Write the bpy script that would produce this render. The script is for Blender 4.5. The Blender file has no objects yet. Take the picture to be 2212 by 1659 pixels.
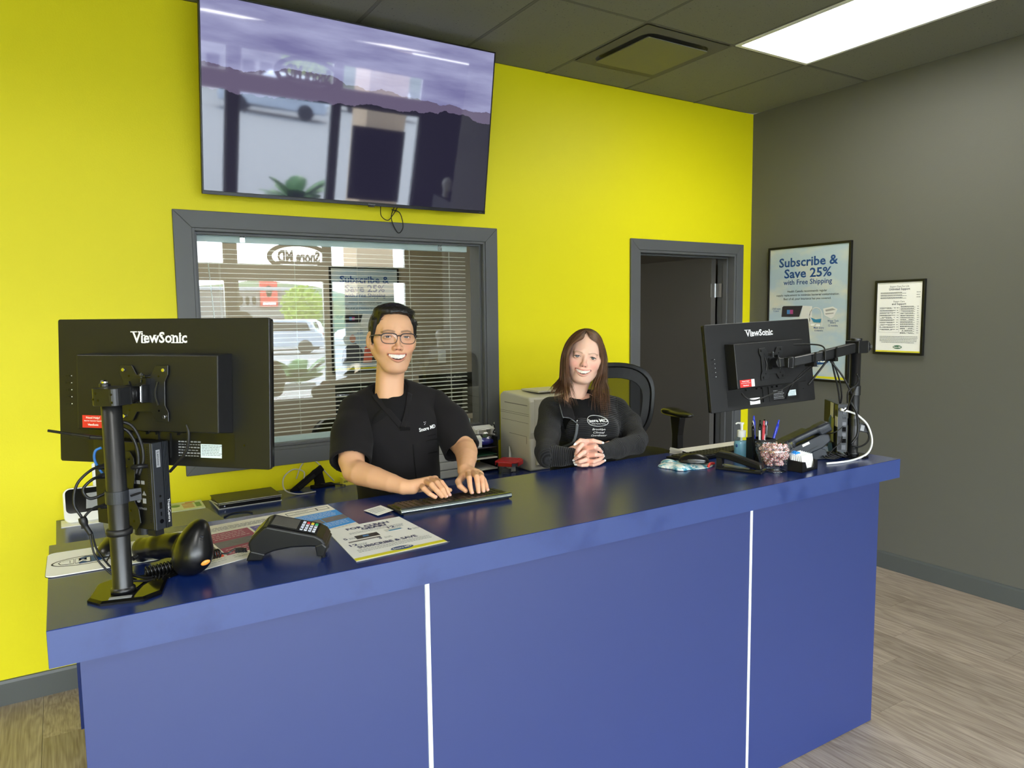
import bpy, math, random
import numpy as np
from mathutils import Vector, Matrix

# ---------------------------------------------------------------- camera
SC = bpy.context.scene
COL = SC.collection
PI = math.pi

YAW, PITCH, ROLL = 0.557, -0.0946, -0.0122
FPX = 1569.5
cam_data = bpy.data.cameras.new('camera')
cam_data.sensor_fit = 'HORIZONTAL'
cam_data.sensor_width = 36.0
cam_data.lens = FPX / 2212 * 36.0
cam_data.clip_start = 0.05
cam_data.clip_end = 200
cam = bpy.data.objects.new('camera', cam_data)
COL.objects.link(cam)
_fw = Vector((math.sin(YAW)*math.cos(PITCH), math.cos(YAW)*math.cos(PITCH), math.sin(PITCH)))
_rt0 = Vector((math.cos(YAW), -math.sin(YAW), 0))
_up0 = _rt0.cross(_fw)
_rt = _rt0*math.cos(ROLL) + _up0*math.sin(ROLL)
_up = _up0*math.cos(ROLL) - _rt0*math.sin(ROLL)
cam.matrix_world = Matrix(((_rt.x, _up.x, -_fw.x, -4.3658), (_rt.y, _up.y, -_fw.y, -3.6612),
                           (_rt.z, _up.z, -_fw.z, 1.6269), (0, 0, 0, 1)))
SC.camera = cam

# ---------------------------------------------------------------- world, sun, view
SC.view_settings.view_transform = 'Standard'
SC.view_settings.look = 'None'
SC.view_settings.gamma = 1.0
SC.view_settings.use_curve_mapping = False
SC.view_settings.exposure = 1.35

world = bpy.data.worlds.new('world')
SC.world = world
world.use_nodes = True
wn = world.node_tree.nodes
wl = world.node_tree.links
wn.clear()
w_out = wn.new('ShaderNodeOutputWorld')
w_bg = wn.new('ShaderNodeBackground')
w_geo = wn.new('ShaderNodeTexCoord')
w_sep = wn.new('ShaderNodeSeparateXYZ')
w_rmp = wn.new('ShaderNodeValToRGB')
w_rmp.color_ramp.elements[0].position = 0.0
w_rmp.color_ramp.elements[0].color = (0.95, 0.97, 1.0, 1)
w_rmp.color_ramp.elements[1].position = 0.7
w_rmp.color_ramp.elements[1].color = (0.50, 0.68, 0.95, 1)
wl.new(w_geo.outputs['Generated'], w_sep.inputs[0])
wl.new(w_sep.outputs['Z'], w_rmp.inputs[0])
wl.new(w_rmp.outputs[0], w_bg.inputs['Color'])
w_bg.inputs['Strength'].default_value = 9.0
wl.new(w_bg.outputs[0], w_out.inputs[0])

def lamp(name, kind, loc, energy, color=(1, 1, 1), size=None, rot=None):
    d = bpy.data.lights.new(name, kind)
    d.energy = energy
    d.color = color
    o = bpy.data.objects.new(name, d)
    COL.objects.link(o)
    o.location = loc
    if rot:
        o.rotation_euler = rot
    if size:
        d.shape = 'RECTANGLE'
        d.size, d.size_y = size
    return o

sun = lamp('sun', 'SUN', (0, -10, 10), 9.0, (1.0, 0.97, 0.93))
sun.data.angle = 0.01
sun.rotation_euler = Vector((0.30, -0.55, 1.0)).to_track_quat('Z', 'Y').to_euler()
# daylight portal across the storefront glazing (guides sky sampling only)
por = lamp('storefront_portal', 'AREA', (-3.4, -7.62, 1.6), 1.0, size=(9.4, 2.5), rot=(PI/2, 0, 0))
por.data.cycles.is_portal = True

# ---------------------------------------------------------------- materials
MATS = {}
def srgb(r, g, b):
    def f(c):
        c /= 255.0
        return c/12.92 if c <= 0.04045 else ((c+0.055)/1.055)**2.4
    return (f(r), f(g), f(b), 1.0)

def mat(name, col, rough=0.5, metal=0.0, spec=0.5, bump=None, var=None, coat=0.0, trans=0.0, ior=1.5,
        alpha=1.0, emit=None, estr=0.0, sheen=0.0, sss=0.0):
    """col: srgb triple. bump=(scale, strength, distance). var=(scale, amount) brightness mottling."""
    m = bpy.data.materials.new(name)
    m.use_nodes = True
    nt = m.node_tree
    b = nt.nodes['Principled BSDF']
    c = srgb(*col) if max(col) > 1 or len(col) == 3 else col
    b.inputs['Base Color'].default_value = c
    b.inputs['Roughness'].default_value = rough
    b.inputs['Metallic'].default_value = metal
    b.inputs['Specular IOR Level'].default_value = spec
    b.inputs['Coat Weight'].default_value = coat
    b.inputs['Transmission Weight'].default_value = trans
    b.inputs['IOR'].default_value = ior
    b.inputs['Alpha'].default_value = alpha
    if sheen:
        b.inputs['Sheen Weight'].default_value = sheen
        b.inputs['Sheen Roughness'].default_value = 0.5
    if sss:
        b.inputs['Subsurface Weight'].default_value = sss
        b.inputs['Subsurface Radius'].default_value = (0.012, 0.005, 0.003)
        b.inputs['Subsurface Scale'].default_value = 1.0
    if emit:
        b.inputs['Emission Color'].default_value = srgb(*emit)
        b.inputs['Emission Strength'].default_value = estr
    tc = None
    if bump or var:
        tc = nt.nodes.new('ShaderNodeTexCoord')
    if bump:
        n = nt.nodes.new('ShaderNodeTexNoise')
        n.inputs['Scale'].default_value = bump[0]
        n.inputs['Detail'].default_value = 3
        nt.links.new(tc.outputs['Object'], n.inputs['Vector'])
        bp = nt.nodes.new('ShaderNodeBump')
        bp.inputs['Strength'].default_value = bump[1]
        bp.inputs['Distance'].default_value = bump[2]
        nt.links.new(n.outputs['Fac'], bp.inputs['Height'])
        nt.links.new(bp.outputs[0], b.inputs['Normal'])
    if var:
        n = nt.nodes.new('ShaderNodeTexNoise')
        n.inputs['Scale'].default_value = var[0]
        n.inputs['Detail'].default_value = 4
        nt.links.new(tc.outputs['Object'], n.inputs['Vector'])
        mr = nt.nodes.new('ShaderNodeMapRange')
        mr.inputs['To Min'].default_value = 1 - var[1]
        mr.inputs['To Max'].default_value = 1 + var[1]
        nt.links.new(n.outputs['Fac'], mr.inputs['Value'])
        mx = nt.nodes.new('ShaderNodeMixRGB')
        mx.blend_type = 'MULTIPLY'
        mx.inputs['Fac'].default_value = 1
        mx.inputs['Color1'].default_value = c
        nt.links.new(mr.outputs[0], mx.inputs['Color2'])
        nt.links.new(mx.outputs[0], b.inputs['Base Color'])
    MATS[name] = m
    return m

def nodes(m):
    return m.node_tree.nodes, m.node_tree.links, m.node_tree.nodes['Principled BSDF']

def glassmat(name, tint=(1, 1, 1), ior=1.5, boost=1.0, rough=0.0):
    m = bpy.data.materials.new(name)
    m.use_nodes = True
    n, l = m.node_tree.nodes, m.node_tree.links
    n.clear()
    o = n.new('ShaderNodeOutputMaterial')
    mx = n.new('ShaderNodeMixShader')
    t = n.new('ShaderNodeBsdfTransparent')
    t.inputs[0].default_value = (*tint, 1)
    g = n.new('ShaderNodeBsdfGlossy')
    g.inputs['Roughness'].default_value = rough
    f = n.new('ShaderNodeLayerWeight')      # Schlick curve, the same from both sides of a sheet
    f.inputs['Blend'].default_value = 0.5
    pw = n.new('ShaderNodeMath')
    pw.operation = 'POWER'
    pw.inputs[1].default_value = 5
    l.new(f.outputs['Facing'], pw.inputs[0])
    f0 = ((ior-1)/(ior+1))**2*boost
    k = n.new('ShaderNodeMath')
    k.operation = 'MULTIPLY_ADD'
    k.use_clamp = True
    k.inputs[1].default_value = 0.85*(1-f0)
    k.inputs[2].default_value = f0
    l.new(pw.outputs[0], k.inputs[0])
    l.new(k.outputs[0], mx.inputs[0])
    l.new(t.outputs[0], mx.inputs[1])
    l.new(g.outputs[0], mx.inputs[2])
    l.new(mx.outputs[0], o.inputs[0])
    MATS[name] = m
    return m

mat('yellow_paint', (234, 224, 14), 0.5, spec=0.3, bump=(140, 0.25, 0.002), var=(0.9, 0.03))
mat('grey_paint', (99, 99, 93), 0.55, spec=0.3, bump=(140, 0.2, 0.002))
mat('trim_grey', (88, 90, 92), 0.45)
mat('base_grey', (84, 88, 88), 0.45)
mat('door_grey', (84, 82, 79), 0.5)
mat('ceil_dark', (98, 98, 92), 0.85)
mat('tile_dark', (72, 72, 68), 0.9)
mat('beige_wall', (180, 168, 148), 0.7)
mat('office_wall_pink', (214, 196, 184), 0.7)
mat('dark_floor', (70, 62, 55), 0.5)
mat('black_plastic', (14, 14, 15), 0.42, bump=(900, 0.12, 0.0005))
mat('black_satin', (15, 15, 16), 0.3)
mat('black_gloss', (8, 8, 9), 0.08)
mat('black_metal', (17, 18, 20), 0.35, spec=0.6)
mat('black_rubber', (16, 16, 17), 0.5)
mat('dark_grey_plastic', (34, 37, 42), 0.4)
mat('slate_plastic', (28, 33, 40), 0.42)
mat('chrome', (220, 220, 222), 0.15, metal=1.0)
mat('steel', (170, 172, 175), 0.3, metal=1.0)
mat('white_paint', (236, 238, 238), 0.4)
mat('white_plastic', (238, 238, 236), 0.35)
mat('blind_white', (232, 232, 222), 0.45)
mat('rail_white', (214, 230, 232), 0.3)
mat('paper', (240, 236, 226), 0.6)
mat('paper_white', (246, 246, 244), 0.55)
mat('red_label', (214, 48, 42), 0.4)
mat('letter_white', (244, 244, 244), 0.4)
mat('letter_grey', (150, 152, 155), 0.5)
mat('ink', (28, 30, 40), 0.6)
mat('ink_blue', (28, 74, 138), 0.5)
mat('ink_navy', (30, 44, 96), 0.5)
mat('ink_grey', (96, 100, 110), 0.6)
mat('ink_light', (160, 160, 160), 0.6)
mat('yellow_strip', (228, 220, 40), 0.5)
mat('printer_body', (206, 202, 188), 0.5)
mat('printer_line', (110, 106, 98), 0.6)
mat('frame_black', (12, 12, 12), 0.35)
mat('strip_white', (236, 240, 242), 0.3)
mat('blue_plastic', (30, 60, 180), 0.35)
mat('cable_grey', (190, 186, 174), 0.45)
mat('cable_white', (232, 232, 228), 0.4)
mat('cable_blue', (40, 110, 190), 0.4)
mat('skin_nail', (250, 240, 236), 0.2)
mat('green_dark', (30, 80, 55), 0.5)
mat('dark_void', (6, 6, 6), 0.8)
mat('cloth_tee', (22, 21, 22), 0.9, spec=0.2)
glassmat('pane_glass', (0.96, 0.98, 0.97), 1.55, 1.7)
glassmat('store_glass', (0.97, 0.98, 0.97), 1.4, 1.0)
glassmat('thin_clear', (0.96, 0.97, 0.97), 1.4, 1.0, 0.05)

# ---------------------------------------------------------------- mesh helpers
def link(o, parent=None):
    COL.objects.link(o)
    if parent is not None:
        o.parent = parent
    return o

def raw(name, verts, faces, m=None, parent=None, smooth=False, bevel=0, seg=2, sub=0, label=None, mats=None, fm=None):
    me = bpy.data.meshes.new(name)
    me.from_pydata([tuple(v) for v in verts], [], faces)
    if m is not None:
        me.materials.append(MATS[m] if isinstance(m, str) else m)
    if mats:
        for q in mats:
            me.materials.append(MATS[q] if isinstance(q, str) else q)
    if fm is not None:
        me.polygons.foreach_set('material_index', fm)
    if smooth:
        me.polygons.foreach_set('use_smooth', [True]*len(me.polygons))
    me.update()
    o = bpy.data.objects.new(name, me)
    link(o, parent)
    if bevel:
        md = o.modifiers.new('bevel', 'BEVEL')
        md.width = bevel
        md.segments = seg
        md.limit_method = 'ANGLE'
        md.angle_limit = math.radians(40)
    if sub:
        md = o.modifiers.new('sub', 'SUBSURF')
        md.levels = md.render_levels = sub
    if label:
        o['label'] = label
    return o

def rot_to(d):
    return Vector((0, 0, 1)).rotation_difference(Vector(d).normalized()).to_matrix()

class B:
    """collects shapes and builds them as one mesh"""
    def __init__(s):
        s.v, s.f, s.m = [], [], []
        s.T = Matrix.Identity(4)
        s.cur = 0
    def add(s, vs, fs):
        n = len(s.v)
        s.v += [s.T @ Vector(v) for v in vs]
        s.f += [tuple(i+n for i in f) for f in fs]
        s.m += [s.cur]*len(fs)
        return s
    def box(s, c, d, r=None):
        x, y, z = d[0]/2, d[1]/2, d[2]/2
        vs = [Vector(q) for q in ((-x,-y,-z),(x,-y,-z),(x,y,-z),(-x,y,-z),(-x,-y,z),(x,-y,z),(x,y,z),(-x,y,z))]
        if r is not None:
            vs = [r @ v for v in vs]
        c = Vector(c)
        return s.add([v+c for v in vs], [(0,3,2,1),(4,5,6,7),(0,1,5,4),(1,2,6,5),(2,3,7,6),(3,0,4,7)])
    def b2(s, a, b):
        a, b = Vector(a), Vector(b)
        return s.box((a+b)/2, [abs(q) for q in (b-a)])
    def cyl(s, p0, p1, r0, r1=None, n=20, cap=True):
        r1 = r0 if r1 is None else r1
        p0, p1 = Vector(p0), Vector(p1)
        R = rot_to(p1-p0)
        vs, fs = [], []
        for p, r in ((p0, r0), (p1, r1)):
            for i in range(n):
                a = 2*PI*i/n
                vs.append(p + R @ Vector((r*math.cos(a), r*math.sin(a), 0)))
        for i in range(n):
            j = (i+1) % n
            fs.append((i, j, n+j, n+i))
        if cap:
            fs.append(tuple(range(n-1, -1, -1)))
            fs.append(tuple(range(n, 2*n)))
        return s.add(vs, fs)
    def lathe(s, prof, n=32, c=(0, 0, 0), closed=False):
        vs, fs = [], []
        k = len(prof)
        for i in range(n):
            a = 2*PI*i/n
            for r, z in prof:
                vs.append((c[0]+r*math.cos(a), c[1]+r*math.sin(a), c[2]+z))
        for i in range(n):
            j = (i+1) % n
            for q in range(k-1 if not closed else k):
                w = (q+1) % k
                fs.append((i*k+q, j*k+q, j*k+w, i*k+w))
        if not closed:
            if prof[0][0] > 1e-5:
                fs.append(tuple(i*k for i in range(n-1, -1, -1)))
            if prof[-1][0] > 1e-5:
                fs.append(tuple(i*k+k-1 for i in range(n)))
        return s.add(vs, fs)
    def prism(s, poly, t, o=(0, 0, 0), ex=(1, 0, 0), ey=(0, 1, 0)):
        """polygon (2D, ccw) in plane ex,ey at o, extruded by t along ex x ey"""
        ex, ey, o = Vector(ex), Vector(ey), Vector(o)
        nz = ex.cross(ey)
        n = len(poly)
        vs = [o+ex*p[0]+ey*p[1] for p in poly] + [o+ex*p[0]+ey*p[1]+nz*t for p in poly]
        fs = [tuple(range(n-1, -1, -1)), tuple(range(n, 2*n))] + [(i, (i+1) % n, n+(i+1) % n, n+i) for i in range(n)]
        return s.add(vs, fs)
    def tube(s, pts, r, n=10, smooth=True):
        pts = spline(pts) if smooth else [Vector(p) for p in pts]
        rr = r if callable(r) else (lambda t: r)
        vs, fs = [], []
        t0 = (pts[1]-pts[0]).normalized()
        nrm = t0.orthogonal().normalized()
        m = len(pts)
        for i, p in enumerate(pts):
            t = (pts[min(i+1, m-1)]-pts[max(i-1, 0)]).normalized()
            nrm = (nrm - t*nrm.dot(t)).normalized()
            bn = t.cross(nrm)
            q = rr(i/(m-1))
            for k in range(n):
                a = 2*PI*k/n
                vs.append(p + (nrm*math.cos(a)+bn*math.sin(a))*q)
        for i in range(m-1):
            for k in range(n):
                j = (k+1) % n
                fs.append((i*n+k, i*n+j, (i+1)*n+j, (i+1)*n+k))
        fs.append(tuple(range(n-1, -1, -1)))
        fs.append(tuple((m-1)*n+k for k in range(n)))
        return s.add(vs, fs)
    def ell(s, c, r, nu=20, nv=12, R=None, z0=-1.0, z1=1.0):
        vs, fs = [], []
        c = Vector(c)
        for i in range(nv+1):
            z = z0+(z1-z0)*i/nv
            th = math.asin(max(-1, min(1, z))) if False else (math.asin(z0)+(math.asin(z1)-math.asin(z0))*i/nv)
            for k in range(nu):
                a = 2*PI*k/nu
                v = Vector((r[0]*math.cos(th)*math.cos(a), r[1]*math.cos(th)*math.sin(a), r[2]*math.sin(th)))
                vs.append(c + (R @ v if R is not None else v))
        for i in range(nv):
            for k in range(nu):
                j = (k+1) % nu
                fs.append((i*nu+k, i*nu+j, (i+1)*nu+j, (i+1)*nu+k))
        fs.append(tuple(range(nu-1, -1, -1)))
        fs.append(tuple(nv*nu+k for k in range(nu)))
        return s.add(vs, fs)
    def go(s, name, m=None, parent=None, **kw):
        mm = kw.get('mats')
        return raw(name, s.v, s.f, m, parent, fm=(s.m if mm else None), **kw)

def spline(pts, k=8):
    P = [Vector(p) for p in pts]
    if len(P) < 3:
        return P
    P = [P[0]*2-P[1]] + P + [P[-1]*2-P[-2]]
    out = []
    for i in range(1, len(P)-2):
        for j in range(k):
            t = j/k
            a, b, c, d = P[i-1], P[i], P[i+1], P[i+2]
            out.append(0.5*((2*b)+(c-a)*t+(2*a-5*b+4*c-d)*t*t+(3*b-a-3*c+d)*t**3))
    out.append(P[-2])
    return out

def rrect(w, h, r, n=5, cx=0, cy=0):
    out = []
    for sx, sy, a0 in ((1, 1, 0), (-1, 1, 90), (-1, -1, 180), (1, -1, 270)):
        for i in range(n+1):
            a = math.radians(a0+90*i/n)
            out.append((cx+sx*(w/2-r)+r*math.cos(a), cy+sy*(h/2-r)+r*math.sin(a)))
    return out

def thing(name, label, cat, loc=(0, 0, 0), rz=0.0, group=None, M=None):
    o = bpy.data.objects.new(name, None)
    COL.objects.link(o)
    o.empty_display_size = 0.05
    if M is not None:
        o.matrix_world = M
    else:
        o.location = loc
        o.rotation_euler = (0, 0, rz)
    o['label'] = label
    o['category'] = cat
    if group:
        o['group'] = group
    return o

def tag(o, label, cat, group=None):
    o['label'] = label
    o['category'] = cat
    if group:
        o['group'] = group
    return o

def struct(o):
    o['kind'] = 'structure'
    return o

def frame(o, x, y):
    """4x4 with origin o, local x, local y (z = x cross y)"""
    x = Vector(x).normalized()
    z = x.cross(Vector(y)).normalized()
    y = z.cross(x)
    o = Vector(o)
    return Matrix(((x.x, y.x, z.x, o.x), (x.y, y.y, z.y, o.y), (x.z, y.z, z.z, o.z), (0, 0, 0, 1)))

_TC = {}
def text(name, s, size, m, parent, loc, ex=(1, 0, 0), ey=(0, 0, 1), align='CENTER', bold=0.0, sx=1.0, shear=0.0,
         ext=0.0003, valign='CENTER', spacing=1.0, label=None, res=2):
    """flat lettering lying in the plane (ex, ey) at loc, given in the parent's space"""
    cu = bpy.data.curves.new(name, 'FONT')
    cu.body = s
    cu.size = size
    cu.align_x = align
    cu.align_y = valign
    cu.offset = bold
    cu.extrude = ext
    cu.shear = shear
    cu.resolution_u = res
    cu.space_character = spacing
    t = bpy.data.objects.new(name, cu)
    COL.objects.link(t)
    me = bpy.data.meshes.new_from_object(t)
    bpy.data.objects.remove(t)
    bpy.data.curves.remove(cu)
    me.name = name
    me.materials.clear()
    me.materials.append(MATS[m] if isinstance(m, str) else m)
    M = frame(loc, ex, ey)
    for v in me.vertices:
        v.co = M @ Vector((v.co.x*sx, v.co.y, v.co.z))
    o = bpy.data.objects.new(name, me)
    link(o, parent)
    if label:
        o['label'] = label
    return o
# ---------------------------------------------------------------- signed distance modelling (for rounded bodies)
class SDF:
    def __init__(s, lo, hi, h):
        s.h = h
        s.lo = np.array(lo, float)-2*h
        s.n = np.ceil((np.array(hi, float)+2*h-s.lo)/h).astype(int)+1
        s.ax = [(s.lo[i]+h*np.arange(s.n[i])).astype(np.float32) for i in range(3)]
        s.F = np.full(s.n, 0.2, np.float32)
    def _sl(s, lo, hi, pad):
        sl = []
        for i in range(3):
            a = int(max(0, math.floor((lo[i]-pad-s.lo[i])/s.h))); b = int(min(s.n[i], math.ceil((hi[i]+pad-s.lo[i])/s.h)+1))
            if b <= a:
                return None
            sl.append(slice(a, b))
        return tuple(sl)
    def apply(s, fn, lo, hi, k=0.0, op='u'):
        sl = s._sl(lo, hi, k*1.0+4*s.h)
        if sl is None:
            return s
        X = s.ax[0][sl[0]][:, None, None]; Y = s.ax[1][sl[1]][None, :, None]; Z = s.ax[2][sl[2]][None, None, :]
        d = fn(X, Y, Z)
        a = s.F[sl]
        if op == 'u':
            if k > 0:
                hh = np.maximum(k-np.abs(a-d), 0)/k
                r = np.minimum(a, d)-hh*hh*k*0.25
            else:
                r = np.minimum(a, d)
        elif op == 's':
            d = -d
            if k > 0:
                hh = np.maximum(k-np.abs(a-d), 0)/k
                r = np.maximum(a, d)+hh*hh*k*0.25
            else:
                r = np.maximum(a, d)
        s.F[sl] = r
        return s
    def rc(s, a, b, ra, rb=None, k=0.0, op='u'):
        """round cone between a and b"""
        rb = ra if rb is None else rb
        a = np.array(a, np.float32); b = np.array(b, np.float32)
        ba = b-a; L2 = float(ba@ba)+1e-12
        m = max(ra, rb)
        def fn(X, Y, Z):
            px, py, pz = X-a[0], Y-a[1], Z-a[2]
            t = np.clip((px*ba[0]+py*ba[1]+pz*ba[2])/L2, 0, 1)
            return np.sqrt((px-ba[0]*t)**2+(py-ba[1]*t)**2+(pz-ba[2]*t)**2)-(ra+(rb-ra)*t)
        return s.apply(fn, np.minimum(a, b)-m, np.maximum(a, b)+m, k, op)
    def el(s, c, r, k=0.0, op='u', R=None):
        c = np.array(c, np.float32); r = np.array(r, np.float32)
        m = float(r.max()) if R is not None else r
        Rm = None if R is None else np.array(R, np.float32)
        def fn(X, Y, Z):
            px, py, pz = X-c[0], Y-c[1], Z-c[2]
            if Rm is not None:
                px, py, pz = (Rm[0, 0]*px+Rm[1, 0]*py+Rm[2, 0]*pz, Rm[0, 1]*px+Rm[1, 1]*py+Rm[2, 1]*pz, Rm[0, 2]*px+Rm[1, 2]*py+Rm[2, 2]*pz)
            k0 = np.sqrt((px/r[0])**2+(py/r[1])**2+(pz/r[2])**2)
            k1 = np.sqrt((px/r[0]**2)**2+(py/r[1]**2)**2+(pz/r[2]**2)**2)+1e-9
            return k0*(k0-1)/k1
        return s.apply(fn, c-m, c+m, k, op)
    def box(s, c, hs, rad=0.0, k=0.0, op='u', R=None):
        c = np.array(c, np.float32); hs = np.array(hs, np.float32)-rad
        m = float(np.linalg.norm(hs))+rad
        Rm = None if R is None else np.array(R, np.float32)
        def fn(X, Y, Z):
            px, py, pz = X-c[0], Y-c[1], Z-c[2]
            if Rm is not None:
                px, py, pz = (Rm[0, 0]*px+Rm[1, 0]*py+Rm[2, 0]*pz, Rm[0, 1]*px+Rm[1, 1]*py+Rm[2, 1]*pz, Rm[0, 2]*px+Rm[1, 2]*py+Rm[2, 2]*pz)
            qx, qy, qz = np.abs(px)-hs[0], np.abs(py)-hs[1], np.abs(pz)-hs[2]
            return np.sqrt(np.maximum(qx, 0)**2+np.maximum(qy, 0)**2+np.maximum(qz, 0)**2)+np.minimum(np.maximum(qx, np.maximum(qy, qz)), 0)-rad
        return s.apply(fn, c-m, c+m, k, op)
    def chain(s, pts, k=0.0, op='u'):
        """pts: [(point, radius), ...]"""
        for (a, ra), (b, rb) in zip(pts[:-1], pts[1:]):
            s.rc(a, b, ra, rb, k, op)
        return s
    def half(s, o, n, k=0.0):
        """keep the side where (p-o).n < 0"""
        o = np.array(o, np.float32); n = np.array(n, np.float32); n = n/np.linalg.norm(n)
        X = s.ax[0][:, None, None]; Y = s.ax[1][None, :, None]; Z = s.ax[2][None, None, :]
        d = (X-o[0])*n[0]+(Y-o[1])*n[1]+(Z-o[2])*n[2]
        if k:
            hh = np.maximum(k-np.abs(s.F-d), 0)/k
            s.F = np.maximum(s.F, d)+hh*hh*k*0.25
        else:
            s.F = np.maximum(s.F, d)
        return s
    def mesh(s):
        """naive surface nets -> verts (n,3), quads"""
        F = s.F; neg = F < 0
        nx, ny, nz = F.shape
        c = np.zeros((nx-1, ny-1, nz-1), np.uint8)
        for dx in (0, 1):
            for dy in (0, 1):
                for dz in (0, 1):
                    c += neg[dx:nx-1+dx, dy:ny-1+dy, dz:nz-1+dz]
        act = (c > 0) & (c < 8)
        idx = np.argwhere(act)
        vid = np.full(act.shape, -1, np.int32)
        vid[tuple(idx.T)] = np.arange(len(idx))
        acc = np.zeros((len(idx), 3)); cnt = np.zeros(len(idx))
        corners = [(i, j, k) for i in (0, 1) for j in (0, 1) for k in (0, 1)]
        val = {q: F[idx[:, 0]+q[0], idx[:, 1]+q[1], idx[:, 2]+q[2]].astype(float) for q in corners}
        for q in corners:
            for ax in range(3):
                if q[ax] == 0:
                    w = list(q); w[ax] = 1; w = tuple(w)
                    a, b = val[q], val[w]
                    m = (a < 0) != (b < 0)
                    t = np.where(m, a/np.where(m, a-b, 1), 0)
                    pos = np.zeros((len(idx), 3)); pos[:] = q
                    pos[:, ax] += t
                    acc[m] += pos[m]; cnt[m] += 1
        V = s.lo+(idx+acc/cnt[:, None])*s.h
        Q = []
        for ax in range(3):
            sa = [slice(None)]*3; sb = [slice(None)]*3
            sa[ax] = slice(0, -1); sb[ax] = slice(1, None)
            A, Bn = neg[tuple(sa)], neg[tuple(sb)]
            o1, o2 = (ax+1) % 3, (ax+2) % 3
            ch = np.argwhere(A != Bn)
            if len(ch) == 0:
                continue
            ok = (ch[:, o1] > 0) & (ch[:, o2] > 0) & (ch[:, o1] < F.shape[o1]-1) & (ch[:, o2] < F.shape[o2]-1)
            ch = ch[ok]
            f = A[tuple(ch.T)]
            def g(d1, d2):
                t = ch.copy(); t[:, o1] -= d1; t[:, o2] -= d2
                return vid[tuple(t.T)]
            q4 = np.stack([g(1, 1), g(0, 1), g(0, 0), g(1, 0)], 1)
            q4[~f] = q4[~f][:, ::-1]
            Q.append(q4)
        return V, np.concatenate(Q)
    def go(s, name, m, parent=None, M=None, sm=0, label=None, disp=None, mats=None):
        V, Q = s.mesh()
        if disp is not None:
            V = disp(V)
        for _ in range(sm):
            V = relax(V, Q)
        return npmesh(name, V, Q, m, parent, M=M, label=label)

def relax(V, Q, lam=0.5):
    acc = np.zeros_like(V); cnt = np.zeros(len(V))
    for i in range(4):
        a, b = Q[:, i], Q[:, (i+1) % 4]
        np.add.at(acc, a, V[b]); np.add.at(acc, b, V[a]); np.add.at(cnt, a, 1); np.add.at(cnt, b, 1)
    return V*(1-lam)+lam*acc/np.maximum(cnt, 1)[:, None]

def vnormals(V, Q):
    n = np.cross(V[Q[:, 2]]-V[Q[:, 0]], V[Q[:, 3]]-V[Q[:, 1]])
    N = np.zeros_like(V)
    for i in range(4):
        np.add.at(N, Q[:, i], n)
    return N/(np.linalg.norm(N, axis=1)[:, None]+1e-12)

def npmesh(name, V, Q, m, parent=None, M=None, label=None, attrs=None, smooth=True):
    me = bpy.data.meshes.new(name)
    V = np.asarray(V, np.float64)
    if M is not None:
        R = np.array(M.to_3x3()); V = V @ R.T+np.array(M.translation)
    k = Q.shape[1]
    me.vertices.add(len(V)); me.vertices.foreach_set('co', V.ravel())
    me.loops.add(Q.size); me.loops.foreach_set('vertex_index', Q.ravel().astype(np.int32))
    me.polygons.add(len(Q)); me.polygons.foreach_set('loop_start', np.arange(0, Q.size, k, dtype=np.int32))
    try:
        me.polygons.foreach_set('loop_total', np.full(len(Q), k, np.int32))
    except Exception:
        pass
    me.update(calc_edges=True)
    me.validate()
    if smooth:
        me.polygons.foreach_set('use_smooth', np.ones(len(me.polygons), bool))
    if attrs:
        for an, arr in attrs.items():
            if arr.ndim == 2:
                a = me.attributes.new(an, 'FLOAT_COLOR', 'POINT'); a.data.foreach_set('color', arr.astype(np.float32).ravel())
            else:
                a = me.attributes.new(an, 'FLOAT', 'POINT'); a.data.foreach_set('value', arr.astype(np.float32))
    me.materials.append(MATS[m] if isinstance(m, str) else m)
    me.update()
    o = bpy.data.objects.new(name, me)
    link(o, parent)
    if label:
        o['label'] = label
    return o
# ================================================================ ROOM SHELL
HC = 3.05
XL, YF = -8.2, -7.5
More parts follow.
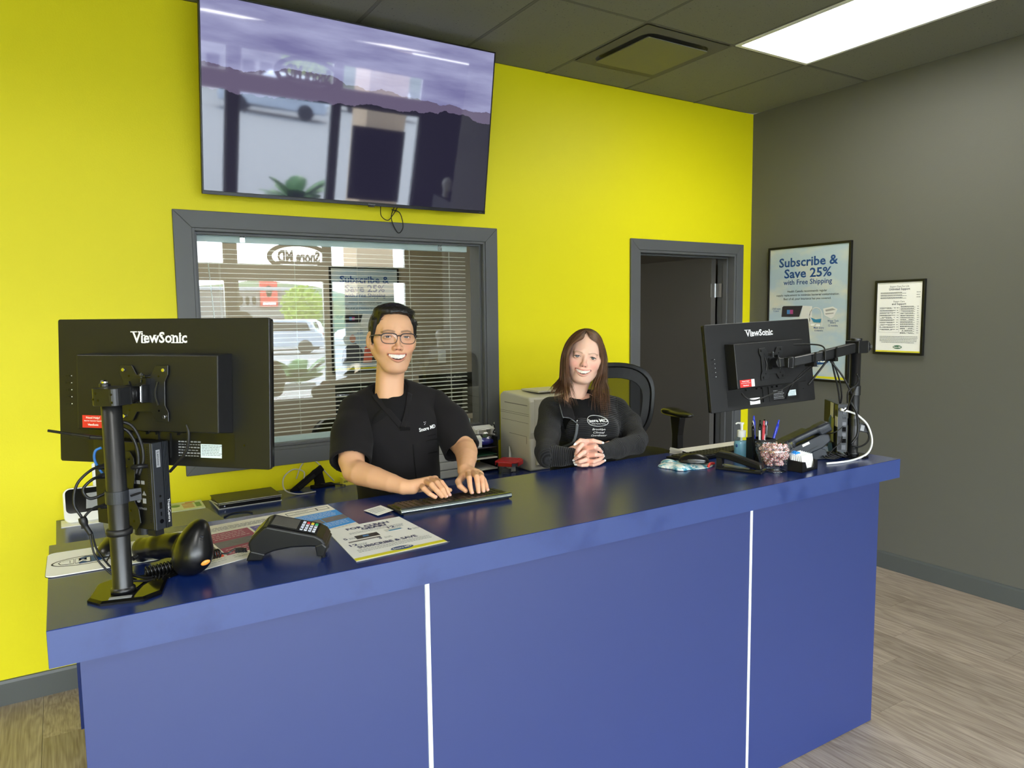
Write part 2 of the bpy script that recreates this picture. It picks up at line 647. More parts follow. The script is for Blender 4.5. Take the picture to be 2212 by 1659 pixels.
# --- floor planks (object-random tint, grain along y)
def wood_mat():
    m = mat('plank', (150, 138, 122), 0.42)
    n, l, b = nodes(m)
    tc = n.new('ShaderNodeTexCoord'); oi = n.new('ShaderNodeObjectInfo')
    mp = n.new('ShaderNodeMapping'); mp.inputs['Scale'].default_value = (9, 1.1, 9)
    va = n.new('ShaderNodeVectorMath'); va.operation = 'ADD'
    vs = n.new('ShaderNodeVectorMath'); vs.operation = 'SCALE'
    cx = n.new('ShaderNodeCombineXYZ')
    l.new(oi.outputs['Random'], cx.inputs[0]); l.new(oi.outputs['Random'], cx.inputs[1]); l.new(oi.outputs['Random'], cx.inputs[2])
    l.new(cx.outputs[0], vs.inputs[0]); vs.inputs['Scale'].default_value = 40
    l.new(tc.outputs['Object'], mp.inputs[0]); l.new(mp.outputs[0], va.inputs[0]); l.new(vs.outputs[0], va.inputs[1])
    n1 = n.new('ShaderNodeTexNoise'); n1.inputs['Scale'].default_value = 1.3; n1.inputs['Detail'].default_value = 3
    n1.inputs['Distortion'].default_value = 0.4
    l.new(va.outputs[0], n1.inputs['Vector'])
    # growth rings: sine of the warped noise
    mm = n.new('ShaderNodeMath'); mm.operation = 'MULTIPLY'; mm.inputs[1].default_value = 46
    l.new(n1.outputs['Fac'], mm.inputs[0])
    sn = n.new('ShaderNodeMath'); sn.operation = 'SINE'; l.new(mm.outputs[0], sn.inputs[0])
    mp2 = n.new('ShaderNodeMapping'); mp2.inputs['Scale'].default_value = (160, 5, 60)
    l.new(tc.outputs['Object'], mp2.inputs[0])
    n2 = n.new('ShaderNodeTexNoise'); n2.inputs['Scale'].default_value = 1.0; n2.inputs['Detail'].default_value = 4
    l.new(mp2.outputs[0], n2.inputs['Vector'])
    ad = n.new('ShaderNodeMath'); ad.operation = 'MULTIPLY_ADD'
    l.new(sn.outputs[0], ad.inputs[0]); ad.inputs[1].default_value = 0.10
    l.new(n2.outputs['Fac'], ad.inputs[2])
    n3 = n.new('ShaderNodeTexNoise'); n3.inputs['Scale'].default_value = 0.6; l.new(va.outputs[0], n3.inputs['Vector'])
    ad2 = n.new('ShaderNodeMath'); ad2.operation = 'MULTIPLY_ADD'
    l.new(n3.outputs['Fac'], ad2.inputs[0]); ad2.inputs[1].default_value = 0.35; l.new(ad.outputs[0], ad2.inputs[2])
    rp = n.new('ShaderNodeValToRGB')
    rp.color_ramp.elements[0].position = 0.35; rp.color_ramp.elements[0].color = srgb(122, 106, 92)
    rp.color_ramp.elements[1].position = 0.95; rp.color_ramp.elements[1].color = srgb(182, 168, 152)
    l.new(ad2.outputs[0], rp.inputs[0])
    mr = n.new('ShaderNodeMapRange'); mr.inputs['To Min'].default_value = 0.92; mr.inputs['To Max'].default_value = 1.08
    l.new(oi.outputs['Random'], mr.inputs[0])
    mx = n.new('ShaderNodeMixRGB'); mx.blend_type = 'MULTIPLY'; mx.inputs[0].default_value = 1
    l.new(rp.outputs[0], mx.inputs[1]); l.new(mr.outputs[0], mx.inputs[2])
    l.new(mx.outputs[0], b.inputs['Base Color'])
    bp = n.new('ShaderNodeBump'); bp.inputs['Strength'].default_value = 0.15; bp.inputs['Distance'].default_value = 0.001
    l.new(n2.outputs['Fac'], bp.inputs['Height']); l.new(bp.outputs[0], b.inputs['Normal'])
wood_mat()
fl = B().b2((XL-.2, YF-.1, -0.12), (2.65, 4.2, -0.012)).go('floor', 'dark_floor')
struct(fl)
PW, PL = 0.180, 1.22
pm = B().b2((-PW/2+.0007, -PL/2+.0007, -0.010), (PW/2-.0007, PL/2-.0007, 0.0)).go('plank', 'plank', fl)
pme = pm.data
random.seed(4)
first = True
x = -0.012 - PW/2
col_i = 0
while x > -6.6:
    off = [0.0, 0.52, 0.93, 0.31, 0.74][col_i % 5] + 0.1*random.random()
    y = 0.0 - PL/2 + off
    while y > -5.4:
        c = min(y+PL/2, -0.001)
        if first:
            o = pm; first = False
        else:
            o = bpy.data.objects.new('plank', pme); link(o, fl)
        if y+PL/2 > 0:      # cut piece against the back wall
            ln = PL/2 - y
            o.scale = (1, ln/PL, 1); o.location = (x, (y-PL/2+0)/2, 0)
        else:
            o.location = (x, y, 0)
        y -= PL
    x -= PW
    col_i += 1

# --- walls
WX0, WX1, WZ0, WZ1 = -3.815, -2.262, 0.972, 2.045     # window opening
DX0, DX1, DZ = -1.100, -0.165, 2.045                  # door opening
T = 0.14
b = B()
b.b2((XL, 0, 0), (WX0, T, HC)); b.b2((WX0, 0, 0), (WX1, T, WZ0)); b.b2((WX0, 0, WZ1), (WX1, T, HC))
b.b2((WX1, 0, 0), (DX0, T, HC)); b.b2((DX0, 0, DZ), (DX1, T, HC)); b.b2((DX1, 0, 0), (0, T, HC))
struct(b.go('wall_back', 'yellow_paint'))
struct(B().b2((0, -5.0, 0), (0.15, 0, HC)).go('wall_right', 'grey_paint'))
struct(B().b2((2.5, YF, 0), (2.65, -4.85, HC)).go('wall_right_front', 'grey_paint')); struct(B().b2((.15, -5.0, 0), (2.65, -4.85, HC)).go('wall_recess', 'grey_paint'))
struct(B().b2((XL-.15, YF, 0), (XL, T, HC)).go('wall_left', 'yellow_paint'))
# baseboards
def baseboard(name, p0, p1, nrm):
    p0, p1 = Vector(p0), Vector(p1)
    d = (p1-p0); L = d.length; d.normalize()
    prof = [(0, 0), (0.011, 0), (0.011, 0.095), (0.008, 0.107), (0.0, 0.109)]
    n = Vector(nrm)
    vs = [p0+n*a+Vector((0, 0, z)) for a, z in prof]+[p0+d*L+n*a+Vector((0, 0, z)) for a, z in prof]
    k = 5
    fs = [(0, 1, 2, 3, 4), (9, 8, 7, 6, 5)]+[(i, i+5, (i+1) % k+5, (i+1) % k) for i in range(k)]
    struct(raw(name, vs, fs, 'base_grey'))
baseboard('baseboard_back', (XL, 0, 0), (-1.19, 0, 0), (0, -1, 0))
baseboard('baseboard_right', (0, -5.0, 0), (0, -0.0, 0), (-1, 0, 0))

# --- ceiling : dark slab, tiles, T-bars
ce = struct(B().b2((XL, YF, HC+0.012), (2.65, 4.2, HC+0.10)).go('ceiling', 'ceil_dark'))
def tile_mat():
    m = MATS['tile_dark']
    n, l, bb = nodes(m)
    tc = n.new('ShaderNodeTexCoord')
    v = n.new('ShaderNodeTexNoise'); v.inputs['Scale'].default_value = 110; v.inputs['Detail'].default_value = 2
    l.new(tc.outputs['Object'], v.inputs['Vector'])
    r = n.new('ShaderNodeValToRGB'); r.color_ramp.elements[0].position = 0.27; r.color_ramp.elements[1].position = 0.34
    r.color_ramp.elements[0].color = srgb(76, 77, 70); r.color_ramp.elements[1].color = srgb(122, 123, 113)
    l.new(v.outputs['Fac'], r.inputs[0]); l.new(r.outputs[0], bb.inputs['Base Color'])
    bp = n.new('ShaderNodeBump'); bp.inputs['Strength'].default_value = 0.5; bp.inputs['Distance'].default_value = 0.003
    l.new(r.outputs[0], bp.inputs['Height']); l.new(bp.outputs[0], bb.inputs['Normal'])
tile_mat()
gx = [0.0] + [-0.60 - 0.61*i for i in range(13)]
gy = [0.0, -0.87, -2.09, -3.31, -4.53, -5.75, -6.97, YF]
LIGHTS = {(1, 1), (7, 3), (4, 4), (10, 1), (10, 4), (1, 4)}
VENT = (2, 0)
tcache = {}
def tile(x0, x1, y0, y1):
    w, d = abs(x1-x0)-0.020, abs(y1-y0)-0.020
    key = (round(w, 3), round(d, 3))
    if key not in tcache:
        o = B().b2((-w/2, -d/2, -0.002), (w/2, d/2, 0.010)).go('ceiling_tile', 'tile_dark', ce, bevel=0.002, seg=1)
        tcache[key] = o
    else:
        o = bpy.data.objects.new('ceiling_tile', tcache[key].data); link(o, ce)
    o.location = ((x0+x1)/2, (y0+y1)/2, HC)
for i in range(len(gx)-1):
    for j in range(len(gy)-1):
        if (i, j) in LIGHTS:
            continue
        if (i, j) == VENT:
            tile(gx[i], gx[i+1], gy[0], -0.26)
            continue
        tile(gx[i], gx[i+1], gy[j], gy[j+1])
def bar(a, bq):
    a, bq = Vector(a), Vector(bq)
    c = (a+bq)/2; d = bq-a
    o = B().box((0, 0, 0), (abs(d.x) or 0.016, abs(d.y) or 0.016, 0.006)).go('grid_bar', 'ceil_dark', ce)
    o.location = c
for xx in gx[1:]:
    bar((xx, YF, HC+0.001), (xx, 0, HC+0.001))
for yy in gy[1:-1]:
    bar((XL, yy, HC+0.0005), (0, yy, HC+0.0005))
bar((gx[2], -0.26, HC+0.0007), (gx[3], -0.26, HC+0.0007))

# light troffers (real lamps)
m = mat('light_lens', (255, 255, 255), 0.5, emit=(255, 253, 246), estr=5.0)
def troffer(i, j, label, first=None):
    x0, x1, y0, y1 = gx[i+1]+.009, gx[i]-.009, gy[j+1]+.009, gy[j]-.009
    t = thing('ceiling_light', label, 'light', ((x0+x1)/2, (y0+y1)/2, HC), group=None)
    w, d = x1-x0, y1-y0
    f = B()
    for s in (-1, 1):
        f.box((s*(w/2-.011), 0, -.002), (.022, d, .012)); f.box((0, s*(d/2-.011), -.002), (w-.044, .022, .012))
    f.go('light_frame', 'white_paint', t)
    B().box((0, 0, 0.001), (w-.044, d-.044, .006)).go('lens', 'light_lens', t)
troffer(1, 1, 'bright rectangular ceiling light panel nearest the grey wall corner')
troffer(7, 3, 'lit ceiling light panel over the floor left of the camera')
troffer(4, 4, 'lit ceiling light panel behind the camera, middle of the room')
troffer(10, 1, 'lit ceiling light panel over the far left of the room')
troffer(10, 4, 'lit ceiling light panel at the far left near the shop front')
troffer(1, 4, 'lit ceiling light panel near the shop front by the grey wall')

# air diffuser with square plaque
t = thing('ceiling_vent', 'square dark olive ceiling air vent with floating centre plate', 'vent', ((gx[2]+gx[3])/2, (-.26+gy[1])/2, HC))
w = 0.59
f = B()
segs = 9
inner = rrect(.47, .47, .07, 4)
outer = rrect(w, w, .004, 4)
n = len(inner)
deep = rrect(.40, .40, .06, 4)
vs = [(p[0], p[1], -.006) for p in outer]+[(p[0], p[1], -.010) for p in inner]+[(p[0], p[1], .06) for p in deep]
fs = [(i, i+n, (i+1) % n+n, (i+1) % n) for i in range(n)]+[(i+n, i+2*n, (i+1) % n+2*n, (i+1) % n+n) for i in range(n)]
fs.append(tuple(i+2*n for i in range(n)))
raw('vent_frame', vs, fs, 'ceil_dark', t)
B().prism(rrect(.43, .43, .012, 3), .004, (0, 0, -.026)).go('plate', 'tile_dark', t).data.materials[0] = mat('vent_plate', (110, 110, 98), 0.55)

# --- window in the back wall
wf = thing('window_1', 'window', 'window'); del wf['label']; del wf['category']; struct(wf)
def casing(par, x0, x1, z0, z1, w, t, name, sides='LRTB', m='trim_grey'):
    b = B()
    # mitred boards, each its own mesh
    def board(q, nm):
        vs = [Vector((a, -t, c)) for a, c in q]+[Vector((a, 0, c)) for a, c in q]
        raw(nm, vs, [(0, 1, 2, 3), (7, 6, 5, 4)]+[(i, i+4, (i+1) % 4+4, (i+1) % 4) for i in range(4)], m, par, bevel=.0025)
    X0, X1, Z0, Z1 = x0-w, x1+w, z0-(w if 'B' in sides else 0), z1+w
    board([(X0, Z0), (x0, z0), (x0, z1), (X0, Z1)], name)
    board([(x1, z0), (X1, Z0), (X1, Z1), (x1, z1)], name)
    board([(X0, Z1), (x0, z1), (x1, z1), (X1, Z1)], name)
    if 'B' in sides:
        board([(X0, Z0), (X1, Z0), (x1, z0), (x0, z0)], name)
casing(wf, WX0, WX1, WZ0, WZ1, 0.079, 0.016, 'casing')
# jamb lining with a stop
def lining(par, x0, x1, z0, z1, y0, y1, t, name):
    b = B()
    b.b2((x0, y0, z0), (x0+t, y1, z1)); b.b2((x1-t, y0, z0), (x1, y1, z1)); b.b2((x0+t, y0, z1-t), (x1-t, y1, z1)); b.b2((x0+t, y0, z0), (x1-t, y1, z0+t))
    b.go(name, 'trim_grey', par, bevel=.001, seg=1)
lining(wf, WX0, WX1, WZ0, WZ1, -0.010, T+.01, .013, 'jamb')
lining(wf, WX0+.013, WX1-.013, WZ0+.013, WZ1-.013, 0.020, 0.045, .012, 'glazing_stop')
B().b2((WX0+.02, 0.030, WZ0+.02), (WX1-.02, 0.0302, WZ1-.02)).go('window_pane', 'pane_glass', wf)

# --- blinds behind the glass
bl = thing('window_blind', 'white horizontal blind with many thin slats behind the office window', 'blind', (0, 0, 0))
BX0, BX1 = WX0+.028, WX1-.115+.03
yb = 0.085
B().b2((BX0-.005, yb-.015, WZ1-.055), (BX1+.01, yb+.02, WZ1-.020)).go('head_rail', 'rail_white', bl, bevel=.003)
ztop, zbot = WZ1-.085, WZ0+.075
NS = 41
w2 = 0.0125
smesh = None
for i in range(NS):
    z = ztop+(zbot-ztop)*i/(NS-1)
    if smesh is None:
        vs, fs = [], []
        for k in range(5):
            u = k/4*2-1
            for sx in (0, 1):
                vs.append(((BX0, BX1)[sx], u*w2, -0.0022*u*u+0.0010)); vs.append(((BX0, BX1)[sx], u*w2, -0.0022*u*u))
        for k in range(4):
            a = k*4
            fs += [(a, a+4, a+6, a+2), (a+1, a+3, a+7, a+5), (a, a+1, a+5, a+4), (a+2, a+6, a+7, a+3)]
        fs += [(0, 2, 3, 1), (16, 17, 19, 18)]
        o = raw('slat', vs, fs, 'blind_white', bl)
        smesh = o.data
    else:
        o = bpy.data.objects.new('slat', smesh); link(o, bl)
    o.location = (0, yb, z)
    o.rotation_euler = (math.radians(3), 0, 0)
o = B().b2((BX0, yb-.012, zbot-.052), (BX1+.015, yb+.012, zbot-.022)).go('bottom_rail', 'rail_white', bl, bevel=.004)
for u in (0.07, 0.32, 0.55, 0.76, 0.93):
    xx = BX0+(BX1-BX0)*u
    c = B()
    c.tube([(xx-.004, yb-.014, ztop+.03), (xx-.004, yb-.014, zbot-.03)], .0009, 5, False)
    c.tube([(xx+.006, yb+.013, ztop+.03), (xx+.006, yb+.013, zbot-.03)], .0009, 5, False)
    c.go('ladder_cord', 'blind_white', bl)
for u in (0.145, 0.885):
    xx = BX0+(BX1-BX0)*u
    c = B(); c.b2((xx-.010, yb-.022, WZ1-.028), (xx-.006, yb-.015, WZ1-.002)); c.b2((xx+.006, yb-.022, WZ1-.028), (xx+.010, yb-.015, WZ1-.002)); c.b2((xx-.012, yb-.023, WZ1-.052), (xx+.012, yb-.015, WZ1-.028))
    c.go('bracket', 'chrome', bl)
c = B(); c.cyl((BX0+.04, yb-.03, WZ1-.05), (BX0+.075, yb-.03, WZ0+.45), .003, n=8)
c.go('tilt_wand', 'blind_white', bl)

# --- door
df = thing('door_1', 'x', 'door'); del df['label']; del df['category']; struct(df)
b = B()
casing(df, DX0, DX1, 0, DZ, 0.070, 0.016, 'casing', 'LRT')
b.b2((DX0, -.010, 0), (DX0+.018, T+.01, DZ)); b.b2((DX1-.018, -.010, 0), (DX1, T+.01, DZ)); b.b2((DX0+.018, -.010, DZ-.018), (DX1-.018, T+.01, DZ))
b.b2((DX0+.018, .05, 0), (DX0+.030, .09, DZ-.018)); b.b2((DX1-.030, .05, 0), (DX1-.018, .09, DZ-.018)); b.b2((DX0+.03, .05, DZ-.03), (DX1-.03, .09, DZ-.018))
b.go('door_frame', 'trim_grey', df, bevel=.0015, seg=1)
HX, HY = DX1-.030, T+.012
L = Matrix.Translation((HX, HY, 0)) @ Matrix.Rotation(math.radians(94-180), 4, 'Z')
# leaf: local x runs away from the hinge, thickness in local y
leaf = B(); leaf.T = Matrix.Translation((HX, HY, 0)) @ Matrix.Rotation(math.radians(88), 4, 'Z')
leaf.b2((0.003, 0.0, 0.008), (0.905, 0.044, 2.035))
leaf.go('door_leaf', 'door_grey', df, bevel=.0015, seg=1)
for z in (0.25, 1.05, 1.79):
    h = B(); h.b2((HX-.001, HY-.055, z-.05), (HX+.002, HY+.002, z+.05)); h.cyl((HX-.004, HY+.006, z-.052), (HX-.004, HY+.006, z+.052), .006, n=10)
    h.b2((HX-.046, HY+.0055, z-.05), (HX-.004, HY+.008, z+.05))
    for dz in (-.03, 0.0, .03):
        h.cyl((HX-.001, HY-.03, z+dz), (HX-.003, HY-.03, z+dz), .004, n=8)
    h.go('hinge', 'steel', df)

# --- room beyond (back office)
OY = 2.55
ob = B(); ob.b2((XL, OY, 0), (0.2, OY+.1, HC))
struct(ob.go('wall_office_back', 'beige_wall'))
struct(B().b2((-.02, T+.001, 0), (.12, OY+.1, HC)).go('wall_office_right', 'door_grey'))
struct(B().b2((XL-.1, T, 0), (XL, OY+.1, HC)).go('wall_office_left', 'beige_wall'))
struct(B().b2((XL, T+.005, HC-.33), (1.0, OY, HC-.25)).go('ceiling_office', 'office_wall_pink'))
t = thing('ceiling_light', 'lit ceiling light panel in the back office beyond the window', 'light', (-3.0, 1.4, HC-.34))
B().box((0, 0, 0.004), (1.2, .6, .01)).go('lens', 'light_lens', t)

# --- shop front behind the camera (seen mirrored in the window and the screen)
sf = thing('window_2', 'x', 'window'); del sf['label']; del sf['category']; struct(sf)
ys = YF
Z0, Z1, Z2, Z3 = 0.38, 2.21, 2.40, 2.76
cols = [(-7.9, -6.6), (-6.45, -5.15), (-5.0, -3.75), (-3.6, -2.24), (-2.10, -0.78), (-0.69, 0.60)]
b = B()
b.b2((XL, ys-.1, 0), (2.65, ys, Z0)); b.b2((XL, ys-.1, Z3), (2.65, ys, HC)); b.b2((XL, ys-.1, Z1), (2.65, ys, Z2))
xs = [XL]+[q for c in cols for q in c]+[2.65]
for i in range(0, len(xs), 2):
    b.b2((xs[i], ys-.1, Z0), (xs[i+1], ys, Z1)); b.b2((xs[i], ys-.1, Z2), (xs[i+1], ys, Z3))
struct(b.go('wall_front', 'door_grey'))
for x0, x1 in cols:
    for z0, z1 in ((Z0, Z1), (Z2, Z3)):
        f = B()
        f.b2((x0, ys-.08, z0), (x0+.03, ys-.02, z1)); f.b2((x1-.03, ys-.08, z0), (x1, ys-.02, z1)); f.b2((x0+.03, ys-.08, z0), (x1-.03, ys-.02, z0+.03)); f.b2((x0+.03, ys-.08, z1-.03), (x1-.03, ys-.02, z1))
        f.go('window_frame', 'steel', sf)
        B().b2((x0+.03, ys-.05, z0+.03), (x1-.03, ys-.049, z1-.03)).go('pane', 'store_glass', sf)
# ================================================================ TELEVISION
def fit_text(name, s, w, m, parent, loc, ex=(1, 0, 0), ey=(0, 1, 0), h=None, bold=0.0, shear=0.0, ext=0.0002, **kw):
    """lettering scaled to width w (and cap height h if given), centred on loc"""
    o = text(name, s, 1.0, m, None, (0, 0, 0), (1, 0, 0), (0, 1, 0), bold=bold, shear=shear, ext=0.0, valign='BOTTOM', **kw)
    me = o.data
    n = len(me.vertices)
    co = np.empty(n*3); me.vertices.foreach_get('co', co); co = co.reshape(-1, 3)
    x0, x1, y0, y1 = co[:, 0].min(), co[:, 0].max(), co[:, 1].min(), co[:, 1].max()
    k = w/(x1-x0)
    ky = k if h is None else h/0.70
    co[:, 0] = (co[:, 0]-(x0+x1)/2)*k
    co[:, 1] = (co[:, 1]-(y0+y1)/2)*ky
    M = frame(loc, ex, ey)
    R = np.array(M.to_3x3()); t = np.array(M.translation)
    co[:, 2] += ext
    co = co @ R.T + t
    me.vertices.foreach_set('co', co.ravel()); me.update()
    o.parent = parent
    return o

def screen_mat():
    m = mat('tv_image', (4, 4, 6), 0.03, spec=0.9, coat=0.25)
    n, l, b = nodes(m)
    tc = n.new('ShaderNodeTexCoord'); sp = n.new('ShaderNodeSeparateXYZ'); l.new(tc.outputs['Object'], sp.inputs[0])
    # sky colour by height, broken by stretched clouds
    mp = n.new('ShaderNodeMapping'); mp.inputs['Scale'].default_value = (1.6, 9, 1); mp.inputs['Rotation'].default_value = (0, 0, -0.06)
    l.new(tc.outputs['Object'], mp.inputs[0])
    cl = n.new('ShaderNodeTexNoise'); cl.inputs['Scale'].default_value = 1.4; cl.inputs['Detail'].default_value = 5; l.new(mp.outputs[0], cl.inputs['Vector'])
    rs = n.new('ShaderNodeValToRGB'); e = rs.color_ramp.elements
    e[0].position = 0.30; e[0].color = srgb(118, 116, 160)
    e[1].position = 0.70; e[1].color = srgb(164, 166, 202)
    l.new(cl.outputs['Fac'], rs.inputs[0])
    def ridge(scale, amp, base, slope, seed):
        cx = n.new('ShaderNodeCombineXYZ'); l.new(sp.outputs['X'], cx.inputs[0]); cx.inputs[1].default_value = seed
        nz = n.new('ShaderNodeTexNoise'); nz.inputs['Scale'].default_value = scale; nz.inputs['Detail'].default_value = 8; nz.inputs['Roughness'].default_value = 0.6
        l.new(cx.outputs[0], nz.inputs['Vector'])
        a = n.new('ShaderNodeMath'); a.operation = 'MULTIPLY_ADD'; l.new(nz.outputs['Fac'], a.inputs[0]); a.inputs[1].default_value = amp; a.inputs[2].default_value = base
        s2 = n.new('ShaderNodeMath'); s2.operation = 'MULTIPLY_ADD'; l.new(sp.outputs['X'], s2.inputs[0]); s2.inputs[1].default_value = slope; l.new(a.outputs[0], s2.inputs[2])
        g = n.new('ShaderNodeMath'); g.operation = 'LESS_THAN'; l.new(sp.outputs['Y'], g.inputs[0]); l.new(s2.outputs[0], g.inputs[1])
        return g
    g1 = ridge(2.2, 0.20, 0.45, -0.02, 3.1)
    g2 = ridge(3.2, 0.20, 0.37, 0.03, 8.7)
    c1 = n.new('ShaderNodeMixRGB'); l.new(g1.outputs[0], c1.inputs[0]); l.new(rs.outputs[0], c1.inputs[1]); c1.inputs[2].default_value = srgb(100, 90, 116)
    c2 = n.new('ShaderNodeMixRGB'); l.new(g2.outputs[0], c2.inputs[0]); l.new(c1.outputs[0], c2.inputs[1]); c2.inputs[2].default_value = srgb(38, 36, 54)
    l.new(c2.outputs[0], b.inputs['Emission Color']); b.inputs['Emission Strength'].default_value = 0.42
screen_mat()
th = math.atan2(.143, .823)
TVM = frame((-3.0445, -.100, 2.187), (1, 0, 0), (0, -math.sin(th), math.cos(th)))
tv = thing('television', 'large flat television tilted down from the yellow wall above the window', 'television', M=TVM)
W, H = 1.463, 0.835
B().b2((-W/2, 0, -.030), (W/2, H, -.002)).go('back_case', 'black_plastic', tv, bevel=.004)
B().b2((-W/2+.30, .12, -.075), (W/2-.30, H-.25, -.030)).go('rear_housing', 'black_plastic', tv, bevel=.01)
B().b2((-W/2+.007, .017, -.002), (W/2-.007, H-.007, -.0008)).go('screen', 'tv_image', tv)
f = B()
f.b2((-W/2, H-.007, -.002), (W/2, H, .001)); f.b2((-W/2, .004, -.002), (-W/2+.007, H-.007, .001)); f.b2((W/2-.007, .004, -.002), (W/2, H-.007, .001)); f.b2((-W/2, 0, -.002), (W/2, .016, .003))
f.go('bezel', 'black_satin', tv, bevel=.001, seg=1)
B().b2((.055, -.006, -.010), (.085, 0.002, .002)).go('sensor', 'black_gloss', tv)
fit_text('lettering', 'Hisense', .036, 'letter_grey', tv, (.07, .008, .0032), h=.006)
fit_text('lettering', 'ULED 4K', .018, 'letter_grey', tv, (W/2-.03, .008, .0032), h=.003)
br = B(); br.b2((-.25, .25, -.105), (-.21, .60, -.075)); br.go('wall_bracket', 'black_metal', tv)
br = B(); br.b2((.21, .25, -.105), (.25, .60, -.075)); br.go('wall_bracket', 'black_metal', tv)
c = B()
c.tube([(-2.91, -.06, 2.20), (-2.90, -.04, 2.15), (-2.86, -.03, 2.13), (-2.83, -.03, 2.16), (-2.81, -.05, 2.20)], .0022, 8)
c.tube([(-2.83, -.05, 2.20), (-2.84, -.03, 2.14), (-2.80, -.02, 2.07), (-2.77, -.02, 2.10), (-2.79, -.03, 2.17), (-2.84, -.04, 2.185)], .0026, 8)
tag(c.go('power_cable', 'black_rubber', smooth=True), 'thin black cable loop hanging under the television', 'cable')

# ================================================================ POSTERS
def poster_mat():
    m = mat('poster_sky', (190, 204, 214), 0.45)
    n, l, b = nodes(m)
    tc = n.new('ShaderNodeTexCoord')
    z = n.new('ShaderNodeTexNoise'); z.inputs['Scale'].default_value = 3.2; z.inputs['Detail'].default_value = 5
    mp = n.new('ShaderNodeMapping'); mp.inputs['Scale'].default_value = (1, 1.8, 1); l.new(tc.outputs['Object'], mp.inputs[0]); l.new(mp.outputs[0], z.inputs['Vector'])
    r = n.new('ShaderNodeValToRGB'); r.color_ramp.elements[0].position = 0.45; r.color_ramp.elements[1].position = 0.68
    r.color_ramp.elements[0].color = srgb(176, 196, 210); r.color_ramp.elements[1].color = srgb(216, 214, 196)
    l.new(z.outputs['Fac'], r.inputs[0]); l.new(r.outputs[0], b.inputs['Base Color'])
poster_mat()
mat('skin_print', (190, 140, 120), 0.6); mat('coral_print', (214, 96, 78), 0.6); mat('grey_print', (70, 72, 80), 0.6)
mat('device_dark', (44, 42, 46), 0.5); mat('device_white', (222, 222, 220), 0.5); mat('screen_print', (70, 130, 190), 0.5); mat('mask_blue', (52, 132, 170), 0.5); mat('magenta_print', (170, 70, 130), .5)
mat('logo_blue', (26, 74, 130), 0.4); mat('logo_green', (56, 110, 80), 0.5)
def flat(name, polys, m, parent, z=0.0004, t=0.0003):
    b = B()
    for p in polys:
        b.prism(p, t, (0, 0, z))
    return b.go(name, m, parent)
def oval(cx, cy, rx, ry, n=28):
    return [(cx+rx*math.cos(2*PI*i/n), cy+ry*math.sin(2*PI*i/n)) for i in range(n)]
def rect2(x0, y0, x1, y1):
    return [(x0, y0), (x1, y0), (x1, y1), (x0, y1)]
def pic_frame(par, w, h, fw, d, art, aw):
    for q in ([(-w/2, -h/2), (w/2, -h/2), (w/2-fw, -h/2+fw), (-w/2+fw, -h/2+fw)], [(w/2, -h/2), (w/2, h/2), (w/2-fw, h/2-fw), (w/2-fw, -h/2+fw)],
              [(w/2, h/2), (-w/2, h/2), (-w/2+fw, h/2-fw), (w/2-fw, h/2-fw)], [(-w/2, h/2), (-w/2, -h/2), (-w/2+fw, -h/2+fw), (-w/2+fw, h/2-fw)]):
        B().prism(q, d, (0, 0, -d+.006)).go('frame', 'frame_black', par, bevel=.002)
    B().b2((-w/2+fw*.6, -h/2+fw*.6, -d+.002), (w/2-fw*.6, h/2-fw*.6, -.0006)).go('sheet', art, par)
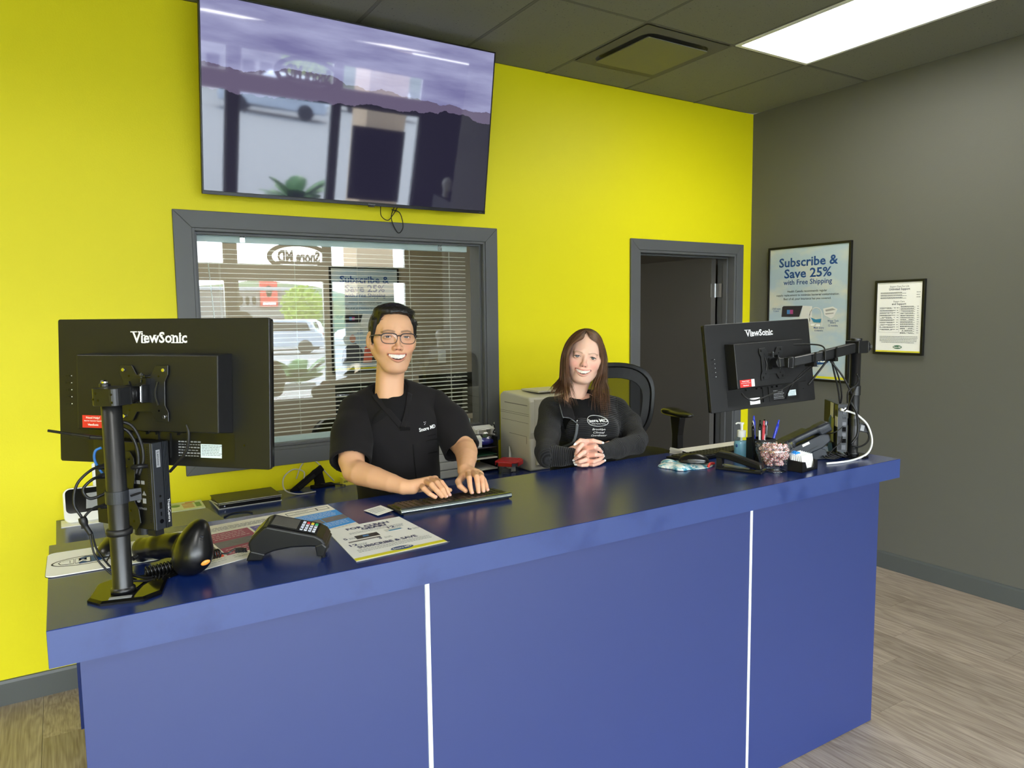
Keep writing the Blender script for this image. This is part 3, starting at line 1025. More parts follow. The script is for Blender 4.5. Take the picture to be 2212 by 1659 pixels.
def subscribe_poster(M, label, people):
    t = thing('framed_poster', label, 'poster', M=M)
    w, h = .643, .923
    pic_frame(t, w, h, .016, .022, 'poster_sky', 0)
    tp = .4455
    def Y(f): return tp - f*.891
    fit_text('headline', 'Subscribe &', .458, 'ink_blue', t, (0, Y(.108), 0), h=.060, bold=.022)
    fit_text('headline', 'Save 25%', .368, 'ink_blue', t, (0, Y(.195), 0), h=.060, bold=.022)
    fit_text('headline', 'with Free Shipping', .378, 'ink_blue', t, (0, Y(.268), 0), h=.034, bold=.012)
    fit_text('body_text', 'Health Canada recommends regular', .31, 'ink', t, (0, Y(.335), 0), h=.0145, bold=.004)
    fit_text('body_text', 'supply replacement to minimize bacterial contamination.', .49, 'ink', t, (0, Y(.364), 0), h=.0145, bold=.004)
    fit_text('body_text', 'Best of all, your insurance has you covered.', .37, 'ink', t, (0, Y(.393), 0), h=.0145, bold=.004)
    # therapy machine
    flat('device_picture', [[(-.20, Y(.53)), (-.055, Y(.53)), (-.03, Y(.445)), (-.185, Y(.445)), (-.195, Y(.455))]], 'device_dark', t)
    flat('device_picture', [[(-.053, Y(.56)), (.045, Y(.585)), (.045, Y(.45)), (-.028, Y(.445))]], 'device_white', t)
    flat('device_picture', [rect2(-.155, Y(.508), -.130, Y(.475))], 'screen_print', t, .0008)
    flat('device_picture', [rect2(-.130, Y(.508), -.105, Y(.475))], 'magenta_print', t, .0008)
    ring = []
    for i in range(15):
        a = PI*i/14
        ring.append((.075+.050*math.cos(a), Y(.52)+.055*math.sin(a)))
    ring = [(.125, Y(.60))]+ring+[(.025, Y(.60)), (.031, Y(.60))]+[(.075+.044*math.cos(PI-PI*i/14), Y(.52)+.049*math.sin(PI*i/14)) for i in range(15)]+[(.119, Y(.60))]
    flat('mask_picture', [ring], 'device_white', t)
    flat('mask_picture', [[(.035, Y(.535)), (.075, Y(.55)), (.118, Y(.545)), (.112, Y(.575)), (.06, Y(.572))]], 'mask_blue', t, .0008)
    flat('mask_picture', [oval(.055, Y(.592), .02, .008), oval(.09, Y(.594), .022, .008)], 'paper_white', t, .0010)
    flat('tank_picture', [[(.128, Y(.47)), (.20, Y(.455)), (.235, Y(.475)), (.21, Y(.53)), (.19, Y(.545)), (.14, Y(.52))]], 'device_white', t)
    flat('tank_picture', [[(.145, Y(.478)), (.20, Y(.468)), (.222, Y(.48)), (.15, Y(.492))], [(.145, Y(.505)), (.21, Y(.50)), (.205, Y(.508)), (.15, Y(.514))]], 'ink_light', t, .0008)
    def lab(s, x, y, wd):
        fit_text('caption', s, wd, 'ink_blue', t, (x, y, 0), h=.013, bold=.006)
    lab('CPAP every', -.245, Y(.468), .074); lab('5 years', -.245, Y(.485), .046)
    lab('Water Tank', .205, Y(.560), .082); lab('every', .205, Y(.578), .042); lab('12 months', .205, Y(.596), .07)
    lab('Mask every', .10, Y(.615), .078); lab('6 months', .10, Y(.633), .064)
    lab('every', -.06, Y(.615), .04); lab('months', -.06, Y(.633), .055)
    if people:
        flat('couple_picture', [oval(-.13, Y(.69), .028, .036), oval(.015, Y(.72), .024, .032)], 'skin_print', t, .0008)
        flat('couple_picture', [[(-.24, Y(.93)), (.0, Y(.93)), (-.05, Y(.79)), (-.10, Y(.735)), (-.17, Y(.745)), (-.22, Y(.80))]], 'grey_print', t, .0004)
        flat('couple_picture', [[(-.04, Y(.93)), (.09, Y(.93)), (.10, Y(.79)), (.04, Y(.755)), (-.02, Y(.775))]], 'coral_print', t, .0012)
        flat('couple_picture', [[(.04, Y(.93)), (.15, Y(.93)), (.14, Y(.76)), (.10, Y(.69)), (.03, Y(.675)), (.035, Y(.72)), (.06, Y(.78))]], 'device_dark', t, .0016)
    else:
        fit_text('logo', 'MD', .10, 'paper_white', t, (.115, Y(.853), .0007), h=.034, bold=.03)
        fit_text('logo', 'Snore', .15, 'paper_white', t, (-.03, Y(.853), .0007), h=.030, bold=.03)
        flat('logo_oval', [oval(.03, Y(.865), .15, .028)], 'logo_blue', t)
        fit_text('caption', 'Changing Lives For Better', .215, 'ink_blue', t, (0, Y(.905), 0), h=.0135, bold=.004)
    flat('yellow_band', [rect2(-.304, Y(.995), .304, Y(.978))], 'yellow_strip', t)
    return t
subscribe_poster(frame((-.018, -.4945, 1.6175), (0, -1, 0), (0, 0, 1)), 'large black framed sky blue poster reading Subscribe and Save, on the grey wall', False)
subscribe_poster(frame((-2.03, OY-.018, 1.605), (1, 0, 0), (0, 0, 1)), 'framed sky blue poster with a couple, on the office wall behind the blinds', True)

t = thing('framed_notice', 'small black framed white price sheet on the grey wall, right of the big poster', 'notice', M=frame((-.018, -1.1395, 1.584), (0, -1, 0), (0, 0, 1)))
pic_frame(t, .309, .455, .015, .022, 'paper_white', 0)
def Y(f): return .2125 - f*.425
fit_text('headline', 'Expert Care For Life', .118, 'ink_grey', t, (0, Y(.062), 0), h=.010)
fit_text('headline', 'Unlimited Support', .130, 'ink_grey', t, (0, Y(.100), 0), h=.013, bold=.02)
fit_text('headline', 'Expert Care', .068, 'ink_grey', t, (0, Y(.275), 0), h=.010)
fit_text('headline', 'and Support', .088, 'ink_grey', t, (0, Y(.311), 0), h=.012, bold=.02)
random.seed(9)
fine = B()
def words(b, x0, x1, y, h, fill=0.85):
    x = x0
    while x < x1-.004:
        w = random.uniform(.004, .013)
        w = min(w, x1-x)
        if random.random() < fill:
            b.box((x+w/2, y, .0004), (w, h, .0003))
        x += w+.0018
for k, f0 in enumerate((.145, .180, .215)):
    words(fine, -.118, .02, Y(f0), .0032, 1); words(fine, -.118, .045, Y(f0+.012), .0022, 1)
    words(fine, .105, .128, Y(f0), .0028, 1)
y = .365
while y < .70:
    words(fine, -.118, -.02, Y(y), .0030, .95); words(fine, -.118, -.035, Y(y+.010), .0020, .9); words(fine, -.012, .0, Y(y), .0026, 1)
    y += .034
y = .345
while y < .72:
    words(fine, .012, .092, Y(y), .0030, .95); words(fine, .012, .10, Y(y+.010), .0020, .9); words(fine, .112, .125, Y(y), .0026, 1)
    y += .031
for k in range(5):
    words(fine, -.115+.012*(k == 4), .120-.02*(k == 4), Y(.775+k*.021), .0028, 1)
fine.go('fine_print', 'ink_grey', t)['kind'] = 'stuff'
g = B()
for (x0, y0, x1, y1) in ((-.122, Y(.715), .004, Y(.355)),):
    for a, bq in (((x0, y0), (x1, y0)), ((x1, y0), (x1, y1)), ((x1, y1), (x0, y1)), ((x0, y1), (x0, y0))):
        c0 = ((a[0]+bq[0])/2, (a[1]+bq[1])/2, .0003); g.box(c0, (abs(a[0]-bq[0])+.0008, abs(a[1]-bq[1])+.0008, .0002))
g.go('table_outline', 'ink_light', t)
flat('logo_oval', [oval(0, Y(.925), .028, .011)], 'logo_green', t)
fit_text('logo', 'Snore MD', .046, 'paper_white', t, (0, Y(.925), .0007), h=.009, bold=.03)
flat('yellow_band', [rect2(-.138, Y(.998), .138, Y(.978))], 'yellow_strip', t)

# ================================================================ BACK OFFICE FURNITURE
t = thing('computer_monitor', 'black monitor back lettered in white, in the back office behind the blinds', 'monitor', (-1.80, 1.35, 0), 0)
B().b2((-.27, -.012, .86), (.27, .012, 1.185)).go('panel', 'black_plastic', t, bevel=.003)
B().b2((-.17, -.05, .94), (.17, -.012, 1.11)).go('housing', 'black_plastic', t, bevel=.004)
B().cyl((0, -.03, .74), (0, -.03, .98), .02).go('stand', 'black_metal', t)
B().b2((-.12, -.1, .73), (.12, .08, .742)).go('stand_base', 'black_metal', t, bevel=.003)
fit_text('lettering', 'ViewSonic', .13, 'letter_white', t, (0.02, -.0125, 1.155), (1, 0, 0), (0, 0, 1), h=.018, bold=.01)
t = thing('computer_monitor', 'blank dark monitor in the back office below the couple poster', 'monitor', (-2.40, 1.60, 0), 0.15)
B().b2((-.25, -.012, .82), (.25, .012, 1.125)).go('panel', 'dark_grey_plastic', t, bevel=.003)
B().cyl((0, .02, .74), (0, .02, .95), .02).go('stand', 'black_metal', t)
B().b2((-.12, -.05, .73), (.12, .12, .742)).go('stand_base', 'black_metal', t, bevel=.003)
t = thing('office_desk', 'long black desk inside the back office behind the blinds', 'desk', (-2.4, 1.55, 0))
B().b2((-1.1, -.35, .69), (1.1, .35, .73)).go('desktop', 'black_satin', t, bevel=.003)
B().b2((-1.08, -.33, .0), (-1.04, .33, .69)).go('side_panel', 'black_plastic', t)
B().b2((1.04, -.33, .0), (1.08, .33, .69)).go('side_panel', 'black_plastic', t)
B().b2((-1.04, -.33, .20), (1.04, -.31, .69)).go('front_panel', 'black_plastic', t)
t = thing('office_chair', 'black padded chair inside the back office behind the blinds', 'chair', (-2.80, .82, 0), .3)
B().prism(rrect(.46, .56, .12), .06, (0, .1, .70), (1, 0, 0), (0, .12, 1)).go('backrest', 'black_plastic', t, bevel=.02)
B().prism(rrect(.50, .48, .1), .07, (0, 0, .46)).go('seat', 'black_plastic', t, bevel=.02)
B().cyl((0, 0, .06), (0, 0, .46), .025).go('gas_lift', 'black_metal', t)
bb = B()
for k in range(5):
    a = 2*PI*k/5; bb.tube([(0, 0, .10), (.29*math.cos(a), .29*math.sin(a), .05)], .018, 8, False); bb.ell((.29*math.cos(a), .29*math.sin(a), .028), (.028, .028, .028), 10, 8)
bb.go('wheel_base', 'black_metal', t)
B().cyl((0, .2, .5), (0, .12, .72), .02).go('back_support', 'black_metal', t)
t = thing('light_switch', 'white light switch on the office wall behind the blinds', 'switch', (-1.28, OY, 1.24))
B().b2((-.04, -.008, -.06), (.04, 0, .06)).go('plate', 'white_plastic', t, bevel=.002)
B().b2((-.016, -.012, -.03), (.016, -.008, .03)).go('rocker', 'white_plastic', t, bevel=.001)

# ================================================================ OUTSIDE THE SHOP FRONT
mat('asphalt', (140, 136, 132), 0.9); mat('pavement', (178, 174, 166), 0.85); mat('store_grey', (120, 116, 112), 0.8)
mat('sign_red', (200, 40, 36), 0.5); mat('car_silver', (176, 186, 200), 0.2, metal=0.4); mat('car_white', (225, 228, 232), 0.25)
mat('car_glass', (40, 46, 52), 0.05); mat('tyre', (22, 22, 23), 0.7); mat('leaf_green', (150, 176, 60), 0.6); mat('palm_green', (92, 134, 62), 0.5)
mat('bark', (84, 66, 52), 0.9); mat('sign_grey', (60, 58, 56), .6); mat('tail_red', (150, 30, 26), .3)
struct(B().b2((-30, -9.9, -.12), (30, YF-.1, -.02)).go('pavement', 'pavement'))
struct(B().b2((-60, -70, -.20), (60, -9.9, -.12)).go('car_park', 'asphalt'))
t = thing('shop_building', 'low grey shop with a red sign across the car park', 'building', (7.3, -50, -.12))
B().b2((-9, -6, 0), (2.9, 0, 3.7)).go('wall', 'store_grey', t)
B().b2((-9.2, -6.2, 3.7), (3.1, .3, 3.95)).go('roof', 'letter_grey', t)
B().b2((.7, 0, 2.55), (1.9, .25, 4.35)).go('sign', 'sign_red', t)
B().prism(oval(1.3, 3.65, .22, .42), .03, (0, .25, 0), (1, 0, 0), (0, 0, 1)).go('emblem', 'paper_white', t)
t.children[-1].location.y = .03
B().b2((.85, .25, 2.68), (1.75, .29, 2.85)).go('sign_lettering', 'paper_white', t)
for i in range(3):
    B().prism(oval(-.6+i*.45, 3.0, .15, .33), -.03, (0, .0, 0), (1, 0, 0), (0, 0, 1)).go('badge', 'paper_white', t)
for i in range(5):
    B().b2((-2.6+i*1.1, .01, .2), (-1.8+i*1.1, .03, 1.7)).go('window', 'car_glass', t)
def car(name, label, loc, rz, m):
    t = thing(name, label, 'car', loc, rz)
    prof = [(-2.25, .35), (-2.3, .75), (-2.2, .98), (-1.95, 1.12), (-1.75, 1.50), (-1.4, 1.66), (.4, 1.66), (1.25, 1.12), (2.05, .95), (2.3, .70), (2.28, .35)]
    b = B(); b.prism(prof[::1], 1.75, (0, .875, 0), (1, 0, 0), (0, 0, 1)); o = b.go('body', m, t, bevel=.07, seg=3)
    b = B()
    for s in (-1, 1):
        b.prism([(-1.65, 1.12), (-1.5, 1.50), (.3, 1.55), (.98, 1.14)], .01, (0, s*.878+.005, 0), (1, 0, 0), (0, 0, 1))
    b.go('side_glass', 'car_glass', t)
    b = B(); b.prism([(-.72, 0), (.72, 0), (.62, .40), (-.62, .40)], .01, (-1.93, 0, 1.13), (0, -1, 0), (.42, 0, .9)); b.go('rear_glass', 'car_glass', t)
    for s in (-1, 1):
        B().b2((-2.26, s*.62-.18, .90), (-2.18, s*.62+.18, 1.0)).go('tail_light', 'tail_red', t)
        for xx in (-1.4, 1.4):
            B().cyl((xx, s*.70, .35), (xx, s*.90, .35), .34, n=24).go('wheel', 'tyre', t)
    return t
car('car', 'silver car parked nearest outside the shop front', (4.55, -32.0, -.12), PI+.35, 'car_silver')
car('car', 'white car parked behind the silver one outside', (6.1, -36.5, -.12), PI-.2, 'car_white')
car('car', 'white car at the far side of the car park', (12.5, -40, -.12), PI+.4, 'car_white')
random.seed(12)
t = thing('parking_tree', 'leafy yellow green tree at the edge of the car park', 'tree', (9.3, -44, -.12))
tr = B(); tr.tube([(0, 0, 0), (.05, 0, 1.0), (-.05, .05, 2.4)], lambda s: .12-.06*s, 8)
for k in range(6):
    a = k*1.05; tr.tube([(0, 0, 1.1+.15*k), (.5*math.cos(a), .5*math.sin(a), 1.7+.2*k)], .035, 6, False)
tr.go('trunk', 'bark', t)
lv = B()
for k in range(1500):
    v = Vector((random.gauss(0, 1), random.gauss(0, 1), random.gauss(0, 1))).normalized()*random.uniform(.55, 1)
    c0 = Vector((v.x*1.4, v.y*1.4, 2.5+v.z*1.35)); e1 = Vector((random.gauss(0, 1), random.gauss(0, 1), random.gauss(0, 1))).normalized()*.10; e2 = e1.orthogonal()*.8
    lv.add([c0-e1, c0+e2, c0+e1, c0-e2], [(0, 1, 2, 3)])
lv.go('foliage', 'leaf_green', t)['kind'] = 'stuff'
# wooded hill and hedge line behind the shops
hv, hf = [], []
random.seed(2)
for i in range(41):
    x = -60+3*i; h = 6.5+2.5*math.sin(x*.11)+random.uniform(-.8, .8)
    hv += [(x, -70, -.2), (x, -72, h*.4), (x, -80, h*.62), (x, -90, -.2)]
for i in range(40):
    a = i*4; hf += [(a, a+4, a+5, a+1), (a+1, a+5, a+6, a+2), (a+2, a+6, a+7, a+3)]
mat('wooded', (74, 92, 52), .9, var=(.8, .4))
struct(raw('hills', hv, hf, 'wooded', smooth=True))
# plant on the sill
t = thing('potted_palm', 'green palm in a white planter on the ledge outside the shop front', 'plant', (-.95, -8.60, .38))
B().prism([(-.30, 0), (.30, 0), (.27, .14), (-.27, .14)], .16, (0, .08, 0), (1, 0, 0), (0, 0, 1)).go('planter', 'white_plastic', t, bevel=.006)
pf = B(); ps = B()
random.seed(5)
for k in range(15):
    a = 2*PI*k/15+random.uniform(-.2, .2); L = random.uniform(.52, .80); up = random.uniform(.35, .95)
    pts = []
    for s in range(9):
        u = s/8; r = L*u*(1.0-.25*up); z = .12+L*up*(u*1.25-.55*u*u)
        pts.append(Vector((r*math.cos(a)*.95, r*math.sin(a)*.45, z)))
    ps.tube(pts, .004, 5)
    P = spline(pts, 4)
    for s in range(5, len(P)-1):
        tdir = (P[s+1]-P[s-1]).normalized(); sd = tdir.cross(Vector((0, 0, 1))).normalized()
        ll = .17*math.sin(PI*min(1, (s-2)/(len(P)-2))**.8)+.03
        for q in (-1, 1):
            e = (sd*q+tdir*.7-Vector((0, 0, .25))).normalized()*ll; wv = tdir*.008
            pf.add([P[s]-wv, P[s]+e*.5-wv*1.3, P[s]+e, P[s]+e*.5+wv*1.3, P[s]+wv], [(0, 1, 2, 3, 4)])
ps.go('stems', 'palm_green', t)
pf.go('fronds', 'palm_green', t)['kind'] = 'stuff'
struct(B().b2((-2.6, -8.78, -.02), (.55, -8.42, .38)).go('planter_ledge', 'pavement'))
mat('pier_brick', (206, 178, 146), .85)
struct(B().b2((.25, -9.6, -.02), (.95, -8.9, 3.4)).go('pier', 'pier_brick'))
# oval shop sign hung in the transom light
t = thing('oval_sign', 'oval hanging sign silhouette at the shop front', 'sign', M=frame((-1.20, -7.44, 2.54), (-1, 0, 0), (0, 0, 1)))
o1 = oval(0, 0, .47, .22, 48); o2 = oval(0, 0, .40, .16, 48)
vs = [(p[0], p[1], z) for z in (0, .02) for p in o1+o2]
fs = []
for i in range(48):
    j = (i+1) % 48
    fs += [(i, 48+i, 48+j, j), (96+i, 96+j, 144+j, 144+i), (i, j, 96+j, 96+i), (48+i, 144+i, 144+j, 48+j)]
raw('rim', vs, fs, 'sign_grey', t)
fit_text('lettering', 'Snore MD', .64, 'sign_grey', t, (0, .0, .02), h=.17, bold=.05, ext=.01)
B().b2((-.34, -.11, .0), (.34, -.07, .02)).go('tagline_bar', 'sign_grey', t)
# dark panel hanging in the right shop window
t = thing('window_panel', 'dark hanging display panel at the shop front', 'display', (-.13, -7.32, 0))
B().b2((-.41, -.02, .90), (.41, .02, 1.96)).go('panel', 'frame_black', t, bevel=.004)
ww = B(); ww.cyl((-.3, 0, 2.02), (-.3, 0, 2.16), .002, n=6); ww.cyl((.25, 0, 2.02), (.25, 0, 2.16), .002, n=6); ww.go('wire', 'steel', t)

t = thing('display_shelf', 'stepped dark display shelf in the recess by the shop front', 'shelf', (1.1, -6.7, 0))
for k in range(3):
    B().b2((-.35+.22*k, -.35+.22*k, .0), (-.13+.22*k+.35*(k == 2), .5, 1.12-.12*k)).go('step', 'black_plastic', t)
for k, lb in enumerate(('white display head nearest the shop window', 'white display head in the middle of the stepped shelf', 'white display head farthest from the shop window')):
    S = SDF((-.09, -.11, 0), (.09, .11, .30), .006); S.el((0, 0, .20), (.068, .088, .095)); S.el((0, -.03, .14), (.05, .055, .06), k=.02); S.rc((0, .01, .0), (0, .01, .14), .05, .045, k=.03); S.rc((0, -.08, .19), (0, -.10, .165), .008, .011, k=.01); S.half((0, 0, .002), (0, 0, -1))
    hd = thing('display_head', lb, 'mannequin head', (.87+.22*k, -6.85+.22*k, 1.12-.12*k), 2.6); S.go('head', 'white_plastic', hd)
# ================================================================ RECEPTION DESK
CZ = 1.0505
CX0, CX1, CY0, CY1 = -4.4175, -1.6092, -2.0915, -1.480
def laminate():
    m = mat('blue_laminate', (17, 40, 102), 0.24, spec=0.6, bump=(500, .03, .0004))
laminate()
def fascia():
    m = mat('blue_fascia', (30, 66, 152), 0.5, spec=1.0)
    n, l, b = nodes(m)
    tc = n.new('ShaderNodeTexCoord')
    z = n.new('ShaderNodeTexNoise'); z.inputs['Scale'].default_value = 9; z.inputs['Detail'].default_value = 4; z.inputs['Roughness'].default_value = .6
    l.new(tc.outputs['Object'], z.inputs['Vector'])
    mr = n.new('ShaderNodeMapRange'); mr.inputs['From Min'].default_value = .5; mr.inputs['From Max'].default_value = .68
    mr.inputs['To Min'].default_value = .50; mr.inputs['To Max'].default_value = .38
    l.new(z.outputs['Fac'], mr.inputs[0]); l.new(mr.outputs[0], b.inputs['Roughness'])
    r = n.new('ShaderNodeValToRGB'); r.color_ramp.elements[0].position = .50; r.color_ramp.elements[1].position = .72
    r.color_ramp.elements[0].color = srgb(32, 56, 118); r.color_ramp.elements[1].color = srgb(18, 42, 104)
    l.new(z.outputs['Fac'], r.inputs[0]); l.new(r.outputs[0], b.inputs['Base Color'])
fascia()
mat('blue_panel', (17, 40, 102), 0.52, spec=1.0, bump=(500, .03, .0004))
desk = thing('reception_desk', 'long blue laminate reception counter with thick overhanging top', 'desk', ((CX0+CX1)/2, (CY0+CY1)/2, 0))
dc = Vector(desk.location)
def D(a, b_):
    return B().b2(Vector(a)-dc, Vector(b_)-dc)
D((CX0, CY0+.0012, CZ-.074), (CX1, CY1, CZ)).go('countertop', 'blue_laminate', desk, bevel=.0008, seg=1)
D((CX0+.0005, CY0, CZ-.0735), (CX1-.0005, CY0+.0012, CZ-.001)).go('front_edge', 'blue_fascia', desk)
PY = CY0+.020
px = [(-4.3678, -3.6365), (-3.6235, -2.4485), (-2.4375, -1.711)]
for i, (a, b_) in enumerate(px):
    D((a, PY, 0.004), (b_, PY+.018, CZ-.0742)).go('front_panel', 'blue_panel', desk, bevel=.0006, seg=1)
for xx in (-3.630, -2.443):
    f = D((xx-.0062, PY+.002, .004), (xx+.0062, PY+.016, CZ-.0742)); f.b2(Vector((xx-.0055, PY-.0015, .004))-dc, Vector((xx-.0035, PY+.002, CZ-.0742))-dc); f.b2(Vector((xx+.0035, PY-.0015, .004))-dc, Vector((xx+.0055, PY+.002, CZ-.0742))-dc)
    f.go('joint_strip', 'strip_white', desk)
D((-4.3678, PY+.018, .004), (-4.3498, CY1-.03, CZ-.0742)).go('end_panel', 'blue_laminate', desk)
D((-1.729, PY+.018, .004), (-1.711, CY1-.03, CZ-.0742)).go('end_panel', 'blue_laminate', desk)
D((-4.3498, PY+.018, .12), (-1.729, PY+.03, CZ-.20)).go('back_panel', 'dark_grey_plastic', desk)
for xx in (-3.63, -2.443):
    D((xx-.009, PY+.018, .004), (xx+.009, CY1-.05, CZ-.0742)).go('divider', 'blue_laminate', desk)

LZ = 0.765
low = thing('back_counter', 'low dark blue worktop along the yellow wall under the window', 'desk', (-3.2, -.3, 0))
lc = Vector(low.location)
B().b2(Vector((-4.42, -.62, LZ-.035))-lc, Vector((-1.79, -.001, LZ))-lc).go('worktop', 'blue_laminate', low, bevel=.001, seg=1)
for a, b_ in ((-4.38, -3.60), (-3.58, -2.78), (-2.76, -1.82)):
    B().b2(Vector((a, -.56, .08))-lc, Vector((b_, -.03, LZ-.036))-lc).go('cabinet_body', 'blue_laminate', low)
    B().b2(Vector((a+.003, -.578, .09))-lc, Vector(((a+b_)/2-.002, -.561, LZ-.045))-lc).go('cabinet_door', 'blue_laminate', low)
    B().b2(Vector(((a+b_)/2+.002, -.578, .09))-lc, Vector((b_-.003, -.561, LZ-.045))-lc).go('cabinet_door', 'blue_laminate', low)
B().b2(Vector((-4.37, -.5, 0.001))-lc, Vector((-1.83, -.05, .08))-lc).go('plinth', 'base_grey', low)

# ================================================================ MONITORS
MM = {1: Matrix(((.7046, .0427, -.7083, -4.1805), (-.7096, .0388, -.7035, -1.8897), (-.0026, .9983, .0577, 1.4664), (0, 0, 0, 1))),
      2: Matrix(((.9958, -.0221, -.0883, -2.0883), (-.0852, .1161, -.9896, -1.8145), (.0322, .9930, .1137, 1.4289), (0, 0, 0, 1)))}
mat('monitor_case', (14, 14, 15), 0.45, bump=(1500, 0.12, 0.0004))
def serif_logo(par, w, cx, cy, z, m):
    """bold serif lettering: stems from the built-in face plus slab serifs, condensed"""
    o = fit_text('lettering', 'ViewSonic', w, m, par, (cx, cy, z), h=w*.165, bold=.022, ext=.0002)
    k = w/.140
    b = B()
    # small slab serifs on V, i, w, n, i
    for x0, y0, ww in ((-.0665, .0125, .017), (-.0495, .0125, .0125), (-.0405, .0045, .007), (-.0405, -.0115, .010), (-.0115, .0045, .007), (.0045, .0045, .007),
                       (.0345, -.0115, .009), (.0445, -.0115, .009), (.0325, .0045, .006), (.0545, -.0115, .010), (.0530, .0045, .006)):
        b.box((cx+x0*k, cy+y0*k, z+.0002), (ww*k, .0022*k, .0004))
    b.go('lettering_serifs', m, par)
def monitor(i, label):
    t = thing('computer_monitor', label, 'monitor', M=MM[i])
    w, h = .54, .325
    B().prism(rrect(w, h, .005, 3), .010, (0, 0, -.010)).go('back_shell', 'monitor_case', t, bevel=.0012, seg=1)
    B().prism(rrect(w-.004, h-.004, .004, 3), .010, (0, 0, -.0205)).go('display_rim', 'black_gloss', t, bevel=.001, seg=1)
    hb = B()
    a, c = (.181, .086), (.177, .082)
    vs = [(sx*a[0], sy*a[1]-.0, 0) for sx, sy in ((-1, -1), (1, -1), (1, 1), (-1, 1))]+[(sx*c[0], sy*c[1], .045) for sx, sy in ((-1, -1), (1, -1), (1, 1), (-1, 1))]
    raw('rear_housing', vs, [(0, 3, 2, 1), (4, 5, 6, 7)]+[(k, (k+1) % 4, (k+1) % 4+4, k+4) for k in range(4)], 'monitor_case', t, bevel=.002)
    # connector bay under the housing
    bay = B(); bay.b2((-.19, -.150, -.0002), (.185, -.088, .0006))
    bay.go('connector_bay', 'black_satin', t)
    for x0 in (-.02, -.045, .06, .035, -.09, -.10):
        pr = B(); pr.b2((x0, -.094, .0006), (x0+.014, -.088, .010)); pr.go('port', 'black_plastic', t)
    pr = B()
    pr.b2((-.012, -.145, .0006), (-.004, -.09, .004)); pr.b2((.018, -.145, .0006), (.026, -.09, .004)); pr.b2((-.004, -.145, .0006), (.018, -.12, .003))
    pr.go('cable_channel', 'black_plastic', t)
    bt = B(); led = B()
    for k in range(5):
        y = .034-.0160*k
        for q in range(3):
            bt.b2((-.252+.004*q, y-.0012, 0), (-.2497+.004*q, y+.0012, .0008))
        bt.b2((-.246, y-.0025, 0), (-.240, y+.0025, .0005))
        led.cyl((-.2345, y, 0), (-.2345, y, .0008), .0012, n=10)
    bt.go('button_marks', 'black_satin', t); led.go('button_dots', 'letter_white', t)
    serif_logo(t, .140, .0, .121, .0, 'letter_white')
    lx0, lx1 = (.101, .153) if i == 1 else (.122, .165)
    B().b2((lx0, -.142 if i == 1 else -.134, .0006), (lx1, -.112, .0010)).go('spec_label', 'rail_white', t)
    fp = B(); random.seed(i)
    for k in range(7):
        x = lx0+.003
        while x < lx1-.006:
            q = random.uniform(.003, .009); fp.box((x+q/2, -.1155-.0034*k, .0011), (q, .0011, .0002)); x += q+.0012
    fp.go('label_print', 'ink_grey', t)
    pl = B()
    for k in range(6):
        x = .045
        while x < .094:
            q = random.uniform(.003, .008); pl.box((x+q/2, -.108-.0062*k, .0008), (q, .0016 if k % 2 else .0028, .0002)); x += q+.002
    pl.go('printed_marks', 'letter_grey', t)
    # red help label
    rx = -.164
    B().b2((rx, -.0785, .045), (rx+.056, -.051, .0454)).go('help_label', 'red_label', t)
    B().b2((rx+.056, -.0785, .045), (rx+.072, -.051, .0454)).go('label_tab', 'letter_white', t)
    fit_text('label_text', 'Need Help?', .036, 'letter_white', t, (rx+.028, -.0568, .0454), h=.0042, bold=.02)
    fit_text('label_text', 'Scan for Customer Support', .046, 'letter_white', t, (rx+.028, -.0634, .0454), h=.0026, bold=.02)
    fit_text('label_text', 'ViewSonic', .028, 'letter_white', t, (rx+.028, -.0716, .0454), h=.0042, bold=.03)
    if i == 2:
        B().b2((-.079, -.149, .0006), (-.028, -.125, .0010)).go('spec_label', 'paper_white', t)
    B().cyl((.208, -.112, -.0002), (.208, -.112, .0006), .0022, n=10).go('screw_hole', 'black_gloss', t)
    return t
mon1 = monitor(1, 'big black monitor seen from behind on a pole, left end of the counter')
mon2 = monitor(2, 'tilted black monitor seen from behind on a long arm, right end of the counter')

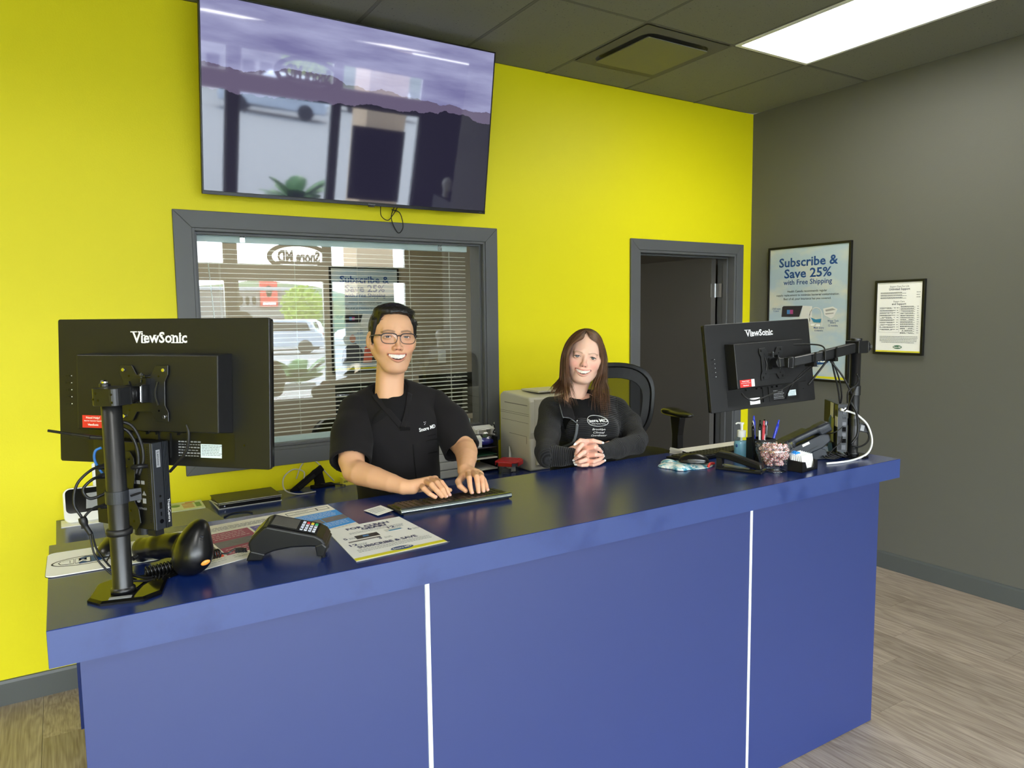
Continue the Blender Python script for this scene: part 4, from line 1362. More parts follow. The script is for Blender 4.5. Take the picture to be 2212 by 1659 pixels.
def vesa(par, M, scale=1.0):
    """X shaped mounting plate in monitor space, expressed in world and parented to the stand"""
    b = B(); b.T = M
    h = .060; n_ = .034
    poly = [(-h, -h), (-.030, -h), (-.018, -.040), (.018, -.040), (.030, -h), (h, -h), (h, -.040), (.052, -.026), (.052, .026), (h, .040),
            (h, h), (.030, h), (.018, .040), (-.018, .040), (-.030, h), (-h, h), (-h, .040), (-.052, .026), (-.052, -.026), (-h, -.040)]
    b.prism(poly, .0025, (0, 0, .048))
    b.go('mounting_plate', 'black_metal', par, bevel=.0006, seg=1)
    s = B(); s.T = M
    for sx in (-.05, .05):
        for sy in (-.05, .05):
            s.cyl((sx, sy, .0505), (sx, sy, .0540), .0042, n=14)
    s.go('screw', 'chrome' if par.name == 'monitor_stand' else 'black_satin', par, bevel=.0006, seg=1)
    hl = B(); hl.T = M
    for sx in (-.037, .037):
        for sy in (-.037, .037):
            hl.cyl((sx, sy, .0504), (sx, sy, .0508), .0022, n=10)
    hl.go('plate_hole', 'black_gloss', par)
    ar = B(); ar.T = M
    for s_ in (-1, 1):
        ar.tube([(s_*.036, .025, .052), (s_*.030, 0, .053), (s_*.036, -.025, .052)], .0022, 6)
    ar.go('plate_rib', 'black_metal', par)
    k = B(); k.T = M
    k.b2((-.016, .030, .0505), (.016, .0325, .066)); k.b2((-.016, .036, .0505), (.016, .0385, .066)); k.b2((.0155, .0, .0505), (.0185, .0325, .066)); k.b2((-.0185, -.022, .0505), (-.0155, .0, .066))
    k.cyl((0, .024, .058), (0, .044, .058), .0022, n=8); k.cyl((0, .0385, .058), (0, .042, .058), .005, n=8)
    k.b2((-.02, -.02, .0505), (.02, .02, .056))
    k.go('tilt_bracket', 'black_metal', par)

# ---- left stand : octagonal foot, pole, head clamp
PX1, PY1 = -4.281, -1.968
st = thing('monitor_stand', 'black metal pole stand with octagonal foot at the left counter end', 'monitor stand', (PX1, PY1, CZ))
I0 = Matrix.Translation(-Vector((PX1, PY1, CZ)))
def child_world(par):
    """returns inverse so world-space builds can be parented"""
    return par.matrix_world.inverted()
bpy.context.view_layer.update()
b = B()
hx, hy, ch = .070, .075, .030
oct_ = [(-hx+ch, -hy), (hx-ch, -hy), (hx, -hy+ch), (hx, hy-ch), (hx-ch, hy), (-hx+ch, hy), (-hx, hy-ch), (-hx, -hy+ch)]
R2 = Matrix.Rotation(math.radians(-14), 3, 'Z')
o8 = [tuple((R2 @ Vector((p[0], p[1], 0))).xy) for p in oct_]
n = 8
vs = [(p[0]+.012, p[1]+.018, 0.0) for p in o8]+[(p[0]+.012, p[1]+.018, .005) for p in o8]+[(p[0]*.93+.012, p[1]*.93+.018, .009) for p in o8]
fs = [tuple(range(7, -1, -1)), tuple(range(16, 24))]+[(i, (i+1) % 8, (i+1) % 8+8, i+8) for i in range(8)]+[(i+8, (i+1) % 8+8, (i+1) % 8+16, i+16) for i in range(8)]
raw('foot_plate', vs, fs, 'black_gloss', st)
rs = R2.copy()
B().box((-.008, -.040, .0095), (.042, .013, .0006), rs.to_3x3()).go('foot_sticker', 'letter_grey', st)
B().lathe([(.0235, .009), (.0235, .016), (.0205, .018), (.0195, .020), (.0195, .425), (.017, .427)], 40).go('pole', 'black_metal', st, smooth=True)
cl = B(); cl.lathe([(.021, .130), (.0245, .131), (.0255, .137), (.0245, .143), (.021, .144)], 32)
cl.go('cable_clip', 'black_rubber', st, smooth=True)
# head clamp box with rounded front, joint and plate
top = .425
hb = B()
ex = Vector((.7046, -.7096, 0)).normalized(); nn = Vector((-.7083, -.7035, 0)).normalized()
hb.T = Matrix(((ex.x, nn.x, 0, 0), (ex.y, nn.y, 0, 0), (0, 0, 1, 0), (0, 0, 0, 1)))
hb.prism(rrect(.062, .056, .014, 5, .004, 0), .036, (0, 0, top-.022))
hb.go('head_clamp', 'black_metal', st, bevel=.001, seg=1)
holes = B(); holes.T = hb.T
for a, z in ((-.018, -.004), (-.006, -.006), (-.011, .008), (.026, .006), (.027, -.010)):
    holes.cyl((a, .0278, top-.004+z), (a, .0284, top-.004+z), .0023, n=10)
holes.go('clamp_hole', 'black_gloss', st)
iW = child_world(st)
j = B(); j.T = iW @ MM[1]
j.cyl((-.002, .0, .054), (-.002, 0, .090), .017, n=24); j.ell((-.004, 0, .092), (.019, .020, .017), 20, 12)
j.cyl((-.05, .004, .098), (-.004, .004, .094), .014, n=20); j.cyl((-.052, -.018, .102), (-.052, .022, .102), .011, n=20)
j.cyl((-.060, .0225, .100), (-.052, .0225, .100), .008, n=6)
j.b2((.016, -.019, .056), (.021, .019, .082))
j.go('swivel_joint', 'black_metal', st, bevel=.001, seg=1)
j = B(); j.T = iW @ MM[1]
j.cyl((.008, .0, .104), (.004, 0, .113), .0082, n=6); j.cyl((-.052, .022, .102), (-.052, .027, .102), .0065, n=12); j.b2((.018, -.017, .076), (.020, .017, .084))
j.go('bolt', 'chrome', st, bevel=.001, seg=1)
_M = iW @ MM[1]
MM1L = _M
def vesa_l(par, i):
    L_ = par.matrix_world.inverted() @ MM[i]
    global _flag
    b = L_
    vesa(par, b)
MM_SAVE = MM[1]
vesa_l(st, 1)

# ---- right stand : pole, double arm
PX2, PY2 = -1.712, -1.956
st2 = thing('monitor_arm_stand', 'black pole stand with a long horizontal arm at the right counter end', 'monitor stand', (PX2, PY2, CZ))
bpy.context.view_layer.update()
B().lathe([(.0, .0), (.058, .0), (.058, .006), (.054, .009), (.022, .010)], 32).go('foot_plate', 'black_gloss', st2, smooth=False)
B().lathe([(.0235, .009), (.0235, .016), (.0195, .019), (.0195, .430), (.024, .431), (.024, .455), (.014, .457)], 36).go('pole', 'black_metal', st2, smooth=True)
iW2 = child_world(st2)
P = Vector((PX2, PY2, CZ+.436))
mp = MM[2] @ Vector((0, 0, .085))
elbow = Vector((mp.x+.045, mp.y-.015, mp.z+.0))
mid = (P*.42+elbow*.58)+Vector((0, -.012, .0))
ar = B(); ar.T = iW2
def beam(b, p0, p1, w_, h_):
    d = (p1-p0); L = d.length; d.normalize(); up = Vector((0, 0, 1)); sd = d.cross(up).normalized(); up = sd.cross(d)
    R_ = Matrix((d, sd, up)).transposed()
    b.box((p0+p1)/2, (L, w_, h_), R_)
beam(ar, P+Vector((.0, -.004, .0)), mid, .030, .038)
ar.go('upper_arm', 'black_metal', st2, bevel=.004)
ar = B(); ar.T = iW2
beam(ar, mid, elbow, .026, .034)
ar.go('forearm', 'black_metal', st2, bevel=.004)
ar = B(); ar.T = iW2
ar.b2(P+Vector((-.028, -.030, -.024)), P+Vector((.032, .028, .024)))
ar.prism([(-.0, -.024), (.030, 0), (0, .024)], .004, P+Vector((.032, -.028, 0)), (1, 0, 0), (0, 0, 1))
ar.cyl(P+Vector((0, 0, .024)), P+Vector((0, 0, .034)), .022, n=24)
ar.go('arm_clamp', 'black_metal', st2, bevel=.002)
ar = B(); ar.T = iW2
ar.cyl(P+Vector((.046, -.036, 0)), P+Vector((.046, -.028, 0)), .007, n=12)
ar.go('bolt', 'steel', st2)
ar = B(); ar.T = iW2
for q in (.30, .62):
    c0 = P.lerp(elbow, q+.12)+Vector((0, -.012, 0)); ar.b2(c0+Vector((-.009, -.020, -.030)), c0+Vector((.009, .020, -.016))); ar.b2(c0+Vector((-.004, -.0205, -.03)), c0+Vector((.004, -.0165, .024)))
ar.go('cable_clip', 'black_plastic', st2)
ar = B(); ar.T = iW2
ar.cyl(elbow+Vector((0, 0, -.021)), elbow+Vector((0, 0, .021)), .015, n=24)
ar.b2(elbow+Vector((-.030, -.014, -.018)), elbow+Vector((-.0, .014, .018)))
ar.T = iW2 @ MM[2]
ar.cyl((.0, 0, .054), (.0, 0, .090), .019, n=24); ar.b2((-.006, -.016, .065), (.034, .016, .094))
ar.go('swivel_joint', 'black_metal', st2, bevel=.0015, seg=1)
vesa_l(st2, 2)

# ---- front arm section hidden behind: second arm stub pointing back
# ================================================================ MINI COMPUTERS
def place(par, b):
    b.T = par.matrix_world.inverted()
    return b
# ================================================================ LEFT END OF THE COUNTER
def mini_pc2(label, M, lettered, thick=.040):
    """local x = front panel direction, y = up, z = towards the broad face in view"""
    t = thing('mini_computer', label, 'computer', M=M)
    w, h, d = .183, .192, thick
    B().b2((-w/2, -h/2, -d/2), (w/2-.006, h/2, d/2)).go('case', 'black_plastic', t, bevel=.0015, seg=1)
    B().b2((w/2-.006, -h/2, -d/2+.015), (w/2, h/2, d/2)).go('front_panel', 'dark_grey_plastic', t, bevel=.001, seg=1)
    B().b2((w/2-.006, -h/2, -d/2), (w/2-.003, h/2, -d/2+.015)).go('grille_back', 'black_plastic', t)
    for k in range(4):
        z0 = -d/2+.0004+k*.0038
        B().b2((w/2-.006, -h/2, z0), (w/2+.0015, h/2, z0+.0021)).go('grille_bar', 'dark_grey_plastic', t)
    f = B()
    for k in range(34):
        f.b2((w/2-.017, h/2-.010-k*.005, d/2-.0005), (w/2-.0125, h/2-.0075-k*.005, d/2+.0003))
    f.go('vent_slots', 'dark_void', t)['kind'] = 'stuff'
    zc = .006
    p = B(); p.cyl((w/2, -.022, zc), (w/2+.0006, -.022, zc), .0028, n=12); p.go('audio_port', 'black_gloss', t)
    p = B(); p.b2((w/2, -.050, zc-.003), (w/2+.0006, -.036, zc+.003)); p.go('usb_port', 'black_gloss', t)
    p = B(); p.b2((w/2, -.066, zc-.0015), (w/2+.0006, -.057, zc+.0015)); p.go('usb_port', 'black_gloss', t)
    p = B(); p.cyl((w/2, -.078, zc), (w/2+.0012, -.078, zc), .0048, n=16); p.go('power_button', 'black_gloss', t)
    if lettered:
        B().b2((w/2+.0001, .042, zc-.0045), (w/2+.0007, .080, zc+.0055)).go('name_label', 'letter_grey', t)
        fit_text('lettering', 'Lenovo', .030, 'ink', t, (w/2+.0007, .061, zc+.0005), (0, -1, 0), (0, 0, -1), h=.0055, bold=.01)
        fit_text('lettering', 'ThinkCentre', .052, 'letter_white', t, (w/2+.0017, -.058, -d/2+.0065), (0, -1, 0), (0, 0, -1), h=.0062, bold=.0)
        g = B()
        for x, y in ((.030, .008), (.044, .008), (.058, .008)):
            g.b2((x-.005, y-.004, d/2), (x+.005, y+.004, d/2+.0003))
        g.go('print_symbols', 'letter_grey', t)
        g = B(); g.prism([(.036, -.020), (.048, -.020), (.042, -.010)], .0003, (0, 0, d/2)); g.prism([(.054, -.020), (.066, -.020), (.060, -.010)], .0003, (0, 0, d/2))
        g.cyl((.042, -.032, d/2), (.042, -.032, d/2+.0003), .006, n=16); g.b2((.055, -.038, d/2), (.065, -.027, d/2+.0003))
        g.go('print_symbols', 'letter_grey', t)
        fit_text('print_text', 'R41079450', .034, 'letter_grey', t, (.048, -.050, d/2), h=.005)
    return t
# front edge of the case at (-4.215,-1.95); broad face looks left, narrow face right
nN = Vector((.57, -.82, 0)).normalized(); nL = Vector((0, 0, 1)).cross(nN)*-1
nL = nN.cross(Vector((0, 0, 1)))
Cpc = Vector((-4.209, -1.945, 1.266))-nN*.0915-nL*.020
pc1 = mini_pc2('black mini computer with a white maker label clamped upright behind the left pole', frame(Cpc, nN, (0, 0, 1)), True)
bpy.context.view_layer.update()
# bracket holding it: clamp band on the pole and a drilled plate
I = iW
b = B(); b.T = I
b.lathe([(.0200, -.013), (.0225, -.013), (.0225, .013), (.0200, .013)], 32, (PX1, PY1, 1.262), closed=True)
b.go('band_clamp', 'dark_grey_plastic', st, smooth=False)
b = B(); b.T = I
b.box((PX1+.030, PY1-.004, 1.262), (.030, .005, .026)); b.go('clamp_ear', 'dark_grey_plastic', st, bevel=.001)
b = B(); b.T = I
b.cyl((PX1+.024, PY1-.014, 1.262), (PX1+.043, PY1-.006, 1.265), .0022, n=8); b.go('clamp_screw', 'black_satin', st)
pm_ = pc1.matrix_world
b = B(); b.T = I @ pm_
poly = [(x_+.050, y_) for x_, y_ in [(-.055, -.092), (-.010, -.098), (.004, -.080), (.0, -.050), (-.010, -.035), (-.012, .0), (-.006, .018), (-.006, .062), (-.016, .076), (-.038, .076), (-.085, .030), (-.085, -.06)]]
b.prism(poly, .002, (0, 0, .026)); b.go('computer_bracket', 'black_metal', st, bevel=.0005, seg=1)
b = B(); b.T = I @ pm_
for x, y in ((.030, .060), (.022, .042), (.012, .024), (.018, -.035), (.026, -.055), (.034, -.078)):
    b.cyl((x, y, .0279), (x, y, .0285), .0028, n=10)
b.go('bracket_hole', 'black_gloss', st)
b = B(); b.T = I @ pm_
b.T = Matrix.Identity(4); b.cyl((.03, -.112, .0), (.03, -.095, .0), .020, n=24); b.go('rubber_foot', 'black_rubber', pc1)
B().b2((.055, -.112, -.010), (.078, -.095, .012)).go('rubber_foot', 'black_rubber', pc1)
# antenna
def cable(name, label, pts, r, m='black_rubber', parent=None, n=8):
    b = B()
    if parent is not None: b.T = parent.matrix_world.inverted()
    b.tube(pts, r, n)
    o = b.go(name, m, parent, smooth=True)
    if parent is None: tag(o, label, 'cable')
    return o
b = B(); b.T = pm_.inverted()
b.cyl((-4.296, -1.862, 1.372), (-4.318, -1.852, 1.374), .0042, .0050, n=12); b.cyl((-4.318, -1.852, 1.374), (-4.352, -1.825, 1.380), .0052, .0032, n=12); b.cyl((-4.352, -1.825, 1.380), (-4.396, -1.800, 1.389), .0032, .0030, n=12)
b.go('antenna', 'black_plastic', pc1, smooth=False)
# cables on the pole
cable('monitor_cable', 'black cable looping from the left monitor arm down to its tied bundle', [(-4.275, -1.955, 1.418), (-4.248, -1.960, 1.408), (-4.232, -1.960, 1.375), (-4.228, -1.962, 1.335), (-4.238, -1.960, 1.300)], .0034)
cable('monitor_cable', 'second black cable beside the first, left monitor pole', [(-4.275, -1.952, 1.405), (-4.254, -1.955, 1.395), (-4.240, -1.957, 1.365), (-4.237, -1.958, 1.330), (-4.243, -1.958, 1.302)], .0034)
b = B(); b.tube([(-4.250, -1.962, 1.318), (-4.236, -1.972, 1.320), (-4.224, -1.962, 1.318), (-4.236, -1.950, 1.316), (-4.250, -1.962, 1.318)], .0048, 8)
tag(b.go('cable_tie', 'black_rubber', smooth=True), 'black hook and loop wrap around the cables by the left pole', 'cable tie')
cable('network_cable', 'short bright blue network cable behind the left pole', [(-4.300, -1.870, 1.352), (-4.312, -1.868, 1.345), (-4.314, -1.868, 1.325), (-4.304, -1.868, 1.300), (-4.288, -1.868, 1.270), (-4.286, -1.855, 1.16), (-4.284, -1.82, 1.080)], .0028, 'cable_blue')
cable('power_cable', 'long black cable curving left of the pole down to a moulded lump', [(-4.300, -1.880, 1.312), (-4.322, -1.895, 1.310), (-4.350, -1.905, 1.285), (-4.358, -1.910, 1.245), (-4.346, -1.915, 1.215)], .0030)
cable('data_cable', 'black cable making a tight loop left of the pole', [(-4.302, -1.885, 1.292), (-4.322, -1.900, 1.290), (-4.340, -1.905, 1.272), (-4.330, -1.908, 1.252), (-4.305, -1.905, 1.256), (-4.290, -1.90, 1.268)], .0032)
cable('data_cable', 'thin black cable arching out low on the left of the pole', [(-4.300, -1.885, 1.226), (-4.322, -1.898, 1.228), (-4.342, -1.908, 1.212), (-4.346, -1.912, 1.190)], .0028)
b = B()
for z_ in (1.312, 1.292, 1.226):
    b = B(); b.cyl((-4.292, -1.878, z_), (-4.312, -1.888, z_), .0075, .0045, n=8); o_ = b.go('cable_plug', 'black_rubber'); tag(o_, {1.312: 'upper black cable plug at the back of the left mini computer', 1.292: 'middle black cable plug at the back of the left mini computer', 1.226: 'lowest black cable plug at the back of the left mini computer'}[z_], 'plug')
b = B(); b.tube([(-4.346, -1.915, 1.215), (-4.340, -1.918, 1.196), (-4.332, -1.920, 1.178)], lambda t: .0085*(.6+.4*math.sin(PI*min(1, t*1.6+.2))), 12)
o_ = b.go('cable_lump', 'black_rubber', smooth=True); tag(o_, 'black moulded lump on the cables left of the pole', 'cable')
cable('thin_cable', 'thin black cable running from the lump to behind the pole foot', [(-4.334, -1.920, 1.182), (-4.328, -1.925, 1.135), (-4.312, -1.93, 1.105), (-4.290, -1.935, 1.080), (-4.262, -1.93, 1.064)], .0020)
cable('thin_cable', 'second thin black cable under the lump, nearer the mouse', [(-4.330, -1.918, 1.180), (-4.322, -1.915, 1.140), (-4.300, -1.915, 1.100), (-4.275, -1.918, 1.075), (-4.250, -1.905, 1.0575)], .0020)
for k, (dx, dy) in enumerate(((0, 0), (.006, .008), (.012, -.004))):
    cable('floor_cable', ['topmost', 'middle', 'lowest'][k]+' of the black cables trailing right from the pole foot', [(-4.270+dx*.3, -1.945+dy, 1.092-.010*k), (-4.252+dx, -1.935+dy, 1.075-.006*k), (-4.228+dx, -1.920+dy, 1.0600-.001*k), (-4.200+dx, -1.900+dy*.5, 1.0545+.0006*k)], .0024)
cable('display_cable', 'black cable dropping from the back of the left monitor', [(-4.190, -1.972, 1.405), (-4.187, -1.978, 1.385), (-4.192, -1.972, 1.350), (-4.206, -1.955, 1.325), (-4.222, -1.93, 1.30)], .0034)
for o_ in [o for o in bpy.data.objects if o.name.startswith('display_cable')]:
    o_.data.transform(Matrix.Translation((.045, -.02, -.002)))

# mouse pad with logo
t = thing('mouse_pad', 'white mouse pad with blue oval logo at the left counter end', 'mouse pad', (-4.302, -1.668, CZ), math.radians(-1))
B().prism(rrect(.238, .195, .018), .003).go('pad', 'paper_white', t, bevel=.001, seg=1)
B().prism(rrect(.240, .197, .018), .0012, (0, 0, .0)).go('pad_base', 'black_rubber', t)
b = B(); o1 = oval(-.040, -.005, .070, .036, 36); o2 = oval(-.040, -.005, .066, .032, 36)
vs = [(p[0], p[1], .0032) for p in o1+o2]; raw('logo_ring', vs, [(i, (i+1) % 36, (i+1) % 36+36, i+36) for i in range(36)], 'ink', t)
flat('logo_fill', [[(-.052, -.030), (-.010, -.027), (.010, -.010), (.016, .008), (.0, .020), (-.040, .026), (-.060, .010)]], 'ink_blue', t, .0031, .0002)
fit_text('lettering', 'MD', .064, 'paper_white', t, (-.062, -.005, .0036), (-1, 0, 0), (0, -1, 0), h=.032, bold=.03)
o_ = fit_text('lettering', 'MD', .068, 'ink', t, (-.062, -.005, .0034), (-1, 0, 0), (0, -1, 0), h=.035, bold=.05)

def mouse(label, loc, rz, silver):
    t = thing('computer_mouse', label, 'mouse', loc, rz)
    S = SDF((-.060, -.038, 0), (.060, .038, .042), .0016)
    S.el((0.004, 0, .004), (.054, .031, .033)); S.el((-.022, 0, .004), (.034, .0305, .024), k=.01)
    S.half((0, 0, .003), (0, 0, -1), .003)
    S.rc((-.052, 0, .038), (-.012, 0, .045), .0010, .0010, op='s')
    S.go('shell', 'black_satin', t)
    B().cyl((-.028, -.003, .0235), (-.028, .003, .0235), .007, n=16).go('wheel', 'black_rubber', t)
    if silver:
        b = B()
        for s_ in (-1, 1):
            b.tube([(-.045, s_*.020, .012), (-.015, s_*.0285, .017), (.015, s_*.0285, .0175), (.045, s_*.019, .013)], .0012, 6)
        b.go('silver_trim', 'steel', t, smooth=True)
    else:
        b = B(); b.b2((-.056, -.0006, .0100), (-.0525, .0006, .020)); b.go('button_split', 'black_gloss', t)
    return t
MS1 = mouse('black wired mouse lying on the white logo pad', (-4.283, -1.640, CZ+.003), math.radians(75), False)
bpy.context.view_layer.update()
cable('mouse_cord', '', [(-4.290, -1.698, CZ+.012), (-4.300, -1.74, CZ+.006), (-4.285, -1.80, CZ+.004), (-4.262, -1.87, CZ+.004)], .0017, 'black_rubber', MS1)

# barcode scanner
t = thing('barcode_scanner', 'glossy black handheld barcode scanner lying on its side with orange badge', 'scanner', (-4.165, -1.83, CZ))
bpy.context.view_layer.update(); IS = t.matrix_world.inverted()
S = SDF((-4.27, -2.02, CZ), (-4.05, -1.70, CZ+.135), .0019)
S.chain([((-4.222, -1.762, CZ+.033), .0245), ((-4.190, -1.810, CZ+.046), .0275), ((-4.160, -1.858, CZ+.056), .0285)], k=.01)
S.el((-4.226, -1.755, CZ+.028), (.021, .024, .030), k=.006)
Rh = Matrix.Rotation(math.radians(26), 3, 'Y')
S.el((-4.136, -1.905, CZ+.062), (.0330, .043, .064), k=.010, R=Rh)
S.el((-4.129, -1.911, CZ+.040), (.0345, .043, .038), k=.030, R=Rh)
S.half((0, 0, CZ+.001), (0, 0, -1), .002)
V, Q = S.mesh(); npmesh('scanner_body', V+np.array(IS.translation), Q, 'black_satin', t)
b = B(); b.T = IS; b.ell((-4.117, -1.962, CZ+.036), (.0105, .003, .0058), 18, 8, Matrix.Rotation(math.radians(-18), 3, 'Y') @ Matrix.Rotation(math.radians(12), 3, 'X'))
mat('orange_badge', (236, 150, 60), .3); b.go('badge', 'orange_badge', t, smooth=True)
b = B(); b.T = IS
for k in range(2): b.box((-4.120-.001*k, -1.943, CZ+.092-.010*k), (.008, .006, .004), Rh)
b.go('indicator', 'black_gloss', t)
def coil(a, b_, turns, R_, r, m, parent, name='coiled_cord'):
    a, b_ = Vector(a), Vector(b_); M_ = rot_to(b_-a); L_ = (b_-a).length
    pts = []
    n_ = turns*12
    for i in range(n_+1):
        an = 2*PI*i/12; pts.append(a+(M_ @ Vector((R_*math.cos(an), R_*math.sin(an), L_*i/n_))))
    b = B(); b.T = parent.matrix_world.inverted(); b.tube(pts, r, 7, False)
    return b.go(name, m, parent, smooth=True)
coil((-4.232, -1.882, CZ+.014), (-4.150, -1.885, CZ+.021), 11, .0095, .0024, 'black_satin', t)
coil((-4.105, -1.862, CZ+.020), (-4.070, -1.848, CZ+.017), 6, .0095, .0024, 'black_satin', t)
coil((-4.248, -1.785, CZ+.020), (-4.232, -1.772, CZ+.024), 7, .0045, .0016, 'black_rubber', t, 'strain_relief')
o_ = cable('cord', '', [(-4.070, -1.848, CZ+.017), (-4.050, -1.845, CZ+.012), (-4.030, -1.845, CZ+.020), (-4.008, -1.852, CZ+.018)], .0022, 'black_satin', t)
t = thing('scanner_base', 'flat black oval base plate under the scanner cord', 'base', (-4.196, -1.880, CZ), math.radians(40))
S = SDF((-.062, -.045, 0), (.062, .045, .018), .0018); S.el((0, 0, .001), (.058, .038, .009)); S.half((0, 0, .0005), (0, 0, -1)); S.go('plate', 'black_gloss', t)

# payment terminal
t = thing('card_terminal', 'black card payment terminal with white keypad propped up on feet', 'card reader', (-3.906, -1.912, CZ+.004), math.radians(-27)); t.rotation_euler = (math.radians(5), 0, math.radians(-27))
# local x along its length (+x towards the keypad), y across, profile in x-z
W_ = .086
prof = [(-.096, .024), (-.099, .046), (-.092, .056), (-.062, .084), (-.052, .087), (.058, .060), (.074, .050), (.081, .038), (.079, .026), (.064, .030), (.048, .032), (.0, .031), (-.040, .024), (-.068, .012)]
b = B(); b.prism(prof, W_, (0, W_/2, 0), (1, 0, 0), (0, 0, 1)); b.go('body', 'black_plastic', t, bevel=.005, seg=3)
b = B(); b.prism([(-.106, .0025), (-.068, .0025), (-.060, .018), (-.094, .028), (-.099, .018)], W_+.002, (0, W_/2+.001, 0), (1, 0, 0), (0, 0, 1)); b.go('rear_foot', 'black_plastic', t, bevel=.003)
b = B(); b.prism([(.060, .008), (.077, .006), (.084, .030), (.074, .040), (.056, .034)], W_+.001, (0, W_/2, 0), (1, 0, 0), (0, 0, 1)); b.go('front_foot', 'black_plastic', t, bevel=.003)
for x_, y_ in ((-.100, -.030), (-.100, .030), (.072, -.028), (.072, .028)):
    B().cyl((x_, y_, .0), (x_, y_, .0026 if x_ < 0 else .009), .0055, n=12).go('rubber_foot', 'black_rubber', t)
ux = Vector((.110, 0, -.027)).normalized()      # down the sloped face
Tf = frame((-.052, 0, .0873), ux, (0, 1, 0))
b = B(); b.T = Tf; b.b2((.002, -.034, .0002), (.116, .034, .0014)); b.go('face_plate', 'black_satin', t, bevel=.001, seg=1)
mat('lcd_grey', (92, 90, 84), 0.35, var=(60, .12)); b = B(); b.T = Tf; b.b2((.006, -.027, .0014), (.066, .029, .0019)); b.go('display', 'lcd_grey', t)
mat('key_white', (214, 220, 236), .35); mat('key_red', (214, 50, 50), .35); mat('key_yellow', (232, 206, 60), .35); mat('key_green', (52, 176, 108), .35)
labs = [['1', '2', '3', ''], ['4', '5', '6', ''], ['7', '8', '9', ''], ['*', '0', '#', '']]
for c_ in range(4):
    for r_ in range(4):
        m_ = 'key_white' if r_ < 3 else ['key_white', 'key_red', 'key_yellow', 'key_green'][c_]
        x_ = .077+c_*.0098; y_ = -.024+r_*.0145
        b = B(); b.T = Tf; b.b2((x_-.0036, y_-.0055, .0014), (x_+.0036, y_+.0055, .0034)); b.go('key', m_, t, bevel=.0012, seg=2)
        if r_ < 3:
            fit_text('key_digit', labs[c_][r_], .004, 'ink', t, Tf @ Vector((x_, y_, .0034)), Tf.to_3x3() @ Vector((0, 1, 0)), Tf.to_3x3() @ Vector((-1, 0, 0)), h=.0045, bold=.03, ext=.0002)
mat('olive_gloss', (30, 31, 28), .2)
b = B(); b.T = frame((-.092, 0, .0565), (.030, 0, .028), (0, 1, 0)); b.b2((.0, -.033, .0002), (.040, .033, .0012)); b.go('printer_cover', 'olive_gloss', t, bevel=.001, seg=1)
coil_parent = t
bpy.context.view_layer.update()
coil((-4.035, -1.862, CZ+.020), (-4.010, -1.870, CZ+.020), 7, .0042, .0016, 'black_rubber', t, 'strain_relief')

# printed sheets
def sheet(name, label, cat, corners, m, thick=.0005, z=CZ):
    """corners: tl, tr, br, bl in world xy; returns thing whose frame has x along tl-tr, y towards tl"""
    tl, tr, br, bl = [Vector((c[0], c[1], z)) for c in corners]
    o_ = bl; ex = (br-bl); ey = tl-bl
    t = thing(name, label, cat, M=Matrix.Translation((bl.x, bl.y, z)))
    def uv(u, v, dz=0.0):
        p = bl*(1-u)*(1-v)+br*u*(1-v)+tr*u*v+tl*(1-u)*v
        return Vector((p.x-bl.x, p.y-bl.y, dz))
    q = [uv(0, 0), uv(1, 0), uv(1, 1), uv(0, 1)]
    b = B(); b.add(q+[p+Vector((0, 0, thick)) for p in q], [(3, 2, 1, 0), (4, 5, 6, 7), (0, 1, 5, 4), (1, 2, 6, 5), (2, 3, 7, 6), (3, 0, 4, 7)]); b.go('sheet', m, t)
    def patch(nm, u0, v0, u1, v1, mm, lift=.0003):
        p = [uv(u0, v0), uv(u1, v0), uv(u1, v1), uv(u0, v1)]
        b = B(); b.add([x+Vector((0, 0, thick+lift*.0)) for x in p]+[x+Vector((0, 0, thick+lift)) for x in p], [(4, 5, 6, 7), (0, 1, 5, 4), (1, 2, 6, 5), (2, 3, 7, 6), (3, 0, 4, 7)]); return b.go(nm, mm, t)
    def txt(s_, u, v, w_, mm, flip=False, h=None, bold=.01, lift=.0004):
        dx = (uv(u+.01, v)-uv(u, v)); dy = (uv(u, v+.01)-uv(u, v))
        if flip: dx, dy = -dx, -dy
        return fit_text('lettering', s_, w_, mm, t, uv(u, v, thick+lift), dx, dy, h=h, bold=bold, ext=.0001)
    def lines(u0, v0, u1, n_, dv, mm='ink_grey', hh=.0016):
        b = B()
        for k in range(n_):
            uu = u0
            while uu < u1-.01:
                wd = min(random.uniform(.012, .035), u1-uu)
                p = uv(uu+wd/2, v0-k*dv, thick+.0004); L_ = (uv(uu+wd, v0)-uv(uu, v0)).length
                a_ = math.atan2(*(uv(1, v0)-uv(0, v0)).yx)
                b.box(p, (L_, hh, .0002), Matrix.Rotation(a_, 3, 'Z')); uu += wd+.006
        o = b.go('fine_print', mm, t); o['kind'] = 'stuff'; return o
    return t, patch, txt, lines, uv
random.seed(21)
mat('print_red', (232, 70, 50), .5); mat('print_maroon', (158, 48, 84), .5); mat('print_purple', (92, 78, 156), .5); mat('print_blue', (48, 148, 232), .5); mat('print_photo', (110, 104, 106), .5, var=(60, .35))
t, patch, txt, lines, uv = sheet('brochure', 'large folded brochure with red, maroon, purple and blue panels behind the terminal', 'brochure', ((-4.160, -1.545), (-3.690, -1.490), (-3.683, -1.768), (-4.120, -1.905)), 'paper')
for k, (u0, u1, mm) in enumerate(((.0, .165, 'print_red'), (.180, .425, 'print_maroon'), (.440, .665, 'print_purple'), (.680, 1.0, 'print_blue'))):
    patch('colour_panel', u0, .16, u1, .745, mm)
patch('photo_strip', .0, .34, .165, .46, 'print_photo', .0005); patch('photo_strip', .180, .34, .425, .50, 'print_photo', .0005)
